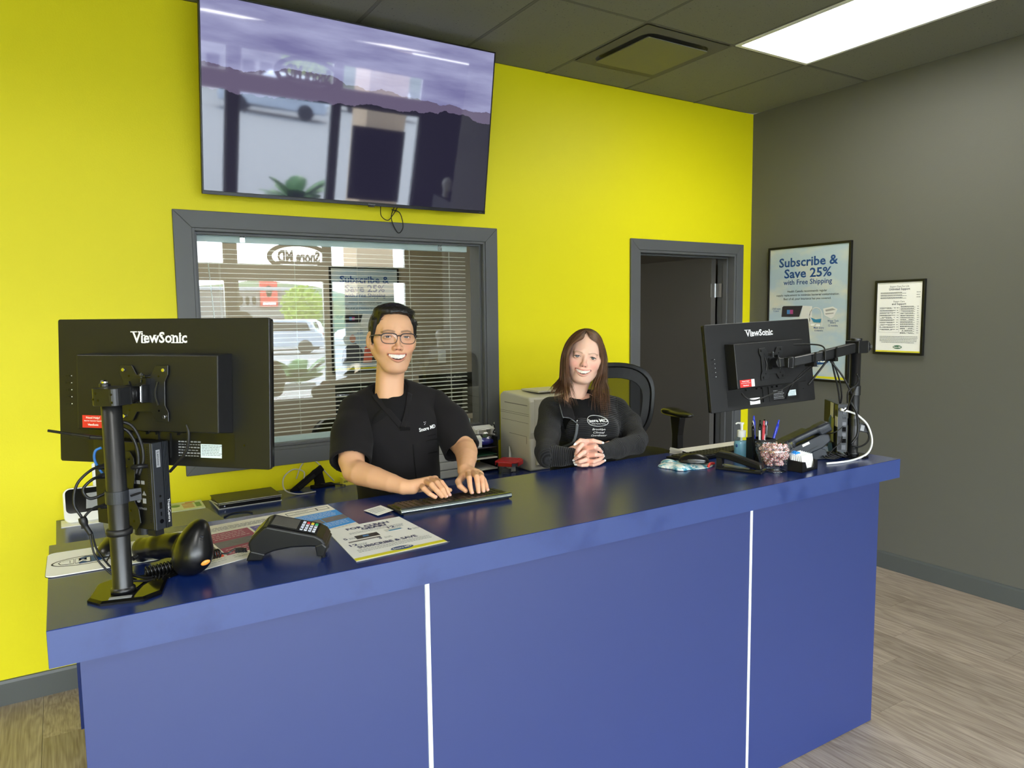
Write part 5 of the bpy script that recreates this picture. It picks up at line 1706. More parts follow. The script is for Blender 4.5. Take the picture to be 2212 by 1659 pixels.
patch('photo_strip', .680, .36, .835, .52, 'print_photo', .0005); patch('photo_strip', .842, .36, 1.0, .52, 'print_photo', .0005)
txt('ResMed', .10, .86, .050, 'ink', True, bold=.03); lines(.20, .90, .62, 5, .022); lines(.2, .12, .95, 2, .04, 'ink_light'); lines(.02, .12, .16, 2, .04, 'ink_light')
lines(.20, .70, .40, 4, .045, 'paper'); lines(.20, .28, .40, 3, .045, 'paper'); lines(.46, .70, .64, 8, .055, 'paper'); lines(.70, .70, .97, 4, .042, 'paper'); lines(.70, .32, .97, 3, .045, 'paper')
for a_, b_ in ((.70, .90), (.90, .98)):
    for v_ in (.84, .93): patch('box_outline', a_, v_, b_, v_+.008, 'ink')
    patch('box_outline', a_, .84, a_+.004, .938, 'ink'); patch('box_outline', b_-.004, .84, b_, .938, 'ink')
txt('subscribe', .80, .888, .040, 'ink_grey', True)
t2, patch, txt, lines, uv = sheet('laminated_sheet', 'laminated white supply sheet with yellow stripe near the counter front edge', 'sheet', ((-3.780, -1.760), (-3.562, -1.745), (-3.552, -2.036), (-3.800, -2.052)), 'paper_white', .0012, CZ+.0006)
patch('clear_edge', -.012, -.012, 1.012, .0, 'letter_grey', .0001)
txt('FOR CLEAN', .50, .895, .125, 'ink_navy', h=.0165, bold=.04); txt('GEAR?', .55, .825, .075, 'ink_navy', h=.0165, bold=.04)
lines(.20, .765, .90, 2, .03); txt('5', .10, .62, .010, 'ink_navy', h=.015, bold=.03); txt('12', .12, .42, .022, 'ink_navy', h=.015, bold=.03); txt('3', .45, .47, .010, 'ink_navy', h=.015, bold=.03); txt('12', .72, .72, .022, 'ink_navy', h=.015, bold=.03); txt('6', .87, .56, .010, 'ink_navy', h=.015, bold=.03)
patch('device_picture', .22, .56, .50, .66, 'device_dark'); patch('device_screen', .31, .60, .38, .635, 'screen_print', .0006); patch('hose_picture', .10, .50, .48, .53, 'print_photo'); patch('mask_picture', .60, .60, .82, .68, 'device_white'); patch('mask_picture', .64, .61, .80, .64, 'mask_blue', .0005)
for a_, b_ in ((.14, .62), (.18, .42), (.50, .47), (.78, .72), (.91, .56)): lines(a_, b_, a_+.09, 2, .025)
txt('SUBSCRIBE & SAVE', .48, .335, .165, 'ink_navy', h=.0165, bold=.035); lines(.10, .27, .95, 3, .03); 
patch('yellow_band', .0, .025, 1.0, .085, 'yellow_strip')
b = B(); c0 = uv(.53, .105); b.prism(oval(0, 0, .030, .0135, 30), .0003, (c0.x, c0.y, .0016)); b.go('logo_oval', 'logo_blue', t2)
b = B(); txt('Snore MD', .53, .105, .050, 'paper_white', h=.0095, bold=.03, lift=.0009)
t, patch, txt, lines, uv = sheet('receipt', 'curled white receipt slip under the left end of the keyboard', 'receipt', ((-3.625, -1.628), (-3.565, -1.612), (-3.556, -1.690), (-3.612, -1.708)), 'paper_white', .0004, CZ+.0035)
lines(.1, .8, .8, 4, .15)
for o_ in t.children:
    o_.rotation_euler = (0, math.radians(-3.0), 0)

# front keyboard (with the man)
def keyboard(label, loc, rz, L=.395, Wd=.115, silver=True, group=None):
    """x along the length, y towards its back edge (away from the typist)"""
    t = thing('keyboard', label, 'keyboard', loc, rz)
    b = B(); b.prism([(-Wd/2, .003), (Wd/2-.012, .003), (Wd/2-.012, .016), (-Wd/2, .010)], L, (-L/2, 0, 0), (0, 1, 0), (0, 0, 1)); b.go('case', 'black_plastic', t, bevel=.0015, seg=1)
    if silver:
        mat('gunmetal', (120, 128, 126), 0.25, metal=.9)
        b = B(); b.prism([(Wd/2-.013, .006), (Wd/2-.004, .004), (Wd/2+.002, .012), (Wd/2-.002, .020), (Wd/2-.012, .022)], L, (-L/2, 0, 0), (0, 1, 0), (0, 0, 1)); b.go('hinge_bar', 'gunmetal', t, bevel=.002, seg=2)
        B().b2((-L/2+.01, Wd/2-.012, 0.0), (L/2-.01, Wd/2-.004, .005)).go('battery_foot', 'black_gloss', t)
    B().b2((-L/2+.01, -Wd/2+.004, 0), (L/2-.01, -Wd/2+.014, .003)).go('front_foot', 'black_rubber', t)
    rows = 6; pitch = .0185; cols_ = 20
    kme = {}
    slope = math.atan2(.006, Wd-.012)
    for r_ in range(rows):
        c_ = 0
        y_ = -Wd/2+.013+r_*.0168
        z_ = .0103+ (y_+Wd/2)*math.tan(slope)
        x_ = -L/2+.008
        while x_ < L/2-.016:
            wd = .0172
            if r_ == 0 and 4.6 < c_ < 5.6: wd = .0172*5.6
            if x_ > L/2*.42 and x_-pitch <= L/2*.42: x_ += .006
            if x_+wd > L/2-.006: break
            key = round(wd, 4)
            if key not in kme:
                bb = B(); a = wd/2; d_ = .0076
                vs = [(-a, -d_, 0), (a, -d_, 0), (a, d_, 0), (-a, d_, 0), (-a+.0016, -d_+.0014, .0042), (a-.0016, -d_+.0014, .0042), (a-.0016, d_-.001, .0042), (-a+.0016, d_-.001, .0042)]
                o = raw('key', vs, [(0, 1, 5, 4), (1, 2, 6, 5), (2, 3, 7, 6), (3, 0, 4, 7), (4, 5, 6, 7)], 'black_plastic', t); kme[key] = o.data
            else:
                o = bpy.data.objects.new('key', kme[key]); link(o, t)
            o.location = (x_+wd/2, y_, z_)
            x_ += wd+.0013; c_ += 1
    return t
keyboard('black keyboard with a silver bar under the standing man\'s hands', (-3.368, -1.694, CZ), math.radians(180-1.5), .372)
# ================================================================ RIGHT END OF THE COUNTER
# second mini computer on the right pole
nN2 = Vector((-.632, -.774, 0)).normalized(); nL2 = nN2.cross(Vector((0, 0, 1)))
C2 = Vector((-1.775, -1.930, 1.166))-nN2*.0915-nL2*.018
pc2 = thing('mini_computer', 'black mini computer with paper labels clamped upright beside the right pole', 'computer', M=frame(C2, nN2, (0, 0, 1)))
bpy.context.view_layer.update()
w, h, d = .183, .190, .036
B().b2((-w/2, -h/2, -d/2), (w/2-.003, h/2, d/2)).go('case', 'black_plastic', pc2, bevel=.0015, seg=1)
B().b2((w/2-.003, -h/2, -d/2), (w/2, h/2, d/2)).go('port_panel', 'dark_grey_plastic', pc2)
mat('port_metal', (90, 90, 92), .35, metal=.8)
for k, (y_, hh, zz, mm) in enumerate(((.080, .006, .006, 'chrome'), (.060, .010, .006, 'black_gloss'), (.042, .010, .006, 'black_gloss'), (.018, .014, .007, 'port_metal'), (-.004, .018, .007, 'black_gloss'), (-.026, .014, .007, 'port_metal'), (-.050, .016, .008, 'black_gloss'), (-.076, .018, .007, 'port_metal'))):
    b = B()
    if hh < .008: b.cyl((w/2, y_, -.006), (w/2+.010, y_, -.006), .0035, n=12)
    else: b.b2((w/2, y_-hh/2, -.006-zz), (w/2+.0012, y_+hh/2, -.006+zz))
    b.go('port', mm, pc2)
b = B()
for k in range(9): b.b2((w/2, -.085+k*.006, .004), (w/2+.0008, -.082+k*.006, .015))
b.go('vent_slots', 'dark_void', pc2)['kind'] = 'stuff'
mat('label_olive', (122, 122, 58), .5); mat('sticky_yellow', (176, 178, 96), .6); mat('sticker_blue', (50, 110, 160), .5)
b = B(); b.b2((.050, .045, d/2), (.0905, .090, d/2+.0006)); b.go('label', 'label_olive', pc2)
b = B(); b.b2((.055, .005, d/2), (.0905, .045, d/2+.0006)); b.go('label', 'paper', pc2)
b = B(); b.prism(oval(.070, .060, .014, .012), .0006, (0, 0, d/2+.0006)); b.go('label_emblem', 'sign_grey', pc2)
b = B(); b.prism([(.0, .02), (.040, .02), (.040, .094), (.0, .094)], .0006, (0, 0, d/2+.002)); b.go('paper_note', 'paper', pc2)
b = B(); b.prism([(.028, -.060), (.060, -.060), (.062, .035), (.030, .040)], .0006, (0, 0, d/2+.006)); b.go('sticky_strip', 'sticky_yellow', pc2)
pt = [(.012+.022*math.cos(a)*(1+.10*math.sin(5*a)), .010+.030*math.sin(a)*(1+.1*math.cos(4*a))) for a in [2*PI*i/40 for i in range(40)]]
b = B(); b.prism([(.012+(x-.012)*1.12, .010+(y-.010)*1.12) for x, y in pt], .0005, (0, 0, d/2+.0035)); b.go('sticker_edge', 'paper_white', pc2)
b = B(); b.prism(pt, .0006, (0, 0, d/2+.0042)); b.go('sticker', 'sticker_blue', pc2)
pt = [(.028+.030*math.cos(a), -.088+.022*math.sin(a)*(1+.15*math.cos(6*a))) for a in [2*PI*i/40 for i in range(40)]]
b = B(); b.prism(pt, .0006, (0, 0, d/2+.0075)); b.go('sticker', 'sticker_blue', pc2)
b = B(); b.T = pc2.matrix_world.inverted() @ Matrix.Identity(4)
b.cyl(C2+Vector((0, 0, -h/2-.016)), C2+Vector((0, 0, -h/2)), .016, n=20); b.go('rubber_foot', 'black_rubber', pc2)
b = B(); b.T = iW2
b.lathe([(.0200, -.014), (.0225, -.014), (.0225, .014), (.0200, .014)], 28, (PX2, PY2, 1.19), closed=True); b.box((PX2-.012, PY2+.026, 1.19), (.012, .030, .028))
b.go('band_clamp', 'black_metal', st2)
b = B(); b.T = iW2; b.lathe([(.0205, -.02), (.0225, -.018), (.0225, .018), (.0205, .02)], 28, (PX2, PY2, 1.315), closed=True); b.go('band_clamp', 'black_metal', st2)

CB = [
 ('thin black cable from the monitor arm to the middle ports of the right monitor', [[-1.928,-1.935,1.432],[-2.0,-1.945,1.412],[-2.051,-1.94,1.378],[-2.062,-1.92,1.341],[-2.044,-1.888,1.298]], .0030),
 ('long black cable sagging across the back of the right monitor', [[-1.935,-1.935,1.430],[-2.013,-1.95,1.398],[-2.087,-1.94,1.359],[-2.177,-1.935,1.331],[-2.242,-1.93,1.315],[-2.277,-1.925,1.313],[-2.295,-1.91,1.325],[-2.294,-1.895,1.337]], .0032),
 ('left hand black cable hanging from the arm clip to the right mini computer', [[-1.828,-1.93,1.440],[-1.806,-1.93,1.384],[-1.785,-1.93,1.335],[-1.764,-1.93,1.264]], .0034),
 ('black cable hanging beside the leftmost one from the arm clip', [[-1.831,-1.935,1.440],[-1.805,-1.94,1.39],[-1.782,-1.94,1.345],[-1.77,-1.94,1.299],[-1.759,-1.93,1.266]], .0030),
 ('black cable bowing from the arm clip to the upper band of the right pole', [[-1.848,-1.94,1.435],[-1.825,-1.96,1.399],[-1.812,-1.98,1.362],[-1.792,-1.988,1.324],[-1.768,-1.985,1.300]], .0034),
 ('black cable looping out right of the pole above the mini computer', [[-1.752,-1.988,1.385],[-1.740,-1.990,1.365],[-1.765,-1.994,1.341],[-1.797,-1.985,1.318],[-1.785,-1.975,1.272]], .0032),
 ('thin black cable crossing in front of the right pole', [[-1.755,-1.992,1.338],[-1.775,-1.990,1.304],[-1.779,-1.975,1.258],[-1.778,-1.960,1.238]], .0026),
 ('thick black cable bow in front of the right pole', [[-1.765,-1.975,1.275],[-1.752,-1.990,1.239],[-1.740,-1.992,1.194],[-1.740,-1.992,1.146],[-1.760,-1.980,1.108]], .0044),
 ('black power lead curling under the adapter box', [[-1.645,-1.965,1.157],[-1.630,-1.968,1.139],[-1.630,-1.972,1.119],[-1.664,-1.980,1.100],[-1.725,-1.988,1.095],[-1.757,-1.978,1.106]], .0036),
 ('short black lead from the right mini computer to the desk phone', [[-1.783,-1.958,1.177],[-1.809,-1.950,1.160],[-1.820,-1.930,1.150],[-1.818,-1.900,1.143]], .0022),
 ('low black lead running down from the right mini computer', [[-1.786,-1.958,1.138],[-1.805,-1.965,1.118],[-1.822,-1.950,1.095],[-1.842,-1.930,1.058]], .0022),
 ('black cable stub arching behind the top of the right monitor arm', [[-1.990,-1.840,1.500],[-1.930,-1.90,1.502],[-1.915,-1.955,1.492],[-1.917,-1.965,1.440]], .0028),
 ('black strap like cable slanting down behind the right monitor edge', [[-1.862,-1.935,1.438],[-1.900,-1.925,1.395],[-1.945,-1.915,1.348]], .0040)]
for lb, pts, r in CB:
    cable('black_cable', lb, pts, r)
cable('white_cable', 'thick white cable bowing out right of the pole and lying on the counter', [[-1.772,-1.955,1.240],[-1.744,-1.97,1.230],[-1.708,-1.978,1.212],[-1.66,-1.985,1.172],[-1.645,-1.995,1.11],[-1.686,-2.003,1.068],[-1.78,-2.01,1.0548],[-1.872,-2.01,1.0548],[-1.935,-1.995,1.0548]], .0040, 'cable_white', n=10)
b = B(); b.cyl((-1.786, -1.948, 1.244), (-1.765, -1.958, 1.237), .0055, n=10); tag(b.go('white_plug', 'white_plastic'), 'white plug end at the back of the right mini computer', 'plug')
random.seed(31)
for k in range(6):
    x0, y0 = -1.86+.018*k, -1.93+.008*random.uniform(-1, 1)
    cable('loose_cable', ['black cable coil on the counter nearest the desk phone', 'second black cable coil heaped before the right pole', 'third black cable coil heaped before the right pole', 'fourth black cable coil heaped before the right pole', 'fifth black cable coil heaped before the right pole', 'black cable coil nearest the right pole'][k],
          [(x0, y0+.03, CZ+.005+.002*k), (x0+.03, y0+.045, CZ+.012), (x0+.05, y0+.01, CZ+.010+.003*k), (x0+.02, y0-.03, CZ+.006), (x0-.015, y0-.01, CZ+.012+.002*k), (x0+.01, y0+.02, CZ+.018)], .0025)
t = thing('power_adapter', 'small black adapter box with white label hanging right of the pole', 'adapter', M=frame((-1.668, -1.962, 1.163), (.92, -.39, -.22), (.2, -.05, .97)))
B().b2((-.026, -.017, -.010), (.026, .017, .010)).go('box', 'black_plastic', t, bevel=.002)
B().b2((-.010, -.012, .0101), (.006, .010, .0107)).go('label', 'letter_grey', t)
B().cyl((.026, 0, 0), (.040, -.002, 0), .007, .005, n=10).go('plug_head', 'black_rubber', t)

# desk phone
u = Vector((.90, -.44, 0)).normalized(); v = Vector((.44, .90, 0)).normalized()
t = thing('desk_phone', 'dark slate office phone seen from behind with handset lying on top', 'phone', M=frame((-1.905, -1.845, CZ), u, v))
bpy.context.view_layer.update()
prof = [(-.125, .004), (-.110, .030), (-.060, .056), (.055, .106), (.085, .104), (.092, .078), (.060, .050), (.020, .034), (.030, .004)]
b = B(); b.prism(prof, -.165, (0, -.085, 0), (1, 0, 0), (0, 0, 1)); b.go('phone_base', 'slate_plastic', t, bevel=.006, seg=2)
b = B(); b.prism([(-.06, .0005), (.10, .0005), (.085, .040), (.040, .055), (.0, .030)], -.12, (0, -.06, 0), (1, 0, 0), (0, 0, 1)); b.go('stand_foot', 'slate_plastic', t, bevel=.003)
S = SDF((-.14, -.125, .03), (.14, -.03, .17), .0022)
sl = math.atan2(.050, .115)
Rp = Matrix.Rotation(-sl, 3, 'Y')
def P_(a, c): return Vector((-.005, -.062, .092))+Rp @ Vector((a, 0, c))
S.box(P_(0, .010), (.100, .023, .0125), .009, k=.006, R=Rp)
S.box(P_(.078, .002), (.027, .026, .019), .009, k=.010, R=Rp); S.box(P_(-.078, .002), (.026, .026, .017), .009, k=.010, R=Rp)
V, Q = S.mesh(); npmesh('handset', V, Q, 'slate_plastic', t)
b = B(); b.T = frame((-.010, -.0858, .068), (math.cos(sl), 0, math.sin(sl)), (-math.sin(sl), 0, math.cos(sl))); b.b2((-.016, -.004, 0), (.014, .0055, .0006)); b.go('name_strip', 'paper', t)
b = B(); b.T = frame((-.03, -.0862, .030), (math.cos(sl), 0, math.sin(sl)), (-math.sin(sl), 0, math.cos(sl))); b.b2((-.035, -.001, 0), (.075, .001, .0008)); b.go('base_seam', 'black_satin', t)
B().b2((-.090, -.02, .0585), (-.070, .05, .0595)).go('paper_tab', 'paper', t)

# business card holder
t = thing('card_holder', 'small black plastic holder full of business cards at the counter front', 'card holder', M=Matrix.Translation((-2.134, -2.035, CZ)) @ Matrix.Rotation(math.radians(8), 4, 'Z'))
def hb(a, b_): return B().b2(a, b_)
Wc, Dc, Hc = .112, .056, .042
hb((0, 0, 0), (Wc, Dc, .003)).go('floor_plate', 'black_plastic', t)
B().prism([(0, 0), (.040*0+.036, 0), (.036, .0), (Wc, 0), (Wc, Hc*.78), (.098, Hc*.80), (.082, .010), (.036, .012), (.024, Hc*.86), (0, Hc*.95)], -.003, (0, 0, 0), (1, 0, 0), (0, 0, 1)).go('front_wall', 'black_plastic', t)
B().prism([(0, 0), (Dc, 0), (Dc, Hc), (0, Hc*.93)], .003, (0, 0, 0), (0, 1, 0), (0, 0, 1)).go('side_wall', 'black_plastic', t)
B().prism([(0, 0), (Dc, 0), (Dc, Hc), (0, Hc*.78)], .003, (Wc-.003, 0, 0), (0, 1, 0), (0, 0, 1)).go('side_wall', 'black_plastic', t)
hb((0, Dc-.003, 0), (Wc, Dc, Hc+.004)).go('back_wall', 'black_plastic', t)
for k in range(7):
    tw_ = thing('business_card', ['front white business card in the holder, lettered side out', 'white business card second in the holder', 'white business card third in the holder', 'white business card in the middle of the holder stack', 'white business card fifth in the holder', 'white business card sixth in the holder', 'rearmost business card in the holder, showing blue'][k], 'card', group=None,
                M=t.matrix_world @ Matrix.Translation((Wc/2+.010-.003*k, .010+.0055*k, .004)) @ Matrix.Rotation(math.radians(-10), 4, 'X'))
    B().b2((-.040, -.0004, 0), (.040, .0004, .052+.0015*k)).go('card', 'paper_white', tw_)
    if k == 0:
        for q, (ww, zz) in enumerate(((.030, .030), (.024, .025), (.034, .019), (.028, .015))):
            B().b2((-.002-ww/2, -.0007, zz), (-.002+ww/2, -.0004, zz+.0010)).go('print_line', 'ink_light', tw_)
    if k > 3:
        B().prism(oval(-.012, .052, .020, .009), .0006, (0, -.0004, 0), (1, 0, 0), (0, 0, 1)).go('print_patch', 'print_blue', tw_)
        tw_.children[-1].location = (0, 0, -.004+.0015*k)
bpy.context.view_layer.update()

# candy bowl
bowl_c = (-2.183, -1.953, CZ)
t = thing('candy_bowl', 'clear cut glass bowl on a round foot at the counter front', 'bowl', bowl_c)
glassmat('cut_glass', (.97, .98, .98), 1.5, 3.2, .05)
outer = [(.0, .0), (.044, .0), (.0455, .003), (.040, .006), (.028, .009), (.034, .016), (.048, .030), (.058, .050), (.0625, .072), (.0645, .082), (.0625, .085), (.0650, .088), (.0665, .104), (.0645, .105)]
inner = [(.0625, .089), (.0590, .072), (.0545, .052), (.044, .032), (.028, .018), (.0, .016)]
def bowl_mesh():
    prof = outer+inner; n = 64; vs, fs = [], []; k = len(prof)
    for i in range(n):
        a = 2*PI*i/n
        for j, (r, z) in enumerate(prof):
            rr = r
            if 6 <= j <= 9: rr += .0016*math.cos(8*PI*2*i/n+j*PI)*(1 if j < 9 else .4)
            if 11 <= j <= 13: rr += .0009*math.cos(32*2*PI*i/n)
            vs.append((rr*math.cos(a), rr*math.sin(a), z))
    for i in range(n):
        q = (i+1) % n
        for j in range(k-1): fs.append((i*k+j, q*k+j, q*k+j+1, i*k+j+1))
    return vs, fs
vs, fs = bowl_mesh(); raw('glass', vs, fs, 'cut_glass', t, smooth=True)
def mint_mat():
    m = mat('mint', (240, 230, 226), .25)
    n, l, b = nodes(m)
    tc = n.new('ShaderNodeTexCoord'); sp = n.new('ShaderNodeSeparateXYZ'); l.new(tc.outputs['Object'], sp.inputs[0])
    at = n.new('ShaderNodeMath'); at.operation = 'ARCTAN2'; l.new(sp.outputs[1], at.inputs[0]); l.new(sp.outputs[0], at.inputs[1])
    mu = n.new('ShaderNodeMath'); mu.operation = 'MULTIPLY'; mu.inputs[1].default_value = 6; l.new(at.outputs[0], mu.inputs[0])
    si = n.new('ShaderNodeMath'); si.operation = 'SINE'; l.new(mu.outputs[0], si.inputs[0])
    gt = n.new('ShaderNodeMath'); gt.operation = 'GREATER_THAN'; gt.inputs[1].default_value = .25; l.new(si.outputs[0], gt.inputs[0])
    mx = n.new('ShaderNodeMixRGB'); l.new(gt.outputs[0], mx.inputs[0]); mx.inputs[1].default_value = srgb(246, 240, 236); mx.inputs[2].default_value = srgb(222, 96, 90); l.new(mx.outputs[0], b.inputs['Base Color'])
mint_mat()
glassmat('wrapper', (.98, .97, .97), 1.5, 5.0, .25)
random.seed(17)
proto = None
placed = []
for k in range(4000):
    if len(placed) >= 110: break
    z = random.uniform(.026, .090+.006)
    R_in = np.interp(z, [.016, .018, .032, .052, .072, .09, .11], [0, .02, .036, .0455, .049, .050, .046])
    a = random.uniform(0, 2*PI); r = max(0, R_in-.001)*random.uniform(.0, 1)**.45
    if z > .084: r *= .8
    p = Vector((r*math.cos(a), r*math.sin(a), z))
    if any((p-q).length < .0102 for q in placed): continue
    placed.append(p)
    M_ = Matrix.Translation(Vector(bowl_c)+p) @ Matrix.Rotation(random.uniform(0, 6.28), 4, 'Z') @ Matrix.Rotation(random.uniform(.4, 1.8), 4, 'X')
    if proto is None:
        c_ = thing('peppermint', 'red and white striped peppermint wrapped in clear film inside the glass bowl', 'candy', M=M_, group='peppermints heaped in the glass bowl')
        B().ell((0, 0, 0), (.0084, .0084, .0042), 16, 8).go('mint', 'mint', c_, smooth=True)
        b = B()
        for s_ in (-1, 1):
            for q in range(5):
                a1 = -.5+q*.25; b.add([(s_*.0095, 0, 0), (s_*(.0175), .012*math.sin(a1), .002*(q % 2)), (s_*(.0175), .012*math.sin(a1+.25), -.002*(q % 2))], [(0, 1, 2)])
        b.go('wrapper', 'wrapper', c_)
        proto = c_
    else:
        c_ = proto.copy(); COL.objects.link(c_); c_.matrix_world = M_
        for ch in list(proto.children):
            d_ = ch.copy(); COL.objects.link(d_); d_.parent = c_

# hand sanitiser
t = thing('sanitizer_bottle', 'clear pump bottle of pale blue hand gel behind the stapler', 'bottle', (-2.103, -1.735, CZ), math.radians(-30))
glassmat('clear_bottle', (.93, .97, .98), 1.45, 1.2, .02)
mat('gel_blue', (122, 178, 204), .12, spec=.5)
def lathe2(prof, ry, name, m, par, z=0):
    b = B(); b.lathe(prof, 32)
    for p in b.v: p.y *= ry
    return b.go(name, m, par, smooth=True)
lathe2([(.0, .0), (.0285, .0), (.030, .003), (.030, .062), (.028, .078), (.018, .088), (.0145, .090), (.0145, .094)], .72, 'bottle', 'clear_bottle', t)
lathe2([(.0, .0015), (.0270, .0015), (.0285, .004), (.0285, .060), (.0265, .072), (.0, .0725)], .70, 'gel', 'gel_blue', t)
B().lathe([(.0, .088), (.0165, .088), (.0168, .112), (.0150, .114), (.0, .1145)], 24).go('collar', 'white_plastic', t, smooth=False)
b = B(); b.cyl((0, 0, .114), (0, 0, .140), .0045, .0055, n=14); b.cyl((0, 0, .138), (0, 0, .1445), .0085, n=16); b.tube([(0, 0, .141), (-.016, 0, .143), (-.024, 0, .139)], .0030, 8); b.go('pump', 'white_plastic', t)
B().cyl((0, 0, .02), (0, 0, .09), .004, n=8).go('dip_tube', 'white_plastic', t)
b = B(); b.T = Matrix.Translation((-.0235, -.012, 0)); b.ell((0, 0, .055), (.004, .004, .007), 10, 6); b.go('label_dot', 'logo_blue', t)

# pen cup and pens
PC = Vector((-2.068, -1.800, CZ)); pr_ = math.radians(-8)
t = thing('pen_cup', 'square black pen cup with a printed logo behind the candy bowl', 'cup', PC, pr_)
for s_ in (-1, 1):
    B().b2((s_*.0385-(.0025 if s_ > 0 else 0), -.0385, 0), (s_*.0385+(.0025 if s_ < 0 else 0), .0385, .088)).go('wall', 'black_plastic', t)
    B().b2((-.036, s_*.0385-(.0025 if s_ > 0 else 0), 0), (.036, s_*.0385+(.0025 if s_ < 0 else 0), .088)).go('wall', 'black_plastic', t)
B().b2((-.036, -.036, 0), (.036, .036, .003)).go('base', 'black_plastic', t)
fit_text('logo', 'Snore MD', .052, 'letter_white', t, (-.004, -.0388, .050), (1, 0, 0), (0, 0, 1), h=.008, bold=.03)
B().prism(oval(-.004, .050, .034, .013), .0004, (0, -.0386, 0), (1, 0, 0), (0, 0, 1)).go('logo_oval', 'logo_blue', t)
mat('pen_black', (16, 16, 17), .25); mat('pen_red', (206, 66, 76), .35); mat('pen_blue', (44, 62, 196), .3); mat('pen_silver', (206, 208, 214), .25, metal=.6); mat('pen_white', (230, 232, 236), .3)
PENS = [('black pen at the left of the pen cup, leaning left', -.030, -.010, -.10, .02, .150, 'pen_black', 'pen_black'),
        ('black pen with a silver clip, second from the left in the cup', -.018, .010, -.04, .0, .152, 'pen_black', 'pen_silver'),
        ('white barrelled pen beside the red one in the cup', -.012, -.022, -.06, .02, .138, 'pen_white', 'pen_black'),
        ('tall blue pen behind the red one in the cup', -.004, .022, -.02, -.03, .168, 'pen_blue', 'pen_blue'),
        ('red click pen in the middle of the cup', -.002, -.020, .02, .02, .154, 'pen_red', 'pen_red'),
        ('silver white pen with dark top right of the red pen', .010, -.010, .03, .0, .157, 'pen_white', 'pen_black'),
        ('plain black pen behind the silver white one', .016, .018, .02, -.02, .150, 'pen_black', 'pen_black'),
        ('black pen with a bright steel clip towards the right of the cup', .021, -.006, .03, .0, .150, 'pen_black', 'pen_silver'),
        ('black pen farthest right of the upright pens in the cup', .029, .006, .06, .0, .150, 'pen_black', 'pen_black'),
        ('blue click pen leaning far right in the cup', .024, -.020, .30, .05, .160, 'pen_blue', 'pen_blue'),
        ('second blue pen leaning right behind the first', .018, .020, .24, .0, .146, 'pen_blue', 'pen_blue')]
for lb, x, y, tx, ty, L_, m1, m2 in PENS:
    M_ = Matrix.Translation(PC) @ Matrix.Rotation(pr_, 4, 'Z') @ Matrix.Translation((x*1.05-.008, y*.9, .005)) @ Matrix.Rotation(ty, 4, 'X') @ Matrix.Rotation(tx, 4, 'Y')
    p_ = thing('pen', lb, 'pen', M=M_, group=None)
    B().lathe([(.0008, 0), (.0045, .014), (.0052, .03), (.0052, L_-.030), (.0046, L_-.018)], 14).go('barrel', m1, p_, smooth=True)
    B().lathe([(.0046, L_-.018), (.0034, L_-.012), (.0032, L_), (.0, L_+.001)], 12).go('clicker', m2, p_, smooth=True)
    B().b2((-.0012, -.0074, L_-.055), (.0012, -.0062, L_-.018)).go('clip', m2, p_)

# stapler
s0 = Vector((-2.327, -1.818, CZ)); s1 = Vector((-2.268, -1.968, CZ)); u = (s1-s0).normalized(); 
t = thing('stapler', 'long black desk stapler lying open behind the counter edge', 'stapler', M=frame((s0+s1)/2+Vector((.012, .008, 0)), u, Vector((0, 0, 1)).cross(u)))
Ls = .170
B().b2((-Ls/2, -.019, 0), (Ls/2, .019, .008)).go('base', 'black_plastic', t, bevel=.002)
b = B(); b.prism([(-Ls/2-.004, .060), (-Ls/2+.010, .068), (-Ls/2+.05, .064), (Ls/2-.005, .034), (Ls/2+.001, .018), (Ls/2-.010, .014), (-Ls/2+.040, .040), (-Ls/2, .044)], -.034, (0, -.017, 0), (1, 0, 0), (0, 0, 1)); b.go('arm', 'black_satin', t, bevel=.004, seg=2)
b = B(); b.prism([(-Ls/2+.002, .006), (-Ls/2+.024, .006), (-Ls/2+.020, .048), (-Ls/2, .048)], -.024, (0, -.012, 0), (1, 0, 0), (0, 0, 1)); b.go('hinge', 'black_plastic', t)
b = B(); b.prism([(-Ls/2+.012, .020), (Ls/2-.055, .014), (Ls/2-.050, .011), (-Ls/2+.012, .014)], -.014, (0, -.007, 0), (1, 0, 0), (0, 0, 1)); b.go('magazine', 'steel', t)
B().b2((Ls/2-.028, -.010, .008), (Ls/2-.008, .010, .0095)).go('anvil', 'steel', t)
b = B(); b.T = Matrix.Rotation(0, 4, 'Z'); b.prism([(0, -.004), (.045, -.004), (.045, .004), (0, .004)], .0006, (Ls/2-.075, 0, .0535-.002), (math.cos(-.265), 0, math.sin(-.265)), (0, 1, 0)); b.go('name_strip', 'letter_grey', t)
t = thing('staple_remover', 'small red handled tool half hidden behind the stapler', 'tool', (-2.315, -1.775, CZ), .4)
b = B(); b.tube([(-.03, 0, .006), (0, .004, .012), (.03, 0, .008)], .005, 8); b.go('handle', 'red_label', t, smooth=True)

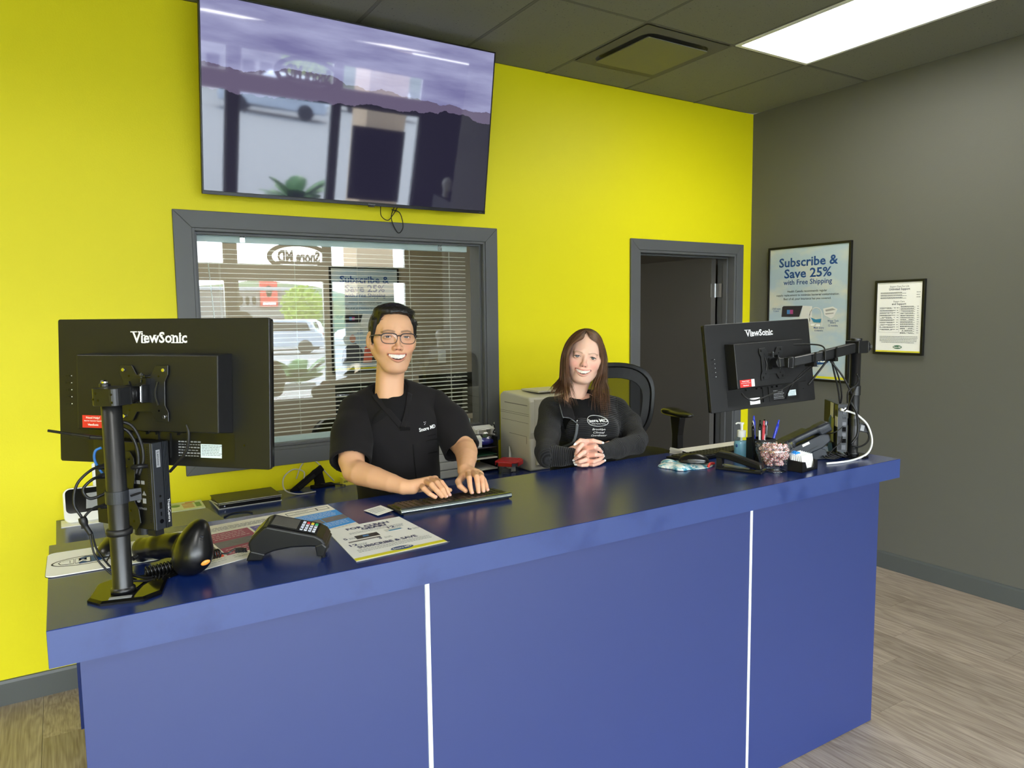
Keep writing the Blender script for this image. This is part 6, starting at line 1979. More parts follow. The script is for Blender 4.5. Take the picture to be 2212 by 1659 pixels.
# gel mouse pad
def marble():
    m = mat('marble_gel', (200, 224, 228), .25)
    n, l, b = nodes(m)
    tc = n.new('ShaderNodeTexCoord'); z = n.new('ShaderNodeTexNoise'); z.inputs['Scale'].default_value = 26; z.inputs['Detail'].default_value = 3; z.inputs['Distortion'].default_value = 2.2
    l.new(tc.outputs['Object'], z.inputs['Vector'])
    r = n.new('ShaderNodeValToRGB'); e = r.color_ramp.elements; e[0].position = .36; e[0].color = srgb(60, 150, 176); e[1].position = .56; e[1].color = srgb(236, 240, 236)
    q = e.new(.47); q.color = srgb(170, 214, 222)
    l.new(z.outputs['Fac'], r.inputs[0]); l.new(r.outputs[0], b.inputs['Base Color'])
marble()
t = thing('gel_mouse_pad', 'marbled white and teal gel wrist mouse pad in front of the chair', 'mouse pad', (-2.375, -1.695, CZ))
S = SDF((-.15, -.13, 0), (.13, .13, .04), .0024)
S.el((.015, -.010, 0), (.100, .088, .0085)); S.el((-.062, -.010, .002), (.036, .060, .017), k=.012, R=Matrix.Rotation(math.radians(38), 3, 'Z')); S.el((-.070, -.052, .002), (.026, .026, .014), k=.014); S.el((-.030, .052, .002), (.028, .028, .016), k=.014)
S.half((0, 0, .0006), (0, 0, -1)); S.go('pad', 'marble_gel', t)
m2_ = mouse('black mouse with a silver rim lying on the marbled gel pad', (-2.345, -1.715, CZ+.0085), math.radians(-48), True)
# rear keyboard and sheets by the gel pad
t, patch, txt, lines, uv = sheet('paper_stack', 'stack of curled cream sheets at the counter back edge by the keyboard', 'papers', ((-2.245, -1.484), (-1.862, -1.484), (-1.862, -1.560), (-2.245, -1.560)), 'paper', .006)
lines(.10, .5, .2, 2, .2)
for k in range(3):
    b = B(); b.prism([(0, 0), (.02, .003+.001*k), (.38, .001*k), (.38, .0012+.001*k), (.02, .0042+.001*k), (-.004, .012+.003*k)], -.070, (0.002*k, .003, .0065), (1, 0, 0), (0, 0, 1)); b.go('loose_sheet', 'paper', t)
keyboard('plain black keyboard lying behind the sanitizer and stapler', (-2.130, -1.625, CZ), math.radians(180), .430, .118, False)
# ================================================================ OFFICE CHAIR
t = thing('task_chair', 'black mesh office chair with raised armrest behind the woman', 'chair', (-2.02, -.86, 0), math.radians(-14))
bpy.context.view_layer.update()
def se(w_, h_, n=48, sq=3.0, cx=0, cz=0, taper=.0):
    out = []
    for i in range(n):
        a = 2*PI*i/n; c, s_ = math.cos(a), math.sin(a); r = (abs(c)**sq+abs(s_)**sq)**(-1/sq)
        z = h_/2*r*s_; x = w_/2*r*c*(1+taper*z/h_)
        out.append((x+cx, z+cz))
    return out
zc = 1.165
o1 = se(.470, .430, cz=zc, taper=.14); o2 = se(.430, .385, cz=zc, taper=.14); o3 = se(.355, .290, cz=zc-.01, taper=.16)
def ring3(a, b_, y0, y1, bow, name, m):
    n = len(a)
    def Yb(p, y): return y+bow*(p[0]**2)*-1+.05*((p[1]-zc)**2)*4
    vs = [(p[0], Yb(p, y0), p[1]) for p in a]+[(p[0], Yb(p, y0), p[1]) for p in b_]+[(p[0], Yb(p, y1), p[1]) for p in a]+[(p[0], Yb(p, y1), p[1]) for p in b_]
    fs = []
    for i in range(n):
        j = (i+1) % n
        fs += [(i, j, n+j, n+i), (2*n+i, 3*n+i, 3*n+j, 2*n+j), (i, 2*n+i, 2*n+j, j), (n+i, n+j, 3*n+j, 3*n+i)]
    return raw(name, vs, fs, m, t, smooth=False, bevel=.004)
ring3(o1, o2, .06, .085, .9, 'back_frame', 'black_satin')
ring3(o2, o3, .068, .073, .9, 'back_border', 'black_rubber')
mm_ = bpy.data.materials.new('mesh_fabric'); mm_.use_nodes = True
n_, l_ = mm_.node_tree.nodes, mm_.node_tree.links; n_.clear()
o_ = n_.new('ShaderNodeOutputMaterial'); mx_ = n_.new('ShaderNodeMixShader'); tr2 = n_.new('ShaderNodeBsdfTransparent'); di = n_.new('ShaderNodeBsdfDiffuse'); di.inputs[0].default_value = srgb(30, 31, 33)
mx_.inputs[0].default_value = .80; l_.new(tr2.outputs[0], mx_.inputs[1]); l_.new(di.outputs[0], mx_.inputs[2]); l_.new(mx_.outputs[0], o_.inputs[0]); MATS['mesh_fabric'] = mm_
cv = [(0, 0)]
vs = []; fs = []
rings = 8
for k in range(rings+1):
    f = k/rings
    for p in o3:
        x = p[0]*f; z = zc-.01+(p[1]-zc+.01)*f
        vs.append((x, .070-.9*x*x+.05*((z-zc)**2)*4, z))
n = len(o3)
for k in range(rings):
    for i in range(n):
        j = (i+1) % n; fs.append((k*n+i, k*n+j, (k+1)*n+j, (k+1)*n+i))
raw('back_mesh', vs, fs, 'mesh_fabric', t, smooth=True)
b = B(); b.b2((-.13, .080, 1.03), (.13, .100, 1.11)); b.go('lumbar_pad', 'black_rubber', t, bevel=.01)
b = B(); b.prism(rrect(.50, .49, .14, 8), .085, (.02, -.17, .860)); b.go('seat', 'black_rubber', t, bevel=.025, seg=3)
b = B(); b.tube([(0, .10, 1.0), (0, .13, .90), (0, .05, .825), (0, -.10, .815)], .026, 10); b.go('back_support', 'black_metal', t, smooth=True)
B().b2((-.12, -.28, .80), (.12, -.04, .845)).go('tilt_mechanism', 'black_metal', t, bevel=.01)
B().cyl((0, -.16, .12), (0, -.16, .80), .028, .022, n=20).go('gas_lift', 'black_metal', t)
B().lathe([(.20, .30), (.215, .30), (.215, .315), (.20, .315)], 32, (0, -.16, 0), closed=True).go('foot_ring', 'steel', t, smooth=True)
b = B()
for k in range(3):
    a = 2*PI*k/3; b.tube([(0, -.16, .307), (.205*math.cos(a), -.16+.205*math.sin(a), .307)], .008, 6, False)
b.go('foot_ring_spokes', 'steel', t)
for k in range(5):
    a = 2*PI*k/5+.3
    B().tube([(0, -.16, .12), (.15*math.cos(a), -.16+.15*math.sin(a), .10), (.28*math.cos(a), -.16+.28*math.sin(a), .065)], lambda q: .024-.008*q, 8).go('base_leg', 'black_plastic', t, smooth=True)
    b = B(); b.cyl((.28*math.cos(a)-.012, -.16+.28*math.sin(a), .028), (.28*math.cos(a)+.012, -.16+.28*math.sin(a), .028), .028, n=16); b.go('castor', 'black_rubber', t)
for s_ in (-1, 1):
    S = SDF((s_*.27-.07, -.32, 1.09), (s_*.27+.07, .0, 1.17), .003)
    S.el((s_*.270, -.155, 1.135), (.048, .125, .018)); S.el((s_*.275, -.09, 1.137), (.044, .06, .017), k=.02)
    V, Q = S.mesh(); npmesh('armrest_pad', V, Q, 'black_satin', t)
    b = B(); b.prism([(-.030, .86), (.030, .86), (.026, 1.03), (.046, 1.122), (-.050, 1.122), (-.030, 1.03)], .034, (s_*.270-.017, -.155, 0), (0, 1, 0), (0, 0, 1)); b.go('armrest_post', 'black_plastic', t, bevel=.006)
    b = B(); b.b2((min(s_*.15, s_*.31), -.185, .815), (max(s_*.15, s_*.31), -.125, .84)); b.b2((s_*.270-.014, -.183, .83), (s_*.270+.014, -.127, .88)); b.go('armrest_bracket', 'black_metal', t, bevel=.004)
# ================================================================ BACK WORKTOP
z0 = LZ
t = thing('console_device', 'white framed countertop device with a black tilted display, at the worktop left end', 'device', (-4.222, -.110, z0+.004))
til = math.radians(24)
M_ = frame((0, 0, 0), (1, 0, 0), (0, math.sin(til), math.cos(til)))
b = B(); b.T = M_; b.prism(rrect(.335, .150, .028, 6, 0, .078), .020, (0, 0, -.018)); b.go('shell', 'white_plastic', t, bevel=.005, seg=3)
b = B(); b.T = M_; b.prism(rrect(.318, .105, .020, 6, 0, .094), .0012, (0, 0, .0018)); b.go('display', 'black_gloss', t)
b = B(); b.T = M_; b.prism([(-.085, .055), (.060, .058), (.065, .125), (-.080, .122)], .0008, (0, 0, .0030)); b.go('taped_paper', 'letter_grey', t)
b = B(); b.T = M_; b.prism([(-.020, .052), (.120, .052), (.150, .145), (.0, .145)], .0006, (0, 0, .0036)); b.go('paper_sheet', 'paper', t)
B().b2((-.14, .01, -.001), (.14, .09, .010)).go('support_foot', 'white_plastic', t)
t, patch, txt, lines, uv = sheet('papers', 'white sheets lying under the console device', 'papers', ((-4.402, -.03), (-4.06, -.03), (-4.06, -.15), (-4.402, -.15)), 'paper_white', .0025, z0)
t = thing('cord_cover', 'pale upright cord cover on the yellow wall behind the console device', 'cover', (-4.256, -.004, z0))
B().prism([(-.018, .02), (.018, .02), (.018, .215), (-.005, .240), (-.018, .232)], .012, (0, .003, 0), (1, 0, 0), (0, 0, 1)).go('cover', 'white_plastic', t, bevel=.002)
mat('leaflet_green', (206, 214, 170), .5); mat('leaflet_orange', (196, 118, 60), .5); mat('leaflet_leaf', (112, 150, 84), .5); mat('folder_olive', (126, 126, 104), .45)
t, patch, txt, lines, uv = sheet('folder', 'plain grey green folder at the front of the low worktop', 'folder', ((-4.25, -.175), (-3.838, -.175), (-3.800, -.47), (-4.25, -.47)), 'folder_olive', .006, z0)
o_ = uv(.22, .62); b = B(); b.prism(oval(0, 0, .016, .009), .0004, (o_.x, o_.y, .006)); b.go('logo_mark', 'leaflet_leaf', t)
t, patch, txt, lines, uv = sheet('brochure', 'pale green brochure with orange title block on the low worktop', 'brochure', ((-4.05, .0-.012), (-3.838, -.012), (-3.842, -.168), (-4.05, -.168)), 'leaflet_green', .009, z0+.0005)
for k in range(4): patch('title_block', .58, .20+.16*k, .80, .28+.16*k, 'leaflet_orange')
patch('title_block', .66, .80, .86, .90, 'leaflet_orange'); patch('green_block', .84, .22, .95, .76, 'leaflet_leaf'); patch('green_block', .20, .30, .34, .40, 'leaflet_leaf')
b = B(); o_ = uv(.44, .55); b.prism(oval(0, 0, .020, .022), .0005, (o_.x, o_.y, .009)); b.go('picture', 'leaflet_leaf', t); lines(.1, .80, .55, 3, .08, 'leaflet_leaf', .002)
# binder
glassmat('clear_film', (.92, .93, .92), 1.5, 1.4, .1)
t = thing('binder', 'black ring binder in a clear sleeve lying on the low worktop', 'binder', (-3.655, -.120, z0), math.radians(1))
B().b2((-.138, -.095, .003), (.138, .095, .026)).go('cover', 'black_satin', t, bevel=.002)
B().b2((-.142, -.097, .0005), (.142, .097, .003)).go('bottom_sleeve', 'cable_white', t)
B().b2((-.142, -.0965, .026), (.142, .0955, .0285)).go('top_sleeve', 'dark_grey_plastic', t)
b = B(); b.tube([(-.146, -.095, .027), (-.142, .0, .014), (-.146, .09, .004)], .002, 6); b.tube([(-.142, -.098, .0285), (.142, -.098, .0285)], .0014, 6, False); b.tube([(-.142, -.098, .022), (.142, -.098, .022)], .0010, 6, False); b.go('sleeve_edge', 'cable_white', t, smooth=True)
for x_ in (-.115, .118): B().cyl((x_, -.0955, .012), (x_, -.0975, .012), .0035, n=14).go('rivet', 'chrome', t)
# strap, pad and grey cable
t = thing('fabric_strap', 'stiff black fabric strap propped up on the low worktop by the wall', 'strap', (-3.345, -.060, z0))
S = SDF((-.11, -.04, 0), (.11, .05, .12), .003)
S.box((0, 0, .048), (.098, .010, .017), .006, R=Matrix.Rotation(math.radians(-35), 3, 'Y')); S.box((.062, .01, .050), (.025, .012, .045), .008, k=.01, R=Matrix.Rotation(math.radians(-12), 3, 'Y')); S.half((0, 0, 0.0005), (0, 0, -1))
S.go('band', 'cloth_tee', t)
b = B(); b.T = Matrix.Translation((0, -.0125, .046)) @ Matrix.Rotation(math.radians(-35), 4, 'Y'); b.b2((-.055, -.001, -.008), (.045, .001, .008)); b.go('hook_strip', 'dark_void', t)
t = thing('cloth_pouch', 'flat black folded pouch lying under the grey cable', 'pouch', (-3.262, -.045, z0), math.radians(8))
B().prism(rrect(.12, .05, .008), .012, (0, 0, 0)).go('pouch', 'cloth_tee', t, bevel=.004)
B().b2((-.010, -.012, .012), (.020, .006, .0126)).go('tag', 'letter_grey', t)
cable('grey_cable', 'pale grey cable looping up the yellow wall and over the black strap', [(-3.330, -.150, z0+.005), (-3.42, -.155, z0+.006), (-3.470, -.11, z0+.025), (-3.455, -.04, z0+.070), (-3.40, -.012, z0+.100), (-3.35, -.02, z0+.085), (-3.36, -.06, z0+.055)], .0036, 'cable_grey')
cable('grey_cable', 'pale grey cable arching from the strap to the yellow box', [(-3.385, -.010, z0+.050), (-3.360, -.010, z0+.110), (-3.325, -.010, z0+.142), (-3.280, -.012, z0+.125), (-3.235, -.02, z0+.065), (-3.200, -.04, z0+.020)], .0034, 'cable_grey')
cable('black_lead', 'thin black lead lying along the low worktop towards the yellow box', [(-3.30, -.03, z0+.016), (-3.25, -.085, z0+.020), (-3.19, -.09, z0+.010), (-3.16, -.10, z0+.004)], .003)
mat('box_yellow', (226, 214, 72), .5)
t = thing('small_box', 'small yellow box numbered 200 on the low worktop behind the man', 'box', (-3.140, -.075, z0))
B().b2((-.034, -.022, 0), (.034, .022, .040)).go('carton', 'box_yellow', t, bevel=.001, seg=1)
fit_text('lettering', '200', .024, 'ink', t, (-.018, -.0222, .022), (1, 0, 0), (0, 0, 1), h=.010, bold=.03)
cable('black_lead', 'short black lead on the low worktop behind the large brochure', [(-3.80, -.37, z0+.003), (-3.76, -.33, z0+.003), (-3.70, -.335, z0+.003), (-3.68, -.37, z0+.003)], .0025)
# drawer unit
mat('unit_grey', (186, 186, 184), .4)
t = thing('drawer_unit', 'pale grey three drawer desktop unit half hidden by the man', 'drawers', (-2.68, -.150, z0))
B().b2((-.14, -.10, 0), (.14, .12, .180)).go('casing', 'unit_grey', t, bevel=.003)
for k in range(4):
    f = B().b2((-.130, -.112, .006+.044*k), (.130, -.100, .045+.044*k)).go('drawer', 'unit_grey', t, bevel=.003)
    B().b2((.085, -.1135, .016+.044*k), (.118, -.1122, .034+.044*k)).go('label', 'paper_white', f)
# mesh letter tray
t = thing('letter_tray', 'black wire mesh letter tray with three levels beside the printer', 'tray', (-2.425, -.120, z0))
mm_ = MATS['mesh_fabric']
for k, z_ in enumerate((.006, .068, .130)):
    B().b2((-.105, -.10, z_), (.105, .10, z_+.004)).go('shelf', 'black_metal', t)
for z_ in (.010, .072):
    B().b2((-.098, -.105, z_+.001), (.098, .09, z_+.007)).go('filed_papers', 'paper', t)
B().b2((-.098, -.100, .090), (.098, .09, .095)).go('filed_papers', 'green_dark', t)
B().b2((.104, -.10, .0), (.1055, .10, .190)).go('side_mesh', 'mesh_fabric', t)
B().b2((-.1055, -.10, .0), (-.104, .10, .190)).go('side_mesh', 'mesh_fabric', t)
b = B()
for x_ in (-.105, .105):
    for y_ in (-.10, .10): b.tube([(x_, y_, 0), (x_, y_, .190)], .0032, 6, False)
    b.tube([(x_, -.10, .190), (x_, .10, .190)], .0032, 6, False); b.tube([(x_, -.10, .134), (x_, .10, .134)], .0028, 6, False); b.tube([(x_, -.10, .072), (x_, .10, .072)], .0028, 6, False)
    for q in (-.04, .02): b.tube([(x_, q, .134), (x_, q, .190)], .0016, 5, False)
for z_ in (.006, .068, .130): b.tube([(-.105, -.10, z_+.003), (.105, -.10, z_+.003)], .0030, 6, False)
b.go('wire_frame', 'black_metal', t)
zt_ = z0+.134
t = thing('paper_box', 'small white carton with a blue corner on top of the letter tray', 'box', (-2.432, -.165, zt_), math.radians(-12))
B().b2((-.030, -.025, 0), (.030, .025, .052)).go('carton', 'paper_white', t, bevel=.0008, seg=1)
B().prism([(-.030, .012), (-.012, .052), (-.030, .052)], .0008, (0, -.0250, 0), (1, 0, 0), (0, 0, 1)).go('blue_corner', 'print_blue', t)
B().prism([(-.03, 0), (.03, 0), (.026, .030), (-.022, .030)], .0008, (0, -.025, .052), (1, 0, 0), (0, .75, .4)).go('open_flap', 'paper_white', t)
t = thing('box', 'open white flat box leaning at the left of the letter tray top', 'box', (-2.500, -.120, zt_), .2)
B().prism([(0, 0), (.045, 0), (.052, .078), (.010, .092)], .004, (-.02, 0, 0), (1, 0, 0), (0, 0, 1)).go('panel', 'paper_white', t)
t = thing('logo_card', 'cream card with a small oval logo lying across the letter tray items', 'card', (-2.400, -.060, zt_+.074), math.radians(-6))
B().prism([(-.060, -.035), (.085, -.035), (.100, .03), (-.050, .04)], .0015, (0, 0, 0), (1, 0, -.05), (0, .8, .45)).go('card', 'paper', t)
b = B(); b.T = frame((-.020, -.004, .0035), (1, 0, -.05), (0, .8, .45)); b.prism(oval(0, 0, .024, .014), .0008); b.go('logo_oval', 'logo_green', t)
b = B(); b.T = frame((-.020, -.004, .0044), (1, 0, -.05), (0, .8, .45)); b.prism(oval(0, 0, .018, .009), .0008); b.go('logo_centre', 'device_white', t)
b = B().b2((-.055, .01, -.074), (-.050, .015, .02)); b.go('prop', 'paper', t)
mat('blue_goods', (52, 56, 168), .35)
t = thing('plastic_bag', 'clear bag of dark blue straps on top of the letter tray', 'bag', (-2.360, -.150, zt_))
S = SDF((-.06, -.05, 0), (.07, .05, .07), .0032); S.el((0, 0, .022), (.046, .030, .022)); S.rc((-.03, -.012, .02), (.03, .010, .034), .012, .012, k=.006); S.rc((-.02, .015, .03), (.035, -.012, .022), .011, .011, k=.004); S.half((0, 0, .002), (0, 0, -1)); S.go('contents', 'blue_goods', t)
B().ell((0, .004, .050), (.014, .012, .014), 12, 8).go('green_item', 'green_dark', t, smooth=True)
S = SDF((-.08, -.06, 0), (.08, .06, .11), .005); S.el((0, 0, .028), (.056, .038, .034)); S.box((0, .005, .064), (.050, .006, .030), .004, k=.03); S.half((0, 0, .001), (0, 0, -1))
S.go('film', 'wrapper', t)
t = thing('paper_sheet', 'white sheet lying on top of the bag and box on the letter tray', 'sheet', (-2.345, -.095, zt_+.094), math.radians(-10))
B().prism([(-.055, -.03), (.060, -.045), (.05, .03), (-.05, .035)], .001, (0, 0, 0), (1, 0, .05), (0, .9, .2)).go('sheet', 'paper_white', t)
B().b2((-.001, .0, -.094), (.001, .002, 0)).go('prop', 'paper', t)
# red lidded container
mat('lid_red', (196, 24, 40), .3); glassmat('tub_clear', (.86, .88, .90), 1.5, 1.5, .06)
t = thing('food_container', 'clear food container with a red clip lid on the low worktop', 'container', (-2.300, -.305, z0), math.radians(38))
S_ = .115
def fr_(h0, h1, s0_, s1_, name, m, th_=.002):
    b = B(); a = rrect(s0_, s0_, .018, 5); c = rrect(s1_, s1_, .018, 5); n = len(a)
    vs = [(p[0], p[1], h0) for p in a]+[(p[0], p[1], h1) for p in c]
    return raw(name, vs, [(i, (i+1) % n, (i+1) % n+n, i+n) for i in range(n)]+[tuple(range(n-1, -1, -1))], m, t)
fr_(.001, .062, S_*.88, S_, 'tub', 'tub_clear')
B().prism(rrect(S_+.012, S_+.012, .02), .006, (0, 0, .062)).go('lid', 'lid_red', t, bevel=.002)
b = B(); a = rrect(S_+.002, S_+.002, .016, 5); c = rrect(S_-.016, S_-.016, .012, 5); n = len(a)
vs = [(p[0], p[1], .068) for p in a]+[(p[0], p[1], .072) for p in [(q[0]*.96, q[1]*.96) for q in a]]+[(p[0], p[1], .072) for p in c]+[(p[0]*.96, p[1]*.96, .0675) for p in c]
raw('lid_rim', vs, [(k*n+i, k*n+(i+1) % n, (k+1)*n+(i+1) % n, (k+1)*n+i) for k in range(3) for i in range(n)]+[tuple(3*n+i for i in range(n))], 'lid_red', t)
for k in range(4):
    M_ = Matrix.Rotation(k*PI/2, 4, 'Z'); b = B(); b.T = M_; b.b2((-.040, -S_/2-.011, .044), (.040, -S_/2-.006, .067)); b.go('clip', 'lid_red', t, bevel=.002)
b = B(); b.T = Matrix.Rotation(math.radians(45), 4, 'Z'); b.b2((-.018, -.030, .006), (.018, .010, .055)); b.go('contents_card', 'paper', t)
B().prism(rrect(.06, .05, .01), .02, (0.005, .01, .004)).go('contents', 'dark_grey_plastic', t)
t = thing('glue_tube', 'small white tube with a pink tip standing beside the printer', 'tube', (-2.238, -.215, z0))
B().cyl((0, 0, 0), (0, 0, .09), .010, .007, n=14).go('tube', 'white_plastic', t, smooth=False); B().cyl((0, 0, .09), (-.004, 0, .125), .006, .002, n=10).go('nozzle', 'white_plastic', t)
t = thing('paper_cone', 'folded white paper standing in the end of the letter tray', 'paper', (-2.262, -.05, z0+.0))
B().prism([(-.02, .0), (.03, .0), (.02, .245), (-.004, .20)], .003, (0, 0, 0), (1, 0, 0), (0, 0, 1)).go('sheet', 'paper_white', t)
b = B(); b.tube([(.012, -.006, .235), (.020, -.006, .205), (.010, -.006, .185), (.030, -.006, .178)], .004, 6); b.go('binder_clip', 'black_metal', t, smooth=True)
# printer
t = thing('printer', 'large off white office printer on the low worktop behind the woman', 'printer', (-2.0, -.20, z0))
b = B(); b.prism([(-.165, .0), (-.165, .02), (-.155, .18), (-.165, .215), (-.165, .385), (-.150, .410), (.12, .425), (.155, .405), (.155, .0)], .36, (-.20, .0, 0), (0, 1, 0), (0, 0, 1))
b.go('body', 'printer_body', t, bevel=.010, seg=3)
b = B()
xx = -.2008
for z_, y0_, y1_ in ((.315, -.155, .15), (.305, -.155, .15), (.265, -.150, .13)):
    b.b2((xx, y0_, z_), (xx+.002, y1_, z_+.0018))
b.b2((xx, -.140, .362), (xx+.002, .10, .366))
b.b2((xx, -.130, .190), (xx+.002, .05, .192)); b.b2((xx, -.130, .150), (xx+.002, -.128, .192))
b.go('panel_seams', 'printer_line', t)
b = B(); b.b2((-.17, -.1675, .22), (.13, -.160, .40)); b.go('front_cover', 'printer_body', t, bevel=.004)
b = B(); b.b2((-.16, -.172, .03), (.13, -.160, .19)); b.go('paper_drawer', 'printer_body', t, bevel=.004)
B().b2((-.10, -.1, .425), (.10, .08, .436)).go('lid', 'printer_body', t, bevel=.004)
# ================================================================ PEOPLE
def vc_mat(name, rough, spec=0.4, sss=0.0, bump=None):
    m = mat(name, (200, 160, 130), rough, spec=spec, sss=sss, bump=bump)
    n, l, b = nodes(m)
    a = n.new('ShaderNodeAttribute'); a.attribute_name = 'tint'
    l.new(a.outputs['Color'], b.inputs['Base Color'])
    return m
vc_mat('skin', 0.48, 0.35, 0.12, bump=(420, 0.10, 0.0006))
vc_mat('hair_black', 0.42, 0.5)
vc_mat('hair_brown', 0.40, 0.5)
mat('teeth', (244, 238, 224), 0.25, spec=0.5)
mat('eye_white', (232, 226, 220), 0.15); mat('iris_dark', (24, 14, 9), 0.35, spec=.2); mat('pupil', (5, 5, 5), 0.15); mat('lash', (24, 18, 16), 0.6)
mat('cloth_black', (25, 23, 24), 0.85, spec=0.2, sheen=0.04, bump=(700, 0.2, 0.0006))
mat('cloth_seam', (17, 16, 17), 0.9, spec=0.2)
mat('trouser', (26, 26, 30), 0.9); mat('shoe', (20, 20, 20), 0.5)
mat('lens', (255, 255, 255), 0.0); glassmat('spectacle_lens', (0.98, 0.98, 1.0), 1.5, 0.6)
mat('frame_tortoise', (46, 38, 42), 0.25)
mat('nail_white', (246, 240, 238), 0.25)
mat('nail_pink', (226, 176, 160), 0.3)
def lin(c): return np.array(srgb(*c)[:3])

def smooth01(x, a, b):
    t = np.clip((x-a)/(b-a), 0, 1)
    return t*t*(3-2*t)

def seg_dist(V, pts):
    d = np.full(len(V), 9.0)
    for a, b in zip(pts[:-1], pts[1:]):
        a = np.array(a); b = np.array(b); ba = b-a
        t = np.clip(((V-a) @ ba)/(ba @ ba), 0, 1)
        d = np.minimum(d, np.linalg.norm(V-(a+t[:, None]*ba), axis=1))
    return d

def head_field(P):
    """skin surface of head and neck in head space: x to the viewer's right, face towards -y, eyes at z=0"""
    w = P['w']; chin = P['chin']; h = 0.0017
    S = SDF((-.098*w/.075-.01, -.125, -.215), (.098*w/.075+.01, .115, .125), h)
    S.el((0, .012, P.get('cz', .036)), (w*1.0, .094, P.get('ch', .082)))                       # cranium
    S.el((0, -.018, .010), (w*.93, .070, .088), k=.02)               # forehead and face block
    S.el((0, -.022, -.055), (w*.84, .058, .052), k=.03)              # lower face
    S.el((0, -.050, chin+.030), (w*.44, .036, .030), k=.03)          # jaw front
    S.rc((0, -.076, chin+.017), (0, -.066, chin+.020), .015*P['chinw'], .017, k=.02)
    for s in (-1, 1):
        S.rc((s*w*.80, .010, -.050), (s*w*.30, -.062, chin+.018), .014, .013, k=.028)   # jaw line
        S.el((s*w*.60, -.058, -.034), (.021, .020, .020), k=.022)    # smiling cheek
        S.el((s*w*.74, -.040, -.012), (.017, .022, .014), k=.02)     # cheekbone
        S.rc((s*.014, -.0845, .018), (s*w*.60, -.0725, .018), .0070, .0060, k=.014)   # brow ridge
    for s in (-1, 1):
        S.el((s*P['ex'], -.102, .001), (.017, .0125, .0095), k=.012, op='s')          # sockets
        S.el((s*P['ex'], -.0735, .0005), (.0165, .0145, .0135), k=.004)               # lids over the eye
    S.el((0, -.030, chin+.016), (w*.50, .050, .018), k=.022)
    # nose
    nt = P['nt']; nw = P['nw']
    S.rc((0, -.086, .008), (0, -.0905-.010*P['nl'], nt+.008), .0062, .0080, k=.010)
    S.el((0, -.0975-.008*P['nl'], nt+.001), (.0088, .0090, .0082), k=.008)
    for s in (-1, 1):
        S.el((s*nw*.60, -.0925, nt-.001), (nw*.42, .0105, .0078), k=.006)
        S.el((s*.0062, -.1015, nt-.0085), (.0036, .0052, .0030), k=.002, op='s')
    # mouth mound, fold beside the mouth
    mz = P['mz']; mw = P['mw']
    S.el((0, -.066, mz), (mw*.95, .030, .027), k=.016)
    for s in (-1, 1):
        S.rc((s*(nw+.0065), -.0985, nt-.001), (s*(mw+.0065), -.0835, mz+.006), .0030, .0028, k=.010, op='s')
        S.rc((s*(mw+.0065), -.0835, mz+.006), (s*(mw+.0075), -.078, mz-.012), .0026, .0018, k=.009, op='s')
        S.rc((s*.018, -.0905, -.0125), (s*.046, -.0800, -.0115), .0016, .0012, k=.006, op='s')
        S.el((s*(mw+.003), -.086, mz+.004), (.004, .006, .004), k=.005, op='s')
    def arc(u): return -.0985+P['arc']*u*u
    zt = lambda u: mz+P['mt']+P['lift']*u*u
    zb = lambda u: mz+P['mt']-.0005-(P['mo'])*(1-abs(u)**2.2)+P['lift']*u*u
    N = 17
    U = np.linspace(-1, 1, N)
    up = [((mw*u, arc(u)+.0015, zt(u)+.0026-.001*abs(u)), .0031-.0011*abs(u)) for u in U]
    lo = [((mw*u, arc(u)+.0015, zb(u)-.0040+.0025*abs(u)), P['ll']-(P['ll']-.0024)*abs(u)) for u in U]
    S.chain(up, k=.003); S.chain(lo, k=.003)
    for u in np.linspace(-.94, .94, 43):
        a, b = zt(u)-.0008, zb(u)+.0008
        if a-b < .001:
            a += .0006; b -= .0006
        for dy in (-.010, -.007, -.004, -.001, .002, .005, .008, .011):
            S.rc((mw*u, arc(u)+dy, a), (mw*u, arc(u)+dy, b), .0018, .0018, op='s')
    # eye slits
    for s in (-1, 1):
        R = Matrix.Rotation(s*math.radians(P['slant']), 3, 'Y')
        S.el((s*P['ex'], -.086, P['ez']), (.0136, .012, P['eo']), k=.0012, op='s', R=R)
    # ears
    if P['ears']:
        for s in (-1, 1):
            R = Matrix.Rotation(s*math.radians(-22), 3, 'Z') @ Matrix.Rotation(math.radians(8), 3, 'X')
            S.el((s*(w+.0085), .006, -.012), (.0065, .0175, .031), k=.006, R=R)
            S.el((s*(w+.013), -.001, -.008), (.0055, .0095, .020), k=.003, op='s', R=R)
            S.el((s*(w-.002), .0, -.040), (.007, .009, .010), k=.006, R=R)
    # neck
    nb = P['neck']
    S.rc((0, .022, -.055), nb, P['nr'], P['nr']*1.06, k=.022)
    S.rc((-.022, .0, -.10), (nb[0]-.02, nb[1]-.03, nb[2]), .018, .02, k=.02)
    S.rc((.022, .0, -.10), (nb[0]+.02, nb[1]-.03, nb[2]), .018, .02, k=.02)
    return S, up, lo

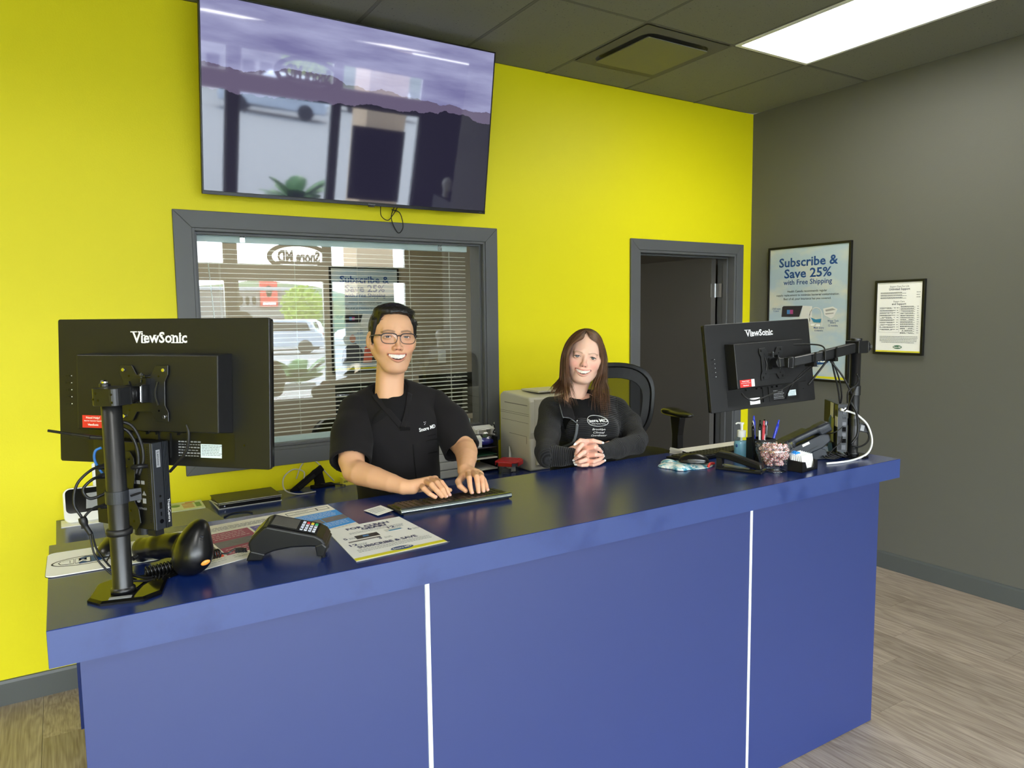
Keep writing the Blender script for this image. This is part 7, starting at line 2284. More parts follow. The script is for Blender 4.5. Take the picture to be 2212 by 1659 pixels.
def paint_head(V, P, up, lo, zt_, N=None):
    base = lin(P['skin']); n = len(V)
    c = np.tile(base, (n, 1))
    x, y, z = V[:, 0], V[:, 1], V[:, 2]
    front = y < -.03
    def mixin(mask, col, amt=1.0):
        m = (np.clip(mask, 0, 1)*amt)[:, None]
        c[:] = c*(1-m)+lin(col)*m
    for s in (-1, 1):
        g = np.exp(-(((x-s*P['w']*.58)/.021)**2+((z+.034)/.018)**2))*front
        mixin(g, P['blush'], P['blush_amt'])
    g = np.exp(-((x/.013)**2+((z-P['nt'])/.012)**2))*(y < -.09)
    mixin(g, P['blush'], P['blush_amt']*.8)
    g = np.exp(-((x/.045)**2+((z-(P['mz']-.012))/.035)**2))*(y < -.05)
    mixin(g, P['beard'], P['beard_amt'])
    # sockets slightly darker skin
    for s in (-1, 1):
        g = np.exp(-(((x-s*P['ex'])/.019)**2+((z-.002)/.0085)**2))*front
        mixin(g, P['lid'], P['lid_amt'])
    d = np.minimum(seg_dist(V, [a for a, r in up])-np.interp(x, [a[0] for a, r in up], [r for a, r in up]),
                   seg_dist(V, [a for a, r in lo])-np.interp(x, [a[0] for a, r in lo], [r for a, r in lo]))
    mixin(1-smooth01(d, .0, .0018), P['lip'], .85)
    # inside of the mouth
    u = x/P['mw']
    zt2 = P['mz']+P['mt']+P['lift']*u*u; zb2 = zt2-P['mo']*(1-np.clip(np.abs(u), 0, 1)**2.2)
    inside = (np.abs(u) < 1.0) & (y > -.0955+P['arc']*u*u) & (y < -.04) & (z < zt2+.0012) & (z > zb2-.0012)
    mixin(inside*1.0, (70, 22, 20))
    # brows
    for s in (-1, 1):
        bp = [(s*q[0], q[1], q[2]) for q in P['brow']]
        bp = [(a, -.09, b) for a, _, b in bp]
        VV = V.copy(); VV[:, 1] = -.09
        d = seg_dist(VV, bp)
        mixin((1-smooth01(d, P['bt']*.3, P['bt']*1.25))*front, P['browcol'], P['browamt'])
    # nostrils
    for s in (-1, 1):
        dn = np.linalg.norm((V-np.array([s*.0062, -.1010, P['nt']-.0075]))/np.array([.0034, .005, .003]), axis=1)
        mixin(1-smooth01(dn, .8, 1.2), (70, 34, 26), .9)
    if P.get('scalp'):
        g = P['scalp'](V)
        mixin(g, P['haircol'], .9)
    return c

def strands_mesh(name, paths, radii, m, parent, cols, flat=0.5, nside=4):
    """many tapered strands as one mesh with per-strand tint"""
    VV, QQ, CC = [], [], []
    off = 0
    ang = 2*PI*np.arange(nside)/nside
    ca, sa = np.cos(ang), np.sin(ang)*flat
    for P_, r, col in zip(paths, radii, cols):
        P_ = np.asarray(P_); k = len(P_)
        T = np.gradient(P_, axis=0); T /= np.linalg.norm(T, axis=1)[:, None]+1e-9
        ref = np.array([0.3, -1.0, 0.2])
        A = np.cross(T, ref); A /= np.linalg.norm(A, axis=1)[:, None]+1e-9
        Bn = np.cross(T, A)
        t = np.linspace(0, 1, k)
        rr = r*np.minimum(1, 1.15-1.05*t**3)*np.minimum(1, .5+t*6)
        ring = P_[:, None, :]+(A[:, None, :]*ca[None, :, None]+Bn[:, None, :]*sa[None, :, None])*rr[:, None, None]
        VV.append(ring.reshape(-1, 3))
        i = np.arange(k-1)[:, None]*nside; j = np.arange(nside)[None, :]; j2 = (j+1) % nside
        q = np.stack([i+j, i+j2, i+nside+j2, i+nside+j], -1).reshape(-1, 4)+off
        QQ.append(q); CC.append(np.tile(np.append(col, 1), (k*nside, 1)))
        off += k*nside
    return npmesh(name, np.concatenate(VV), np.concatenate(QQ), m, parent, attrs={'tint': np.concatenate(CC)})

def tint(c, n):
    a = np.ones((n, 4)); a[:, :3] = c
    return a

# hands: a palm from the wrist to each knuckle, five chains of finger bones
def hand(S, wrist, wr, fingers, thumb, r=0.0082, palm_k=.012):
    w = np.array(wrist)
    for f in fingers:
        a = np.array(f[0])
        S.rc(w*.8+a*.2, a, wr*.60, r*1.28, k=palm_k*.7)
    S.rc(np.array(fingers[0][0]), np.array(fingers[-1][0]), r*1.15, r*1.05, k=.008)
    ctr = np.mean([np.array(f[0]) for f in fingers], axis=0)
    S.el(w*.45+ctr*.55, (wr*.80, wr*.80, r*1.35), k=.010)
    for i, f in enumerate(fingers):
        k = (.95, 1.0, .97, .84)[i] if len(fingers) == 4 else 1
        rs = [r*1.12*k, r*1.06*k, r*.92*k, r*.80*k]
        S.rc(f[0], f[1], rs[0], rs[1], k=.0035); S.rc(f[1], f[2], rs[1]*1.0, rs[2], k=.0014); S.rc(f[2], f[3], rs[2], rs[3], k=.0014)
    if thumb is not None:
        t = thumb
        S.rc(w*.6+np.array(t[0])*.4, t[0], wr*.55, r*1.35, k=.012)
        S.rc(t[0], t[1], r*1.35, r*1.2, k=.005); S.rc(t[1], t[2], r*1.18, r*1.05, k=.0015); S.rc(t[2], t[3], r*1.08, r*.85, k=.0015)

def nails(fingers, up, r, m, parent, w=.0052, L=.010, ext=0.0):
    for f in fingers:
        a, b = Vector(f[2]), Vector(f[3])
        d = (b-a).normalized(); u = Vector(up); u = (u-d*u.dot(d)).normalized(); s = d.cross(u)
        R_ = Matrix((s, d, u)).transposed()
        bb = B(); bb.ell(b+u*r*.62+d*(.001+ext*.5), (w, L*.5+ext*.5, .0022), 14, 8, R_)
        bb.go('nail', m, parent, smooth=True)

def merge(parts, name, m, parent):
    """join several skinned fields into one body mesh"""
    VV, QQ, CC, off = [], [], [], 0
    for V, Q, c in parts:
        VV.append(V); QQ.append(Q+off); CC.append(tint(c, len(V)) if np.ndim(c) == 1 else np.hstack([c, np.ones((len(V), 1))])); off += len(V)
    return npmesh(name, np.concatenate(VV), np.concatenate(QQ), m, parent, attrs={'tint': np.concatenate(CC)})

def toW(V, M):
    return V @ np.array(M.to_3x3()).T+np.array(M.translation)
def head_matrix(eye, yaw, roll, pitch):
    R_ = (Matrix.Rotation(math.radians(yaw), 4, 'Z') @ Matrix.Rotation(math.radians(pitch), 4, 'X') @ Matrix.Rotation(math.radians(roll), 4, 'Y'))
    return Matrix.Translation(Vector(eye)-(R_ @ Vector((0, -.085, 0)))) @ R_

def eyes_teeth(par, M, P, teeth_n=10):
    for s in (-1, 1):
        b = B(); b.T = M; b.ell((s*P['ex'], -.0735, P['ez']), (.0120, .0120, .0120), 24, 14)
        e = b.go('eye', 'eye_white', par, smooth=True)
        g = Vector(P['gaze'][0 if s < 0 else 1]).normalized()
        c = Vector((s*P['ex'], -.0735, P['ez']))
        b = B(); b.T = M; b.cyl(c+g*.0113, c+g*.01235, .0060, .0056, n=20); b.go('iris', 'iris_dark', e)
        b = B(); b.T = M; b.cyl(c+g*.0123, c+g*.01250, .0030, .0028, n=14); b.go('pupil', 'pupil', e)
        # lash line on the upper lid
        pts = []
        for i in range(9):
            u = -1+i/4
            xx = s*P['ex']+.0138*u; zz = P['ez']+P['eo']*math.sqrt(max(0, 1-u*u))*1.0+.0004
            zz += -s*u*math.tan(math.radians(P['slant']))*.0138*-1*.0
            rr = .0150
            yy = -.0735-math.sqrt(max(1e-6, rr**2-(.0150*u*.9)**2-(zz-P['ez'])**2))*.99
            v = Vector((xx, yy, zz)); v = (Matrix.Rotation(s*math.radians(P['slant']), 3, 'Y') @ (v-c))+c
            pts.append(v)
        b = B(); b.T = M; b.tube(pts, lambda t: P['lash']*(.5+.5*math.sin(PI*t)), 6); b.go('lashes', 'lash', par, smooth=True)
    # teeth
    N = teeth_n
    for i in range(N):
        u = (i+.5)/N*2-1; u *= .86
        x = P['mw']*u; y = -.0985+P['arc']*u*u+.0062
        zt = P['mz']+P['mt']+P['lift']*u*u+.002; hgt = P['tooth']*(1-.55*abs(u)**2.2)+(.0008 if i % 2 else 0)
        slope = 2*P['arc']*u/P['mw']
        a = math.atan(slope)
        R_ = Matrix.Rotation(a, 3, 'Z')
        wd = P['mw']*.86*2/N*.98*math.sqrt(1+slope*slope)
        b = B(); b.T = M
        b.box((x, y+.001, zt-hgt/2), (wd, .0050, hgt), R_)
        b.go('tooth', 'teeth', par, bevel=.0007, seg=2, smooth=True)

def hair_normals_strands(V, Q, npts, length, flow, lift, seed, keep=None, steps=6):
    rng = np.random.default_rng(seed)
    N_ = -vnormals(V, Q)
    ctr = V.mean(0)
    if ((V-ctr)*N_).sum(1).mean() < 0:
        N_ = -N_
    idx = rng.choice(len(V), npts)
    if keep is not None:
        idx = idx[keep(V[idx])]
    paths = []
    for i in idx:
        p = V[i].copy(); n = N_[i]; d = flow(p); d = d-n*(d @ n); d /= np.linalg.norm(d)+1e-9
        d = d+rng.normal(0, .07, 3); L = length*rng.uniform(.6, 1.2)
        pts = []
        for s in range(steps):
            t = s/(steps-1)
            pts.append(p+d*L*t+n*(lift*math.sin(PI*min(1, t*1.05))-0.0012)-n*(L*L*t*t*4.2))
        paths.append(np.array(pts))
    return paths

# ---------------------------------------------------------------- the man
PM = dict(w=.0725, chin=-.122, chinw=1.0, ex=.0325, nt=-.038, nw=.0195, nl=.55, mz=-.070, mw=.0325, mt=.0075, mo=.0160, lift=.0030, ll=.0042,
          arc=.020, eo=.0027, ez=-.0008, slant=3, ears=True, neck=(-.004, .030, -.21), nr=.0475, tooth=.0145,
          skin=(222, 172, 134), blush=(222, 130, 104), blush_amt=.38, beard=(190, 146, 124), beard_amt=.35, lid=(190, 138, 108), lid_amt=.45, lip=(196, 112, 100),
          brow=[(.013, 0, .0170), (.022, 0, .0195), (.034, 0, .0210), (.044, 0, .0190), (.051, 0, .0150)], bt=.0042, browcol=(56, 42, 36), browamt=.62, lash=.0011,
          haircol=(22, 18, 17), gaze=[(-.16, -1, .03), (-.16, -1, .03)])
man = thing('person', 'standing man in black scrub top and glasses typing on a keyboard behind the counter', 'person', (-3.33, -1.18, 0))
bpy.context.view_layer.update()
MI = man.matrix_world.inverted()
MH = MI @ head_matrix((-3.371, -1.32, 1.557), -10.5, 2.5, -2)
S, up, lo = head_field(PM)
V, Q = S.mesh()
def scalp_m(V):
    return ((V[:, 2] > .070) | ((V[:, 1] > .0) & (V[:, 2] > -.03)))*1.0*(np.abs(V[:, 0]) < .085)*(V[:, 2] > .0)
PM['scalp'] = None
c_head = paint_head(V, PM, up, lo, None)
parts = [(toW(V, MH), Q, c_head)]
skin_m = lin(PM['skin'])*np.array([1.0, .98, .97])
# right arm and hand (viewer's left)
WR = (-3.468, -1.592, 1.094)
fR = [[(-3.4244, -1.6006, 1.098), (-3.4418, -1.6598, 1.100), (-3.4340, -1.6813, 1.088), (-3.4182, -1.6880, 1.0765)],
      [(-3.4123, -1.6094, 1.110), (-3.4215, -1.6718, 1.112), (-3.4139, -1.6931, 1.096), (-3.3987, -1.6930, 1.077)],
      [(-3.3942, -1.6075, 1.113), (-3.4007, -1.6672, 1.115), (-3.3963, -1.6950, 1.099), (-3.3866, -1.6970, 1.077)],
      [(-3.3750, -1.6000, 1.110), (-3.3812, -1.6599, 1.112), (-3.3754, -1.6804, 1.096), (-3.3704, -1.6885, 1.077)]]
tR = [(-3.425, -1.585, 1.084), (-3.385, -1.600, 1.082), (-3.358, -1.622, 1.080), (-3.343, -1.640, 1.078)]
S = SDF((-3.64, -1.72, 1.06), (-3.32, -1.20, 1.26), .0019)
ELR = (-3.556, -1.36, 1.118)
S.chain([((-3.515, -1.235, 1.215), .045), ((-3.550, -1.320, 1.145), .043), (ELR, .0395)], k=.003)
S.chain([(ELR, .0395), ((-3.547, -1.400, 1.114), .0395), ((-3.524, -1.465, 1.109), .0355), ((-3.495, -1.535, 1.101), .0290), ((WR[0]-.006, WR[1]+.012, WR[2]+.001), .0240)], k=.003)
S.chain([((WR[0]-.006, WR[1]+.012, WR[2]+.001), .0245), ((WR[0]+.015, WR[1]-.010, WR[2]), .021)], k=.003)
hand(S, WR, .026, fR, tR, .0086)
S.half((0, 0, CZ+.004), (0, 0, -1))
V, Q = S.mesh(); V = relax(relax(V, Q), Q)
parts.append((V+np.array(MI.translation), Q, skin_m))
# left arm and hand (viewer's right)
WL = (-3.252, -1.572, 1.118)
fL = [[(-3.2640, -1.6159, 1.118), (-3.2948, -1.6800, 1.118), (-3.3030, -1.7000, 1.097), (-3.2997, -1.7040, 1.078)],
      [(-3.2480, -1.6200, 1.121), (-3.2720, -1.6870, 1.120), (-3.2800, -1.7080, 1.101), (-3.2790, -1.7100, 1.079)],
      [(-3.2340, -1.6220, 1.118), (-3.2530, -1.6860, 1.116), (-3.2610, -1.7060, 1.098), (-3.2610, -1.7090, 1.079)],
      [(-3.2230, -1.6230, 1.110), (-3.2400, -1.6780, 1.104), (-3.2435, -1.6970, 1.091), (-3.2445, -1.7060, 1.079)]]
tL = [(-3.2800, -1.6050, 1.106), (-3.3120, -1.6385, 1.101), (-3.3190, -1.6620, 1.092), (-3.3096, -1.6820, 1.080)]
S = SDF((-3.34, -1.74, 1.06), (-3.05, -1.18, 1.28), .0019)
ELL = (-3.150, -1.385, 1.150)
S.chain([((-3.147, -1.255, 1.225), .044), ((-3.141, -1.33, 1.170), .045), (ELL, .0405)], k=.003)
S.chain([(ELL, .0405), ((-3.162, -1.415, 1.146), .0400), ((-3.190, -1.470, 1.137), .0355), ((-3.222, -1.525, 1.127), .0295), ((WL[0], WL[1], WL[2]), .0245)], k=.003)
hand(S, WL, .026, fL, tL, .0088)
V, Q = S.mesh(); V = relax(relax(V, Q), Q)
parts.append((V+np.array(MI.translation), Q, skin_m))
# hidden trunk, hips and legs of the same body
S = SDF((-3.60, -1.45, .06), (-3.05, -1.00, 1.42), .014)
S.rc((-3.335, -1.165, 1.26), (-3.335, -1.165, 1.31), .048, .045); S.el((-3.325, -1.175, 1.20), (.150, .095, .16), k=.04); S.el((-3.335, -1.19, 1.0), (.14, .10, .18), k=.04)
S.rc((-3.46, -1.15, 1.29), (-3.51, -1.23, 1.22), .038, .040, k=.01); S.rc((-3.18, -1.195, 1.29), (-3.148, -1.25, 1.23), .038, .040, k=.01)
for sx in (-.085, .085):
    S.chain([((-3.335+sx, -1.19, .88), .085), ((-3.335+sx*1.1, -1.16, .48), .055), ((-3.335+sx*1.15, -1.13, .12), .038)], k=.03)
V, Q = S.mesh(); parts.append((V+np.array(MI.translation), Q, skin_m))
merge(parts, 'body', 'skin', man)
eyes_teeth(man, MH, PM, 10)
I4 = MI
def shiftpts(f): return [[tuple(Vector(p)+MI.translation) for p in q] for q in f]
nails(shiftpts(fR)+shiftpts([tR])[:0], (0.0, -.35, 1), .0072, 'nail_pink', man)
nails(shiftpts(fL), (0.0, -.6, 1), .0072, 'nail_pink', man)
b = B(); b.T = MI @ Matrix.Translation((-3.2455, -1.664, 1.1165)) @ rot_to((-.02, -1, -.02)).to_4x4(); b.lathe([(.0094, -.0016), (.0100, -.0016), (.0100, .0016), (.0094, .0016)], 24, closed=True)
b.go('ring', 'chrome', man, smooth=True)
# hair
S = SDF((-.10, -.12, -.05), (.10, .125, .145), .0026)
S.el((0, .018, .034), (.0805, .100, .084)); S.el((0, -.018, .072), (.066, .075, .046), k=.02)
S.el((-.012, -.050, .092), (.042, .034, .018), k=.012); S.el((.020, -.052, .088), (.045, .032, .017), k=.012)
S.el((-.035, -.02, .088), (.035, .05, .020), k=.012)
S.rc((-.068, -.030, .052), (-.071, -.022, .0), .014, .010, k=.010); S.rc((.068, -.030, .052), (.071, -.022, .0), .014, .010, k=.010)
S.rc((-.074, -.016, .004), (-.0735, -.012, -.022), .0065, .004, k=.004); S.rc((.074, -.016, .004), (.0735, -.012, -.022), .0065, .004, k=.004)
S.el((0, -.105, .012), (.0620, .072, .0735), k=.006, op='s'); S.box((0, -.125, .030), (.0585, .080, .0475), .024, k=.006, op='s')
S.box((0, -.11, -.04), (.066, .095, .045), .01, k=.006, op='s')
S.el((-.076, .008, -.022), (.02, .020, .028), k=.004, op='s'); S.el((.076, .008, -.022), (.02, .020, .028), k=.004, op='s')
S.half((0, .02, -.035), (0, -.15, -1), .01)
V, Q = S.mesh()
def flow_m(p):
    if p[2] > .055: return np.array([.55, -.35+.9*(p[1] > .03), .15-.9*(p[0] > .025)-.5*(p[0] > .045)])
    return np.array([0, .45, -1.0])
for _ in range(1): V = relax(V, Q)
nz = np.sin(V[:, 0]*310+V[:, 1]*190)*np.sin(V[:, 2]*120+V[:, 1]*400)*.0008
Vh = V+vnormals(V, Q)*nz[:, None]
rng = np.random.default_rng(3)
hcol = lin((20, 17, 16))
npmesh('hair', toW(Vh, MH), Q, 'hair_black', man, attrs={'tint': tint(hcol, len(V))})
hs = hair_normals_strands(V, Q, 1900, .017, flow_m, .0006, 5)
strands_mesh('hair_strands', [toW(p, MH) for p in hs], rng.uniform(.0006, .0012, len(hs)), 'hair_black', man, [hcol*rng.uniform(.6, 1.8) for _ in hs])['kind'] = 'stuff'
# glasses
def lens_loop(cx, cz, w_, h_, n=32, sq=3.2):
    out = []
    for i in range(n):
        a = 2*PI*i/n; ca, sa_ = math.cos(a), math.sin(a)
        r = (abs(ca)**sq+abs(sa_)**sq)**(-1/sq)
        z = cz+h_/2*r*sa_
        taper = 1.0-.10*(sa_ < 0)*abs(sa_)
        x = cx+w_/2*r*ca*taper
        out.append(Vector((x, -.1065+.9*(abs(x)-.010)**2*4.0*(abs(x) > .010), z)))
    return out
gl = B(); gl.T = MH
for s in (-1, 1):
    L_ = lens_loop(s*.0325, -.0065, .054, .0355)
    gl.tube(L_+[L_[0], L_[1]], .0013, 6, False)
    # heavier brow line
    top_ = [p for p in L_ if p.z > .004]
    top_.sort(key=lambda p: p.x)
    gl.tube(top_, .0021, 6, False)
gl.tube([(-.0075, -.1070, .002), (0, -.1090, .0035), (.0075, -.1070, .002)], .0022, 8)
gl.go('glasses_frame', 'frame_tortoise', man, smooth=True)
for s in (-1, 1):
    L_ = lens_loop(s*.0325, -.0065, .053, .0345)
    b = B(); b.T = MH; b.add(L_, [tuple(range(len(L_)))]); b.go('glasses_lens', 'spectacle_lens', man)
    b = B(); b.T = MH
    pts = [Vector((s*.0585, -.0990, .004)), Vector((s*.0665, -.090, .0045)), Vector((s*.0755, -.050, .004)), Vector((s*.0790, -.010, .002)), Vector((s*.079, .012, -.010))]
    b.tube(pts, .0024, 8)
    b.go('glasses_temple', 'frame_tortoise', man, smooth=True)

# scrub top : trunk with a V opening, two open sleeves, all in world space
def Wv(V): return V+np.array(MI.translation)
S = SDF((-3.58, -1.40, .74), (-3.06, -.98, 1.42), .0048)
S.el((-3.322, -1.185, 1.225), (.162, .118, .150)); S.el((-3.330, -1.205, 1.02), (.158, .128, .26), k=.06)
S.rc((-3.462, -1.145, 1.300), (-3.372, -1.155, 1.345), .052, .046, k=.04); S.rc((-3.182, -1.190, 1.300), (-3.290, -1.165, 1.350), .052, .046, k=.04)
S.el((-3.335, -1.262, 1.215), (.130, .050, .09), k=.04)
S.half((0, 0, .76), (0, 0, -1))
# neck hole and V cut
S.rc((-3.352, -1.19, 1.34), (-3.362, -1.22, 1.50), .062, .075, k=.01, op='s')
def vcut(X, Y, Z):
    # wedge opening widening upwards, apex at z 1.246
    cx = -3.362+(Y+1.31)*.10
    half_ = np.clip((Z-1.246)*.50, -0.02, .07)
    d1 = np.abs(X-cx)-half_
    return np.maximum(np.maximum(d1*.9, Y+1.235), 1.24-Z)
S.apply(vcut, (-3.46, -1.42, 1.23), (-3.27, -1.235, 1.43), 0.003, 's')
V, Q = S.mesh()
def folds(V, amp=1.0, seed=0.0):
    Nn = vnormals(V, Q)
    x, y, z = V[:, 0]*1.0, V[:, 1], V[:, 2]
    f = (np.sin(x*52+z*26+seed+1.2*np.sin(z*21))*.5+np.sin(x*23-z*47+1.7*np.sin(x*17+seed))*.6+np.sin(z*90+x*40+2*np.sin(x*31))*.18)*.0026*amp
    low_ = smooth01(1.32-z, 0, .2)
    return V+Nn*(f*(.35+.65*low_))[:, None]
V = folds(V)
npmesh('scrub_top', Wv(V), Q, 'cloth_black', man)
# sleeves
def sleeve(a, b_, c_, r0, r1, r2, name='sleeve', seed=0.0):
    global Q
    lo_ = np.minimum(np.minimum(a, b_), c_)-.09; hi_ = np.maximum(np.maximum(a, b_), c_)+.09
    S = SDF(lo_, hi_, .0036)
    S.chain([(a, r0), (b_, r1), (c_, r2)], k=.03)
    d = Vector(c_)-Vector(b_); d.normalize()
    S.chain([(Vector(a)*.3+Vector(b_)*.7, r1-.013), (b_, r1-.011), (Vector(c_)+d*.08, r2-.007)], k=.01, op='s')
    S.half(Vector(c_)-d*.004, d)
    V, Q = S.mesh()
    V = folds(V, .9, seed)
    return npmesh(name, Wv(V), Q, 'cloth_black', man)
sleeve((-3.468, -1.150, 1.292), (-3.515, -1.235, 1.215), (-3.552, -1.315, 1.135), .060, .068, .071, seed=1.0)
sleeve((-3.176, -1.192, 1.292), (-3.146, -1.255, 1.225), (-3.140, -1.345, 1.135), .060, .068, .070, seed=4.0)
# undershirt with crew neck
S = SDF((-3.50, -1.36, 1.10), (-3.20, -1.05, 1.44), .0045)
S.el((-3.322, -1.185, 1.215), (.150, .110, .145)); S.rc((-3.42, -1.155, 1.30), (-3.365, -1.16, 1.345), .040, .040, k=.04); S.rc((-3.23, -1.185, 1.30), (-3.298, -1.17, 1.348), .040, .040, k=.04)
S.el((-3.350, -1.262, 1.235), (.11, .045, .085), k=.03); S.el((-3.352, -1.225, 1.315), (.062, .052, .045), k=.03)
S.rc((-3.350, -1.195, 1.369), (-3.366, -1.25, 1.47), .050, .060, k=.004, op='s')
V, Q = S.mesh(); npmesh('undershirt', Wv(V), Q, 'cloth_tee', man)
# V band, pocket, lettering follow the chest surface
def ray_y(Vs, x, z):
    """front surface y of a point cloud near (x, z)"""
    d = (Vs[:, 0]-x)**2+(Vs[:, 2]-z)**2
    k = np.argsort(d)[:24]
    return Vs[k, 1].min()
top_mesh = None
for o in man.children:
    if o.name.startswith('scrub_top'):
        n = len(o.data.vertices); co = np.empty(n*3); o.data.vertices.foreach_get('co', co); TOPV = co.reshape(-1, 3)-np.array(MI.translation)
def band(name, line, w_, m, parent, Vs, off=.0025, inv=None):
    """strip of cloth following a front surface along a line of (x, z) points (world)"""
    P = spline([(p[0], 0, p[1]) for p in line], 6)
    pts = [Vector((p.x, ray_y(Vs, p.x, p.z)-off, p.z)) for p in P]
    ys = np.array([p.y for p in pts]); ys = np.convolve(np.pad(ys, 3, mode='edge'), np.ones(7)/7, 'valid')
    for p, y in zip(pts, ys): p.y = y
    vs, fs = [], []
    for i, p in enumerate(pts):
        t = (pts[min(i+1, len(pts)-1)]-pts[max(i-1, 0)]).normalized(); s = t.cross(Vector((0, -1, 0))).normalized()
        for q, dy in ((-1, .0016), (-.8, 0), (.8, 0), (1, .0016)):
            vs.append(p+s*w_/2*q+Vector((0, dy, 0))+inv)
    for i in range(len(pts)-1):
        for q in range(3):
            fs.append((i*4+q, i*4+q+1, i*4+5+q, i*4+4+q))
    o = raw(name, vs, fs, m, parent, smooth=True)
    md = o.modifiers.new('solid', 'SOLIDIFY'); md.thickness = .0015; md.offset = 0
    return o
tr_ = MI.translation
band('neck_band', [(-3.425, 1.352), (-3.402, 1.300), (-3.366, 1.243)], .020, 'cloth_black', man, TOPV, .003, tr_)
band('neck_band', [(-3.303, 1.352), (-3.330, 1.300), (-3.362, 1.238)], .020, 'cloth_black', man, TOPV, .004, tr_)
band('yoke_tab', [(-3.372, 1.2355), (-3.335, 1.2335)], .010, 'cloth_seam', man, TOPV, .004, tr_)
for ln in ([(-3.325, 1.178), (-3.318, 1.06), (-3.312, .98)], [(-3.325, 1.178), (-3.225, 1.184)], [(-3.30, 1.197), (-3.232, 1.201)], [(-3.322, 1.13), (-3.222, 1.136)]):
    band('seam', ln, .0022, 'cloth_seam', man, TOPV, .0016, tr_)
def drape_text(o, Vs, inv, off=.003):
    """press flat lettering (built in the x-z plane at world x, z) onto the front surface"""
    me = o.data; n = len(me.vertices); co = np.empty(n*3); me.vertices.foreach_get('co', co); co = co.reshape(-1, 3)
    xs, zs = np.linspace(co[:, 0].min(), co[:, 0].max(), 7), np.linspace(co[:, 2].min(), co[:, 2].max(), 3)
    G = np.array([[ray_y(Vs, x, z) for z in zs] for x in xs])
    A = np.array([[1, x, x*x, z] for x in xs-xs.mean() for z in zs-zs.mean()]); sol = np.linalg.lstsq(A, G.ravel(), rcond=None)[0]
    X = co[:, 0]-xs.mean(); Z = co[:, 2]-zs.mean()
    co[:, 1] = sol[0]+sol[1]*X+sol[2]*X*X+sol[3]*Z-off
    co += np.array(inv)
    me.vertices.foreach_set('co', co.ravel()); me.update()
    md = o.modifiers.new('solid', 'SOLIDIFY'); md.thickness = .0008; md.offset = 0
    return o
mat('thread_white', (236, 236, 236), 0.7)
e_ = Vector((1, 0, .03)); 
drape_text(fit_text('embroidery', 'Snore MD', .072, 'thread_white', man, (-3.264, -1.3, 1.2285), (1, 0, .10), (-.10, 0, 1), h=.0125, bold=.03, ext=0), TOPV, tr_)
dots = B()
for dx, dz, r in ((-.012, .014, .0016), (-.009, .018, .0013), (-.013, .022, .0016), (-.006, .0225, .0012)):
    x, z = -3.264+dx, 1.2285+dz; y = ray_y(TOPV, x, z)-.0035; dots.cyl(Vector((x, y, z))+tr_, Vector((x, y-.0006, z))+tr_, r, n=10)
dots.go('embroidery_dots', 'thread_white', man)
b = B(); b.T = MI; b.box((-3.088, -1.315, 1.215), (.010, .006, .008), Matrix.Rotation(.5, 3, 'Z')); b.go('sleeve_tag', 'thread_white', man, bevel=.002)
# trousers and shoes, standing on the floor
S = SDF((-3.56, -1.42, .02), (-3.10, -.98, 1.0), .010)
for sx in (-.085, .085):
    S.chain([((-3.335+sx*.9, -1.19, .88), .105), ((-3.335+sx*1.1, -1.16, .48), .080), ((-3.335+sx*1.15, -1.13, .09), .068)], k=.03)
S.el((-3.335, -1.19, .86), (.155, .115, .10), k=.04)
S.half((0, 0, .05), (0, 0, -1))
V, Q = S.mesh(); npmesh('trousers', Wv(V), Q, 'trouser', man)
for sx in (-.098, .098):
    b = B(); b.T = MI; b.ell((-3.335+sx, -1.17, .045), (.045, .135, .045), 20, 10, z0=-.95); b.go('shoe', 'shoe', man, smooth=True)

# ---------------------------------------------------------------- the woman
PW_ = dict(cz=.026, ch=.080, w=.0670, chin=-.106, chinw=.95, ex=.0325, nt=-.031, nw=.0150, nl=.45, mz=-.062, mw=.0335, mt=.0060, mo=.0128, lift=.0062, ll=.0056,
           arc=.021, eo=.0038, ez=-.0006, slant=4, ears=False, neck=(-.022, .040, -.21), nr=.043, tooth=.0128,
           skin=(246, 200, 176), blush=(236, 138, 122), blush_amt=.50, beard=(246, 200, 176), beard_amt=0, lid=(196, 150, 140), lid_amt=.42, lip=(214, 112, 108),
           brow=[(.014, 0, .0150), (.026, 0, .0190), (.038, 0, .0195), (.050, 0, .0140)], bt=.0032, browcol=(136, 98, 76), browamt=.45, lash=.0019,
           haircol=(92, 62, 42), gaze=[(.0, -1, .05), (.0, -1, .05)], scalp=None)
wom = thing('person', 'smiling woman with long brown hair and clasped hands leaning on the counter', 'person', (-2.44, -1.13, 0))
bpy.context.view_layer.update()
WI = wom.matrix_world.inverted(); tw = WI.translation
WH = WI @ head_matrix((-2.534, -1.29, 1.451), -36, 8.5, 0)
S, up, lo = head_field(PW_)
V, Q = S.mesh()
cW = paint_head(V, PW_, up, lo, None)
parts = [(toW(V, WH), Q, cW)]
skin_w = lin((244, 192, 170))
wR = [[(-2.672, -1.472, 1.1287), (-2.7352, -1.530, 1.1436), (-2.7524, -1.526, 1.1244), (-2.7491, -1.510, 1.1063)],
      [(-2.668, -1.478, 1.1027), (-2.7296, -1.535, 1.1150), (-2.7507, -1.530, 1.1015), (-2.7533, -1.512, 1.0890)],
      [(-2.668, -1.478, 1.0788), (-2.7214, -1.535, 1.0853), (-2.7453, -1.530, 1.0798), (-2.7479, -1.512, 1.0750)],
      [(-2.670, -1.476, 1.0650), (-2.7106, -1.528, 1.0640), (-2.7306, -1.524, 1.0640), (-2.7383, -1.508, 1.0640)]]
wRt = [(-2.655, -1.472, 1.1360), (-2.6875, -1.495, 1.1455), (-2.7305, -1.515, 1.1565), (-2.7480, -1.512, 1.1470)]
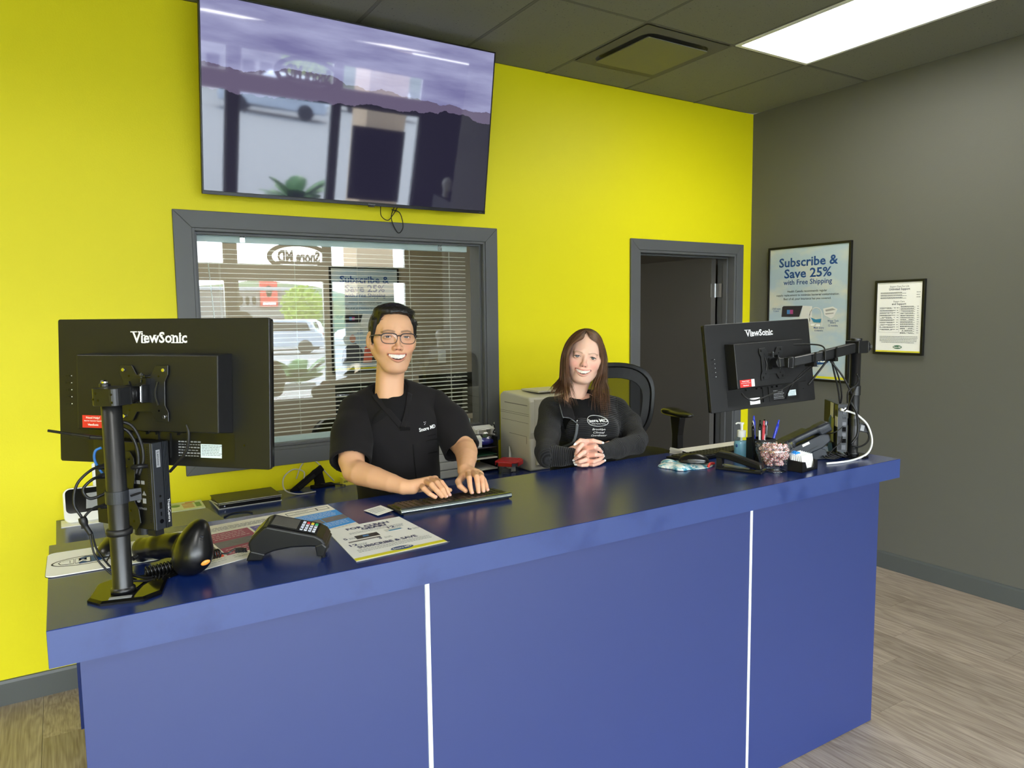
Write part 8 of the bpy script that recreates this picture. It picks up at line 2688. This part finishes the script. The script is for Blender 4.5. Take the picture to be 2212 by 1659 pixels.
wL = [[(-2.695, -1.470, 1.1133), (-2.6771, -1.532, 1.1286), (-2.6509, -1.526, 1.1164), (-2.6241, -1.506, 1.1022)],
      [(-2.699, -1.474, 1.0896), (-2.6744, -1.534, 1.0992), (-2.6481, -1.527, 1.0935), (-2.6208, -1.508, 1.0877)],
      [(-2.699, -1.474, 1.0690), (-2.6838, -1.535, 1.0739), (-2.6505, -1.528, 1.0762), (-2.6189, -1.508, 1.0798)],
      [(-2.693, -1.474, 1.0610), (-2.6813, -1.530, 1.0610), (-2.6481, -1.522, 1.0610), (-2.6131, -1.506, 1.0628)]]
wLt = [(-2.700, -1.462, 1.1250), (-2.6766, -1.486, 1.1440), (-2.6655, -1.508, 1.1475), (-2.6300, -1.510, 1.1380)]
S = SDF((-2.83, -1.57, 1.045), (-2.52, -1.36, 1.18), .0017)
WRw, WLw = (-2.585, -1.438, 1.088), (-2.742, -1.425, 1.088)     # wrists: her left (viewer's right), her right (viewer's left)
def hand2(S, wrist, fingers, thumb, r):
    w_ = np.array(wrist)
    for i, f in enumerate(fingers):
        k = (.97, 1.0, .97, .88)[i]
        S.rc(w_*.7+np.array(f[0])*.3, f[0], .019, r*1.25, k=.010)
        S.rc(f[0], f[1], r*1.1*k, r*1.10*k, k=.002); S.rc(f[1], f[2], r*1.04*k, r*.92*k, k=.0008); S.rc(f[2], f[3], r*.92*k, r*.72*k, k=.0008)
    t = thumb
    S.rc(w_*.6+np.array(t[0])*.4, t[0], .016, r*1.2, k=.008); S.rc(t[0], t[1], r*1.2, r*1.12, k=.003); S.rc(t[1], t[2], r*1.12, r*1.02, k=.001); S.rc(t[2], t[3], r*1.02, r*.76, k=.001)
hand2(S, WRw, wR, wRt, .0087)
V1, Q1 = S.mesh()
hh = S.F.copy()
S.F[:] = .2
hand2(S, WLw, wL, wLt, .0087)
S.F = np.minimum(S.F, hh)
S.rc(WRw, (-2.50, -1.425, 1.092), .024, .030, k=.01); S.rc(WLw, (-2.80, -1.42, 1.092), .024, .030, k=.01)
S.half((0, 0, CZ+.0015), (0, 0, -1))
V, Q = S.mesh(); parts.append((V+np.array(tw), Q, skin_w))
S = SDF((-2.70, -1.45, .06), (-2.20, -.90, 1.33), .014)
S.el((-2.45, -1.20, 1.13), (.13, .095, .16)); S.el((-2.44, -1.13, .95), (.13, .10, .16), k=.04); S.rc((-2.48, -1.20, 1.20), (-2.48, -1.21, 1.23), .040, .036, k=.02)
S.rc((-2.55, -1.11, 1.21), (-2.32, -1.21, 1.20), .030, .030, k=.03)
for s_ in (-1, 1):
    S.chain([((-2.43+s_*.08, -1.08, .84), .085), ((-2.43+s_*.09, -1.08, .46), .055), ((-2.43+s_*.09, -1.03, .12), .036)], k=.03)
V, Q = S.mesh(); parts.append((V+np.array(tw), Q, skin_w))
merge(parts, 'body', 'skin', wom)
eyes_teeth(wom, WH, PW_, 8)
for fs_ in (wR+[wRt], wL+[wLt]):
    for f in fs_:
        a, b_ = Vector(f[2])+tw, Vector(f[3])+tw; d = (b_-a).normalized(); u = Vector((-.45, -.85, .25)); u = (u-d*u.dot(d)).normalized(); s_ = d.cross(u)
        bb = B(); bb.ell(b_+u*.0042+d*.0062, (.0044, .0080, .0018), 14, 8, Matrix((s_, d, u)).transposed()); bb.go('nail', 'nail_white', wom, smooth=True)
# jacket
def rib_mat():
    m = mat('rib_jacket', (24, 24, 26), 0.8, spec=0.25, sheen=.1)
    n, l, b = nodes(m)
    a = n.new('ShaderNodeAttribute'); a.attribute_name = 'rib'
    mm = n.new('ShaderNodeMath'); mm.operation = 'MULTIPLY'; mm.inputs[1].default_value = 2*PI/.0072
    l.new(a.outputs['Fac'], mm.inputs[0]); sn = n.new('ShaderNodeMath'); sn.operation = 'SINE'; l.new(mm.outputs[0], sn.inputs[0])
    bp = n.new('ShaderNodeBump'); bp.inputs['Strength'].default_value = .9; bp.inputs['Distance'].default_value = .0016
    l.new(sn.outputs[0], bp.inputs['Height']); l.new(bp.outputs[0], b.inputs['Normal'])
    r = n.new('ShaderNodeMapRange'); r.inputs['From Min'].default_value = -1; l.new(sn.outputs[0], r.inputs[0])
    mx = n.new('ShaderNodeMixRGB'); l.new(r.outputs[0], mx.inputs[0]); mx.inputs[1].default_value = srgb(10, 10, 11); mx.inputs[2].default_value = srgb(40, 40, 43); l.new(mx.outputs[0], b.inputs['Base Color'])
rib_mat()
S = SDF((-2.86, -1.52, .78), (-2.16, -.93, 1.36), .0052)
S.el((-2.445, -1.205, 1.12), (.142, .112, .155), R=Matrix.Rotation(math.radians(-25), 3, 'Z')); S.el((-2.44, -1.15, .95), (.145, .118, .20), k=.06, R=Matrix.Rotation(math.radians(-20), 3, 'Z'))
S.rc((-2.565, -1.095, 1.222), (-2.475, -1.185, 1.262), .048, .040, k=.035); S.rc((-2.315, -1.215, 1.215), (-2.425, -1.205, 1.262), .048, .040, k=.035)
S.el((-2.545, -1.270, 1.145), (.062, .052, .062), k=.03); S.el((-2.445, -1.310, 1.140), (.062, .052, .062), k=.03)
# sleeves merge with the body
AR = [((-2.572, -1.095, 1.215), .050), ((-2.685, -1.235, 1.140), .050), ((-2.795, -1.385, 1.098), .042), ((-2.812, -1.415, 1.090), .038)]
AR2 = [((-2.812, -1.415, 1.090), .038), ((-2.765, -1.440, 1.088), .034), ((-2.728, -1.455, 1.088), .031)]
AL = [((-2.305, -1.215, 1.210), .049), ((-2.292, -1.290, 1.150), .050), ((-2.340, -1.385, 1.100), .046), ((-2.375, -1.418, 1.092), .041)]
AL2 = [((-2.375, -1.418, 1.092), .041), ((-2.490, -1.440, 1.088), .037), ((-2.590, -1.462, 1.088), .031)]
for ch_ in (AR, AR2, AL, AL2):
    S.chain(ch_, k=.022)
S.half((0, 0, .80), (0, 0, -1))
S.rc((-2.502, -1.225, 1.285), (-2.512, -1.245, 1.40), .052, .058, k=.008, op='s')
# open placket
def vcut2(X, Y, Z):
    cx = -2.575+(Z-1.185)*.35
    half_ = np.clip((Z-1.185)*.62, -.02, .06)
    yy = Y+1.235+(X+2.56)*.45
    return np.maximum(np.maximum(np.abs(X-cx)-half_, yy), 1.18-Z)
S.apply(vcut2, (-2.66, -1.42, 1.17), (-2.44, -1.10, 1.34), .004, 's')
S.half((0, 0, CZ+.001-.0), (0, 0, -1)) if False else None
V, Q = S.mesh()
# keep the sleeves above the counter
over = (V[:, 1] < CY1+.004) & (V[:, 2] < CZ+.001)
V[over, 2] = CZ+.001
# rib coordinate: height on the trunk, arc length along the sleeves
def arc_coord(V, ch_, s0):
    best = np.full(len(V), 9.0); co = np.zeros(len(V)); s = s0
    for (a, ra), (b_, rb) in zip(ch_[:-1], ch_[1:]):
        a = np.array(a); b_ = np.array(b_); ba = b_-a; L2 = ba @ ba
        t = np.clip(((V-a) @ ba)/L2, 0, 1); d = np.linalg.norm(V-(a+t[:, None]*ba), axis=1)-(ra+(rb-ra)*t); tu = ((V-a) @ ba)/L2
        m = d < best; best[m] = d[m]; co[m] = s+(tu*math.sqrt(L2))[m]; s += math.sqrt(L2)
    return best, co
d1, c1 = arc_coord(V, AR+AR2[1:], 0); d2, c2 = arc_coord(V, AL+AL2[1:], 0)
rib = V[:, 2].copy()
mask1 = d1 < .012; mask2 = d2 < .012
rib[mask1] = c1[mask1]; rib[mask2] = c2[mask2]
Nn = vnormals(V, Q)
f = (np.sin(V[:, 0]*48+V[:, 2]*60+1.5*np.sin(V[:, 2]*30))*.5+np.sin(V[:, 0]*90-V[:, 1]*70)*.3)*.0022
V = V+Nn*f[:, None]
npmesh('fleece_jacket', V+np.array(tw), Q, 'rib_jacket', wom, attrs={'rib': rib})
JV = V[~(mask1 | mask2)]; JALL = V.copy()
# turned collar, grey tape, zip, shirt beneath
mat('grey_tape', (92, 96, 100), 0.6)
S = SDF((-2.62, -1.34, 1.08), (-2.36, -1.10, 1.32), .0045)
S.el((-2.485, -1.225, 1.17), (.10, .082, .11)); S.el((-2.50, -1.215, 1.265), (.055, .045, .03), k=.02)
S.rc((-2.503, -1.215, 1.285), (-2.52, -1.26, 1.37), .043, .050, k=.004, op='s')
V, Q = S.mesh(); npmesh('undershirt', V+np.array(tw), Q, 'cloth_tee', wom)
def surf(x, z): return ray_y(JV, x, z)
def ribbon(name, pts, w_, m, off=.003, thick=.0016):
    P = spline(pts, 6); vs, fs = [], []
    for i, p in enumerate(P):
        t = (P[min(i+1, len(P)-1)]-P[max(i-1, 0)]).normalized(); s_ = t.cross(Vector((-.5, -.86, 0))).normalized()
        vs += [p-s_*w_/2+tw, p+s_*w_/2+tw]
    for i in range(len(P)-1):
        fs.append((2*i, 2*i+1, 2*i+3, 2*i+2))
    o = raw(name, vs, fs, m, wom, smooth=True)
    md = o.modifiers.new('solid', 'SOLIDIFY'); md.thickness = thick; md.offset = 0
    return o
def onj(x, z, off=.004):
    return Vector((x-off*.45, surf(x, z)-off, z))
ribbon('zip_tape', [onj(-2.612, 1.060), onj(-2.604, 1.10), onj(-2.596, 1.140), onj(-2.586, 1.180)], .011, 'grey_tape')
b = B(); b.T = WI
z0_ = onj(-2.587, 1.182, .007)
b.cyl(z0_+Vector((0, 0, .008)), z0_+Vector((0, 0, .016)), .0032, .0028, n=12); b.box(z0_+Vector((-.0005, -.001, -.004)), (.0022, .0016, .020))
b.go('zip_pull', 'chrome', wom, smooth=True)
# collar flaps: viewer's left flap folds outward
def flap(name, outer, inner, m, edge):
    n_ = len(outer)
    vs = [Vector(p)+tw for p in outer]+[Vector(p)+tw for p in inner]
    fs = [(i, i+1, n_+i+1, n_+i) for i in range(n_-1)]
    o = raw(name, vs, fs, m, wom, smooth=True)
    md = o.modifiers.new('sub', 'SUBSURF'); md.levels = md.render_levels = 2
    md = o.modifiers.new('solid', 'SOLIDIFY'); md.thickness = .003; md.offset = 0
    bb = B(); bb.T = WI; bb.tube(edge, .0022, 6); bb.go('collar_trim', 'grey_tape', wom, smooth=True)
    return o
A0 = [onj(-2.587, 1.186, .006), onj(-2.612, 1.205, .010), onj(-2.640, 1.212, .012), onj(-2.648, 1.216, .014)]
A1 = [Vector((-2.580, -1.262, 1.245)), Vector((-2.590, -1.245, 1.265)), Vector((-2.600, -1.225, 1.278)), Vector((-2.610, -1.20, 1.285))]
flap('collar', A0, A1, 'cloth_black', [A0[0], A0[1], A0[2], A0[3], A0[3]*.4+A1[3]*.6])
C0 = [onj(-2.587, 1.186, .006), onj(-2.566, 1.215, .008), onj(-2.545, 1.245, .010), onj(-2.520, 1.262, .010)]
C1 = [onj(-2.575, 1.190, .010), onj(-2.545, 1.215, .012), onj(-2.515, 1.238, .014), onj(-2.48, 1.255, .014)]
flap('collar', C0, C1, 'cloth_black', C0)
# embroidered oval and lettering on the chest
cx_, cz_ = -2.499, 1.188
def chest(x, z, off=.0045):
    return Vector((x-off*.4, surf(x, z)-off, z))
import itertools
ob_ = B(); ob_.T = WI
ring_ = [chest(cx_+.040*math.cos(2*PI*i/36)*1.0, cz_+.0205*math.sin(2*PI*i/36)) for i in range(36)]
ys_ = np.array([p.y for p in ring_]); ys_ = np.convolve(np.concatenate([ys_[-4:], ys_, ys_[:4]]), np.ones(9)/9, 'valid')
for p, y in zip(ring_, ys_): p.y = y
ob_.tube(ring_+ring_[:1], .0011, 6, False)
ob_.go('embroidered_oval', 'thread_white', wom, smooth=True)
drape_text(fit_text('embroidery', 'Snore MD', .068, 'thread_white', wom, (cx_, -1.3, cz_+.001), (1, 0, 0), (0, 0, 1), h=.0115, bold=.03, ext=0), JV, tw, .0045)
drape_text(fit_text('embroidery', 'Sleep Apnea Clinic', .042, 'thread_white', wom, (cx_, -1.3, cz_-.0115), (1, 0, 0), (0, 0, 1), h=.0042, bold=.01, ext=0), JV, tw, .0045)
for s_, w_, dz in (('Brooklyn', .040, -.034), ('Clinical', .034, -.046), ('Coordinator', .050, -.058)):
    drape_text(fit_text('embroidery', s_, w_, 'thread_white', wom, (cx_-.004, -1.3, cz_+dz), (1, 0, .02), (0, 0, 1), h=.0078, shear=.35, bold=.012, ext=0), JV, tw, .0045)
# long hair
GUIDES = {
'Lout': [[-2.4753,-1.215,1.5599],[-2.5228,-1.2,1.5439],[-2.5552,-1.19,1.5061],[-2.574,-1.19,1.4655],[-2.5801,-1.19,1.4189],[-2.584,-1.19,1.3628],[-2.6226,-1.215,1.3424],[-2.6662,-1.235,1.3245],[-2.6839,-1.245,1.3072]],
'Lo2': [[-2.4819,-1.225,1.5592],[-2.5346,-1.225,1.5399],[-2.5704,-1.22,1.5037],[-2.589,-1.22,1.4617],[-2.5949,-1.22,1.4211],[-2.5965,-1.22,1.3655],[-2.6121,-1.235,1.3303],[-2.6488,-1.27,1.3061],[-2.6575,-1.285,1.2598]],
'Lmid': [[-2.4923,-1.24,1.5587],[-2.5457,-1.255,1.5388],[-2.5885,-1.26,1.5035],[-2.6068,-1.26,1.464],[-2.6102,-1.255,1.4236],[-2.6083,-1.255,1.3685],[-2.6136,-1.265,1.3327],[-2.6231,-1.29,1.2988],[-2.625,-1.31,1.2353]],
'Lin': [[-2.4989,-1.25,1.5571],[-2.5429,-1.289,1.5270],[-2.6002,-1.3,1.5122],[-2.6227,-1.3,1.4805],[-2.6245,-1.29,1.4351],[-2.613,-1.28,1.3886],[-2.6019,-1.28,1.3515],[-2.6034,-1.3,1.3166],[-2.5913,-1.315,1.2369]],
'Rin': [[-2.4977,-1.25,1.557],[-2.5089,-1.289,1.5235],[-2.4836,-1.303,1.5066],[-2.4706,-1.305,1.4655],[-2.4637,-1.295,1.4184],[-2.4628,-1.28,1.377],[-2.4818,-1.28,1.3444],[-2.514,-1.3,1.3107],[-2.5469,-1.325,1.2248]],
'Rmid': [[-2.49,-1.24,1.5586],[-2.4616,-1.255,1.5386],[-2.4347,-1.26,1.5042],[-2.4179,-1.26,1.4566],[-2.4139,-1.255,1.4146],[-2.4212,-1.255,1.3675],[-2.4493,-1.275,1.3327],[-2.4718,-1.3,1.2986],[-2.4875,-1.335,1.196]],
'Ro2': [[-2.4772,-1.225,1.5591],[-2.4307,-1.225,1.5411],[-2.3928,-1.22,1.5038],[-2.3757,-1.22,1.4534],[-2.3732,-1.22,1.4109],[-2.3757,-1.22,1.3628],[-2.4034,-1.245,1.3276],[-2.423,-1.275,1.2931],[-2.4704,-1.335,1.1539]],
'Rout': [[-2.4682,-1.215,1.5597],[-2.406,-1.2,1.542],[-2.3611,-1.19,1.5021],[-2.345,-1.19,1.451],[-2.3407,-1.19,1.4079],[-2.345,-1.19,1.3494],[-2.3699,-1.225,1.3144],[-2.3839,-1.26,1.2882],[-2.4235,-1.305,1.187]]}
def gspl(g): return np.array([list(v) for v in spline(g, 4)])
rng = np.random.default_rng(8)
WHr = np.array(WH.to_3x3()); WHt = np.array(WH.translation)
paths, rad, cols = [], [], []
FRONT = np.full((60, 50), 9.0)
np.minimum.at(FRONT, (np.clip(((JALL[:, 0]+2.86)/.012).astype(int), 0, 59), np.clip(((JALL[:, 2]-.78)/.012).astype(int), 0, 49)), JALL[:, 1])
hb_ = lin((104, 72, 48))
# rotate the depth of the guides onto her turned head: shift by horizontal offset so both sides lie on the skull
for side in (['Lin', 'Lmid', 'Lo2', 'Lout'], ['Rin', 'Rmid', 'Ro2', 'Rout']):
    GG = [gspl(GUIDES[k]) for k in side]
    for i in range(430):
        u = rng.random()**.9*2.999; a = int(u); fr = u-a
        p = GG[a]*(1-fr)+GG[a+1]*fr
        k = len(p)
        t = np.linspace(0, 1, k)[:, None]
        depth = rng.random()**2
        p = p+np.array([.62, .78, 0])*depth*.045*np.minimum(1, t*5)        # away from the viewer
        p = p+(rng.normal(0, 1, 3)*np.array([.0045, .0045, .0055]))*(t**1.5)*1.6+rng.normal(0, 1, 3)*.0012
        ph = rng.uniform(0, 6.28)
        p[:, 0] += .0022*np.sin(ph+t[:, 0]*9)*t[:, 0]; p[:, 1] += .002*np.sin(ph*2+t[:, 0]*7)*t[:, 0]
        loc = (p+np.array(tw)-WHt) @ WHr        # keep every strand outside the skull
        q = (loc-np.array([0, .016, .036]))/np.array([.0765, .1030, .0800])
        q[:, 2] = np.where(q[:, 2] > 0, q[:, 2], 0)
        rr_ = np.linalg.norm(q, axis=1)
        f_ = np.where((rr_ < 1) & (loc[:, 2] > -.02), 1/np.maximum(rr_, .3), 1.0)
        loc2 = np.array([0, .016, .036])+(loc-np.array([0, .016, .036]))*np.stack([f_, f_, np.where(loc[:, 2] > .036, f_, 1)], 1)
        wgt = smooth01(loc[:, 2], -.02, .015)[:, None]
        loc = loc*(1-wgt)+loc2*wgt
        p = loc @ WHr.T+WHt-np.array(tw)
        ix = np.clip(((p[:, 0]+2.86)/.012).astype(int), 0, 59); iz = np.clip(((p[:, 2]-.78)/.012).astype(int), 0, 49)
        fy = FRONT[ix, iz]-.004-depth*.012*0-.006*rng.random()
        under = (p[:, 2] < 1.31) & (p[:, 1] > fy)
        p[under, 0] += (fy[under]-p[under, 1])*.35; p[under, 1] = fy[under]
        p[1:-1] = p[1:-1]*.5+.25*(p[:-2]+p[2:])
        cut = int(k*rng.uniform(.80, 1.0)); p = p[:cut]
        paths.append(p+np.array(tw)); rad.append(rng.uniform(.0012, .0026)); cols.append(hb_*rng.uniform(.45, 1.5)*np.array([1, rng.uniform(.92, 1.05), rng.uniform(.85, 1.1)]))
strands_mesh('hair', paths, rad, 'hair_brown', wom, cols, flat=.45)['kind'] = 'stuff'
# scalp cap under the strands
S = SDF((-.10, -.115, -.115), (.10, .125, .125), .0030)
S.el((0, .016, .030), (.0750, .1010, .0835)); S.el((0, .045, -.035), (.068, .065, .085), k=.03)
S.el((0, -.105, -.004), (.0640, .090, .0835), k=.006, op='s')
S.box((0, -.075, -.075), (.075, .07, .075), .02, k=.006, op='s')
V, Q = S.mesh()
V[:, 2] -= .006*np.exp(-(V[:, 0]/.006)**2)*(V[:, 2] > .05)
npmesh('hair_cap', toW(V, WH), Q, 'hair_brown', wom, attrs={'tint': tint(hb_*.55, len(V))})
# trousers and shoes
S = SDF((-2.66, -1.30, .02), (-2.22, -.88, 1.0), .010)
for s_ in (-1, 1):
    S.chain([((-2.43+s_*.075, -1.08, .84), .10), ((-2.43+s_*.09, -1.08, .46), .072), ((-2.43+s_*.09, -1.03, .09), .058)], k=.03)
S.el((-2.43, -1.10, .86), (.15, .115, .10), k=.04); S.half((0, 0, .05), (0, 0, -1))
V, Q = S.mesh(); npmesh('trousers', V+np.array(tw), Q, 'trouser', wom)
for s_ in (-1, 1):
    b = B(); b.T = WI; b.ell((-2.43+s_*.09, -1.07, .040), (.040, .12, .040), 20, 10, z0=-.95); b.go('shoe', 'shoe', wom, smooth=True)
